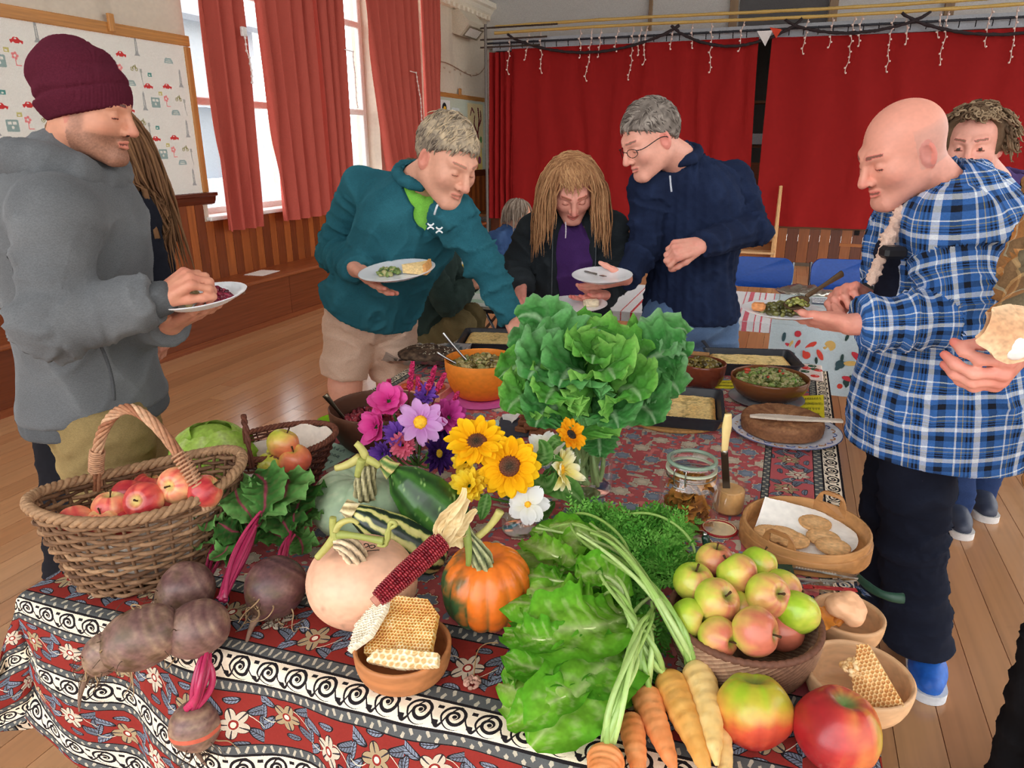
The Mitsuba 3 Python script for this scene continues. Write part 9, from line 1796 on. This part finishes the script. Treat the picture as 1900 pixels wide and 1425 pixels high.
def dress(f, ex, Rh, hk, skin, topc, trc, seed, female=False, h=.012):
 j=f.J;Hh=head(j['head'], Rh, j['neck'], hk, .97, female=female, h=.0075)
 finish_body(f, [Hh]+ex, skin, f.torso(-.03)+f.arm('R', -.01)+f.arm('L', -.01)+f.leg('R', -.01)+f.leg('L', -.01), h=.018)
 garment(f, 'jacket', f.torso(.022, .02)+f.arm('R', .022, True)+f.arm('L', .022, True), 'cloth', topc, .06, [(j['pelvis']-[0, 0, .12], (0, 0, -1.0))], h=h, amp=.009, seed=seed)
 garment(f, 'trousers', [('ell', j['pelvis']-[0, 0, .02], np.array([.17, .14, .13]), f.R)]+f.leg('R', .026, low=.06)+f.leg('L', .026, low=.06), 'cloth', trc, .05, h=h, amp=.009, seed=seed+1)
 fw=f.R[:, 1]
 for q in 'RL':shoe(f, j['an'+q]*[1, 1, 0]-fw*.07, j['an'+q]*[1, 1, 0]+fw*.18, row((44, 40, 40)), row((120, 116, 112)), h=.010)
D=3.75;pv=PD(800, 590, D);f, ex=seated('person in a dark green jacket and khaki trousers sitting behind the man in teal', PD(772, 345, D+.1), PD(782, 415, D+.05), PD(795, 490, D), pv, PD(770, 455, D-.18), PD(815, 448, D+.2), PD(830, 560, D-.22), PD(872, 532, D-.12), PD(850, 530, D+.2), PD(885, 522, D+.15), PD(850, 605, D-.12), PD(872, 590, D+.15), RIGHT-AHEAD*.15, 1.0, None, None, None)
for q in 'RL':f.J['kn'+q][2]=max(f.J['kn'+q][2], .50)
dress(f, ex, headR(RIGHT-[0, 0, .3]), 1.0, SK1((120, 90, 80), (110, 84, 64)), row((28, 40, 38), (46, 62, 58), (62, 80, 74)), row((70, 60, 38), (102, 90, 60), (126, 112, 80)), 31)
short_hair(f, f.J['head'], headR(RIGHT-[0, 0, .3]), 1.0, .97, row((80, 66, 52), (120, 104, 86)), 8, h=.006)
D=4.75;f, ex=seated('person with a purple sleeve sitting at the far table beyond the green jacket', PD(806, 360, D), PD(806, 412, D), PD(808, 470, D), PD(806, 570, D), PD(832, 440, D-.15), PD(785, 440, D+.15), PD(842, 500, D-.22), PD(868, 508, D-.32), PD(790, 500, D+.1), PD(830, 510, D-.1), PD(830, 590, D-.4), PD(790, 590, D-.35), -AHEAD+RIGHT*.5, .95, None, None, None)
for q in 'RL':f.J['kn'+q][2]=max(f.J['kn'+q][2], .48)
dress(f, ex, headR(-AHEAD+RIGHT*.5), .98, SK1((120, 90, 80), (110, 84, 64)), row((62, 24, 66), (92, 40, 96)), row((40, 40, 48), (56, 56, 64)), 33, True, .014)
short_hair(f, f.J['head'], headR(-AHEAD+RIGHT*.5), .98, .97, row((90, 70, 54), (130, 108, 86)), 10, h=.007)
D=5.6;f, ex=seated('grey-haired person in a denim jacket sitting at the far table', PD(963, 400, D), PD(948, 432, D+.02), PD(940, 468, D), PD(936, 560, D), PD(920, 448, D-.18), PD(958, 446, D+.2), PD(918, 500, D-.24), PD(930, 512, D-.42), PD(975, 500, D+.15), PD(985, 505, D-.1), PD(945, 560, D-.45), PD(985, 560, D-.4), -AHEAD*.6+RIGHT*.8, .92, None, None, None)
for q in 'RL':f.J['kn'+q][2]=max(f.J['kn'+q][2], .48)
dress(f, ex, headR(RIGHT*.9-AHEAD*.3-[0, 0, .2]), .98, SK1((120, 90, 80), (110, 84, 64)), row((30, 50, 88), (52, 78, 120), (80, 106, 146)), row((40, 46, 60), (56, 62, 76)), 35, True, .013)
long_hair(f, f.J['head'], headR(RIGHT*.9-AHEAD*.3-[0, 0, .2]), .98, row((96, 80, 68), (140, 124, 110), (170, 156, 142)), 200, .15, 9, fringe=False, r=.007, rough=1.2)
# ================================================================== tables and chairs further back
def far_table(label, cloth_label, cx, cy, lx, ly, rot, cl_rw, drop=(0.0, 0.0), cloth=True):
 t=thing('folding_table', label, 'table');R=rz(rot);o=np.array([cx, cy, 0])
 part(t, 'top', rbox([lx, ly, .03], .006, o+[0, 0, .72], R), 'satin', row((196, 186, 170)), smooth=False);part(t, 'edge', rbox([lx+.006, ly+.006, .022], .004, o+[0, 0, .715], R), 'satin', row((30, 30, 34)), smooth=False)
 for sx in(-1, 1):
  for sy in(-1, 1):p_=R@np.array([sx*(lx/2-.12), sy*(ly/2-.07), 0])+o;part(t, 'leg', tube([p_+[0, 0, .70], p_], .016, 8), 'satin', row((120, 110, 104)))
  a_, b_=(R@np.array([sx*(lx/2-.12), s_*(ly/2-.07), .16])+o for s_ in(-1, 1));part(t, 'brace', tube([a_, b_], .012, 6), 'satin', row((120, 110, 104)))
 return t, o, R
q1, q2=PZ(1385, 597, .742), PZ(1480, 601, .742)
T2, o2, Rr2=far_table('folding table under the white striped cloth in front of the blue chairs', '', .15, 4.15, 2.5, .76, 0.0, None)
xw=o2[0]
CLW=row((228, 228, 230));c2_=thing('tablecloth', 'white tablecloth with red stripes on the table in front of the blue chairs', 'tablecloth')
part(c2_, 'cloth', cat(rbox([1.55, .80, .004], .001, o2+[-.45, 0, .739]), rbox([1.55, .004, .05], .001, o2+[-.45, -.40, .714])), 'cloth', CLW, smooth=False)
for px, w_, col in((1392, .024, (212, 110, 124)), (1408, .005, (212, 110, 124)), (1419, .008, (212, 110, 124)), (1436, .006, (216, 130, 140)), (1446, .006, (150, 150, 150)), (1380, .006, (206, 130, 140)), (1190, .012, (206, 84, 90)), (1215, .008, (206, 84, 90)), (1170, .006, (206, 120, 120)), (1240, .006, (206, 120, 120))):
 x=PZ(px, 560, .742)[0];
 if abs(x-o2[0]+.45)<.76:part(c2_, 'stripe', cat(box([w_, .798, .001], [x, o2[1], .7418]), box([w_, .001, .05], [x, o2[1]-.4025, .714])), 'cloth', row(col), smooth=False)
x=PZ(1560, 570, .742)[0];f2=thing('tablecloth', 'pale floral tablecloth hanging from the right end of the striped table', 'tablecloth')
V=[];us_=np.linspace(0, 1, 30);
xa_, xb_=PZ(1432, 592, .742)[0], PZ(1590, 592, .742)[0]+.25
prof_=[(.40, .742), (0, .742), (-.40, .743), (-.408, .735), (-.42, .62), (-.425, .50), (-.43, .42)]
Vg=np.array([[[xa_+(xb_-xa_)*u_, o2[1]+yy+(.018*math.sin(u_*15)*(.743-zz)/.3 if zz<.74 else 0), zz+(.02*math.sin(u_*9)if zz<.45 else 0)]for u_ in us_]for yy, zz in prof_])
part(f2, 'cloth', (Vg.reshape(-1, 3), grid_faces(len(prof_), 30)), 'cloth', row((186, 200, 204)), .5)
g_=np.random.default_rng(3)
for k in range(46):
 u_, zz=g_.random(), .45+.27*g_.random();xx=xa_+(xb_-xa_)*u_;r_=.012+.016*g_.random();yy=o2[1]-.424+.018*math.sin(u_*15)*(.743-zz)/.3-(.0 if zz<.62 else-.012)-.004
 sh=sg.Point(0, 0).buffer(r_, 5)if k%3==0 else af.rotate(af.scale(sg.Point(0, 0).buffer(r_, 5), 1.3, .5), g_.random()*180);V_, F_2=extrude(sh, .002);part(f2, 'printed_leaf' if k%3 else 'printed_flower', (np.stack([xx+V_[:, 0], yy-V_[:, 2], zz+V_[:, 1]], 1), F_2), 'cloth', row([(206, 74, 62), (50, 70, 66), (206, 170, 100), (60, 84, 90), (190, 60, 70)][k%5]), smooth=False)
fo2=thing('foil_dish', 'crumpled pale foil wrapping on the striped table behind the wooden spoon', 'foil');q=PZ(1490, 540, .75);V, Fc=disp(ball(1, q, 4, [.16, .12, .03]), .02, 22, 3);part(fo2, 'foil', (V, Fc), 'steel', row((206, 202, 190)), .5, smooth=False)
nb=thing('striped_cloth', 'small grey and white striped cloth on the striped table behind the wooden spoon', 'cloth');q=PZ(1545, 560, .745)
for k in range(8):part(nb, 'stripe', box([.22, .022, .004], q+[0, .022*(k-4), .003]), 'cloth', row((226, 228, 230))if k%2 else row((110, 116, 130)), smooth=False)
T3, o3, R3_=far_table('folding table with a pale green cloth where the seated people eat', '', -1.53, 4.2, .66, 1.2, 0.0, None)
c3_=thing('tablecloth', 'pale green and white cloth on the table where people sit', 'tablecloth');part(c3_, 'cloth', rbox([.66, 1.2, .004], .001, o3+[0, 0, .739], R3_), 'cloth', row((200, 210, 204)), smooth=False)
for k in range(5):part(c3_, 'stripe', box([.65, .08, .001], o3+R3_@np.array([0, -.48+.24*k, 0])+[0, 0, .7418], R3_), 'cloth', row((166, 196, 176)), smooth=False)
for k, (px, py, lb)in enumerate(((884, 527, 'small white plate in front of the person with the purple sleeve'), (972, 526, 'small white plate in front of the person in denim'))):plate(lb, PZ(px, py, .742), .10, row((222, 224, 226)), .014, z=.742)
t=thing('cup', 'small white cup with a yellow mark held at the far table', 'cup');q=PD(860, 492, 4.36);part(t, 'body', lathe([[0.0001, 0], [.03, 0], [.036, .08], [.033, .08], [.028, .004], [0.0001, .004]], 20, q-[0, 0, .04]), 'gloss', row((226, 224, 220)));part(t, 'mark', box([.03, .004, .02], q-AHEAD*.034, frame(AHEAD, RIGHT)@rx(1.57)), 'matte', row((206, 170, 60)), smooth=False)
def blue_chair(label, px, py, D, face):
 t=thing('folding_chair', label, 'chair', None);o=PD(px, py, D);o=np.array([o[0], o[1], 0]);f_=unit(face);x=np.cross(f_, [0, 0, 1]);R=np.stack([x, f_, [0, 0, 1]], 1);BL2=row((24, 62, 140), (36, 84, 170));LG2=row((110, 112, 116))
 W=lambda*p:R@np.array(p)+o
 bk_=np.array([[-.20, .03, .62], [-.20, .0, .78]]);s=np.linspace(-1, 1, 17)
 ol=sg.box(-.21, 0, .21, .21).buffer(-.07).buffer(.07, 6);V, Fc=extrude(ol, .022);V=np.stack([V[:, 0], -.17-V[:, 2]+.05*(V[:, 0]/.2)**2*1-.12*(V[:, 1]-.0), V[:, 1]+.62], 1);part(t, 'backrest', (xf(V, R, o), Fc), 'satin', BL2, .6, smooth=35)
 part(t, 'seat', rbox([.40, .38, .03], .012, W(0, .06, .44), R), 'satin', BL2, .5, smooth=False)
 for s_ in(-1, 1):
  part(t, 'leg', tube([W(s_*.205, -.20, .80), W(s_*.205, -.10, .46), W(s_*.205, .22, 0)], .011, 7), 'steel', LG2);part(t, 'leg', tube([W(s_*.19, .16, .44), W(s_*.19, -.24, 0)], .011, 7), 'steel', LG2)
 part(t, 'crossbar', tube([W(-.19, -.20, .06), W(.19, -.20, .06)], .009, 6), 'steel', LG2);part(t, 'crossbar', tube([W(-.205, .17, .09), W(.205, .17, .09)], .009, 6), 'steel', LG2)
blue_chair('blue folding chair behind the striped table, right of the man in the navy jumper', 1412, 520, 4.95, -AHEAD*.9-RIGHT*.3)
blue_chair('blue folding chair behind the striped table, left of the bald man', 1570, 528, 4.85, -AHEAD*.95-RIGHT*.2)
for lb, fx, D_, fc in(('dark folding chair under the person in the green jacket', 798, 3.75, RIGHT), ('folding chair under the person with the purple sleeve', 806, 4.75, -AHEAD+RIGHT*.5), ('folding chair under the person in the denim jacket', 936, 5.6, -AHEAD*.6+RIGHT*.8)):blue_chair(lb, fx, 560, D_+.0, fc)
TABLE[0]=mi.Color3f(np.array(ROWS, np.float32).reshape(-1, 3).T)
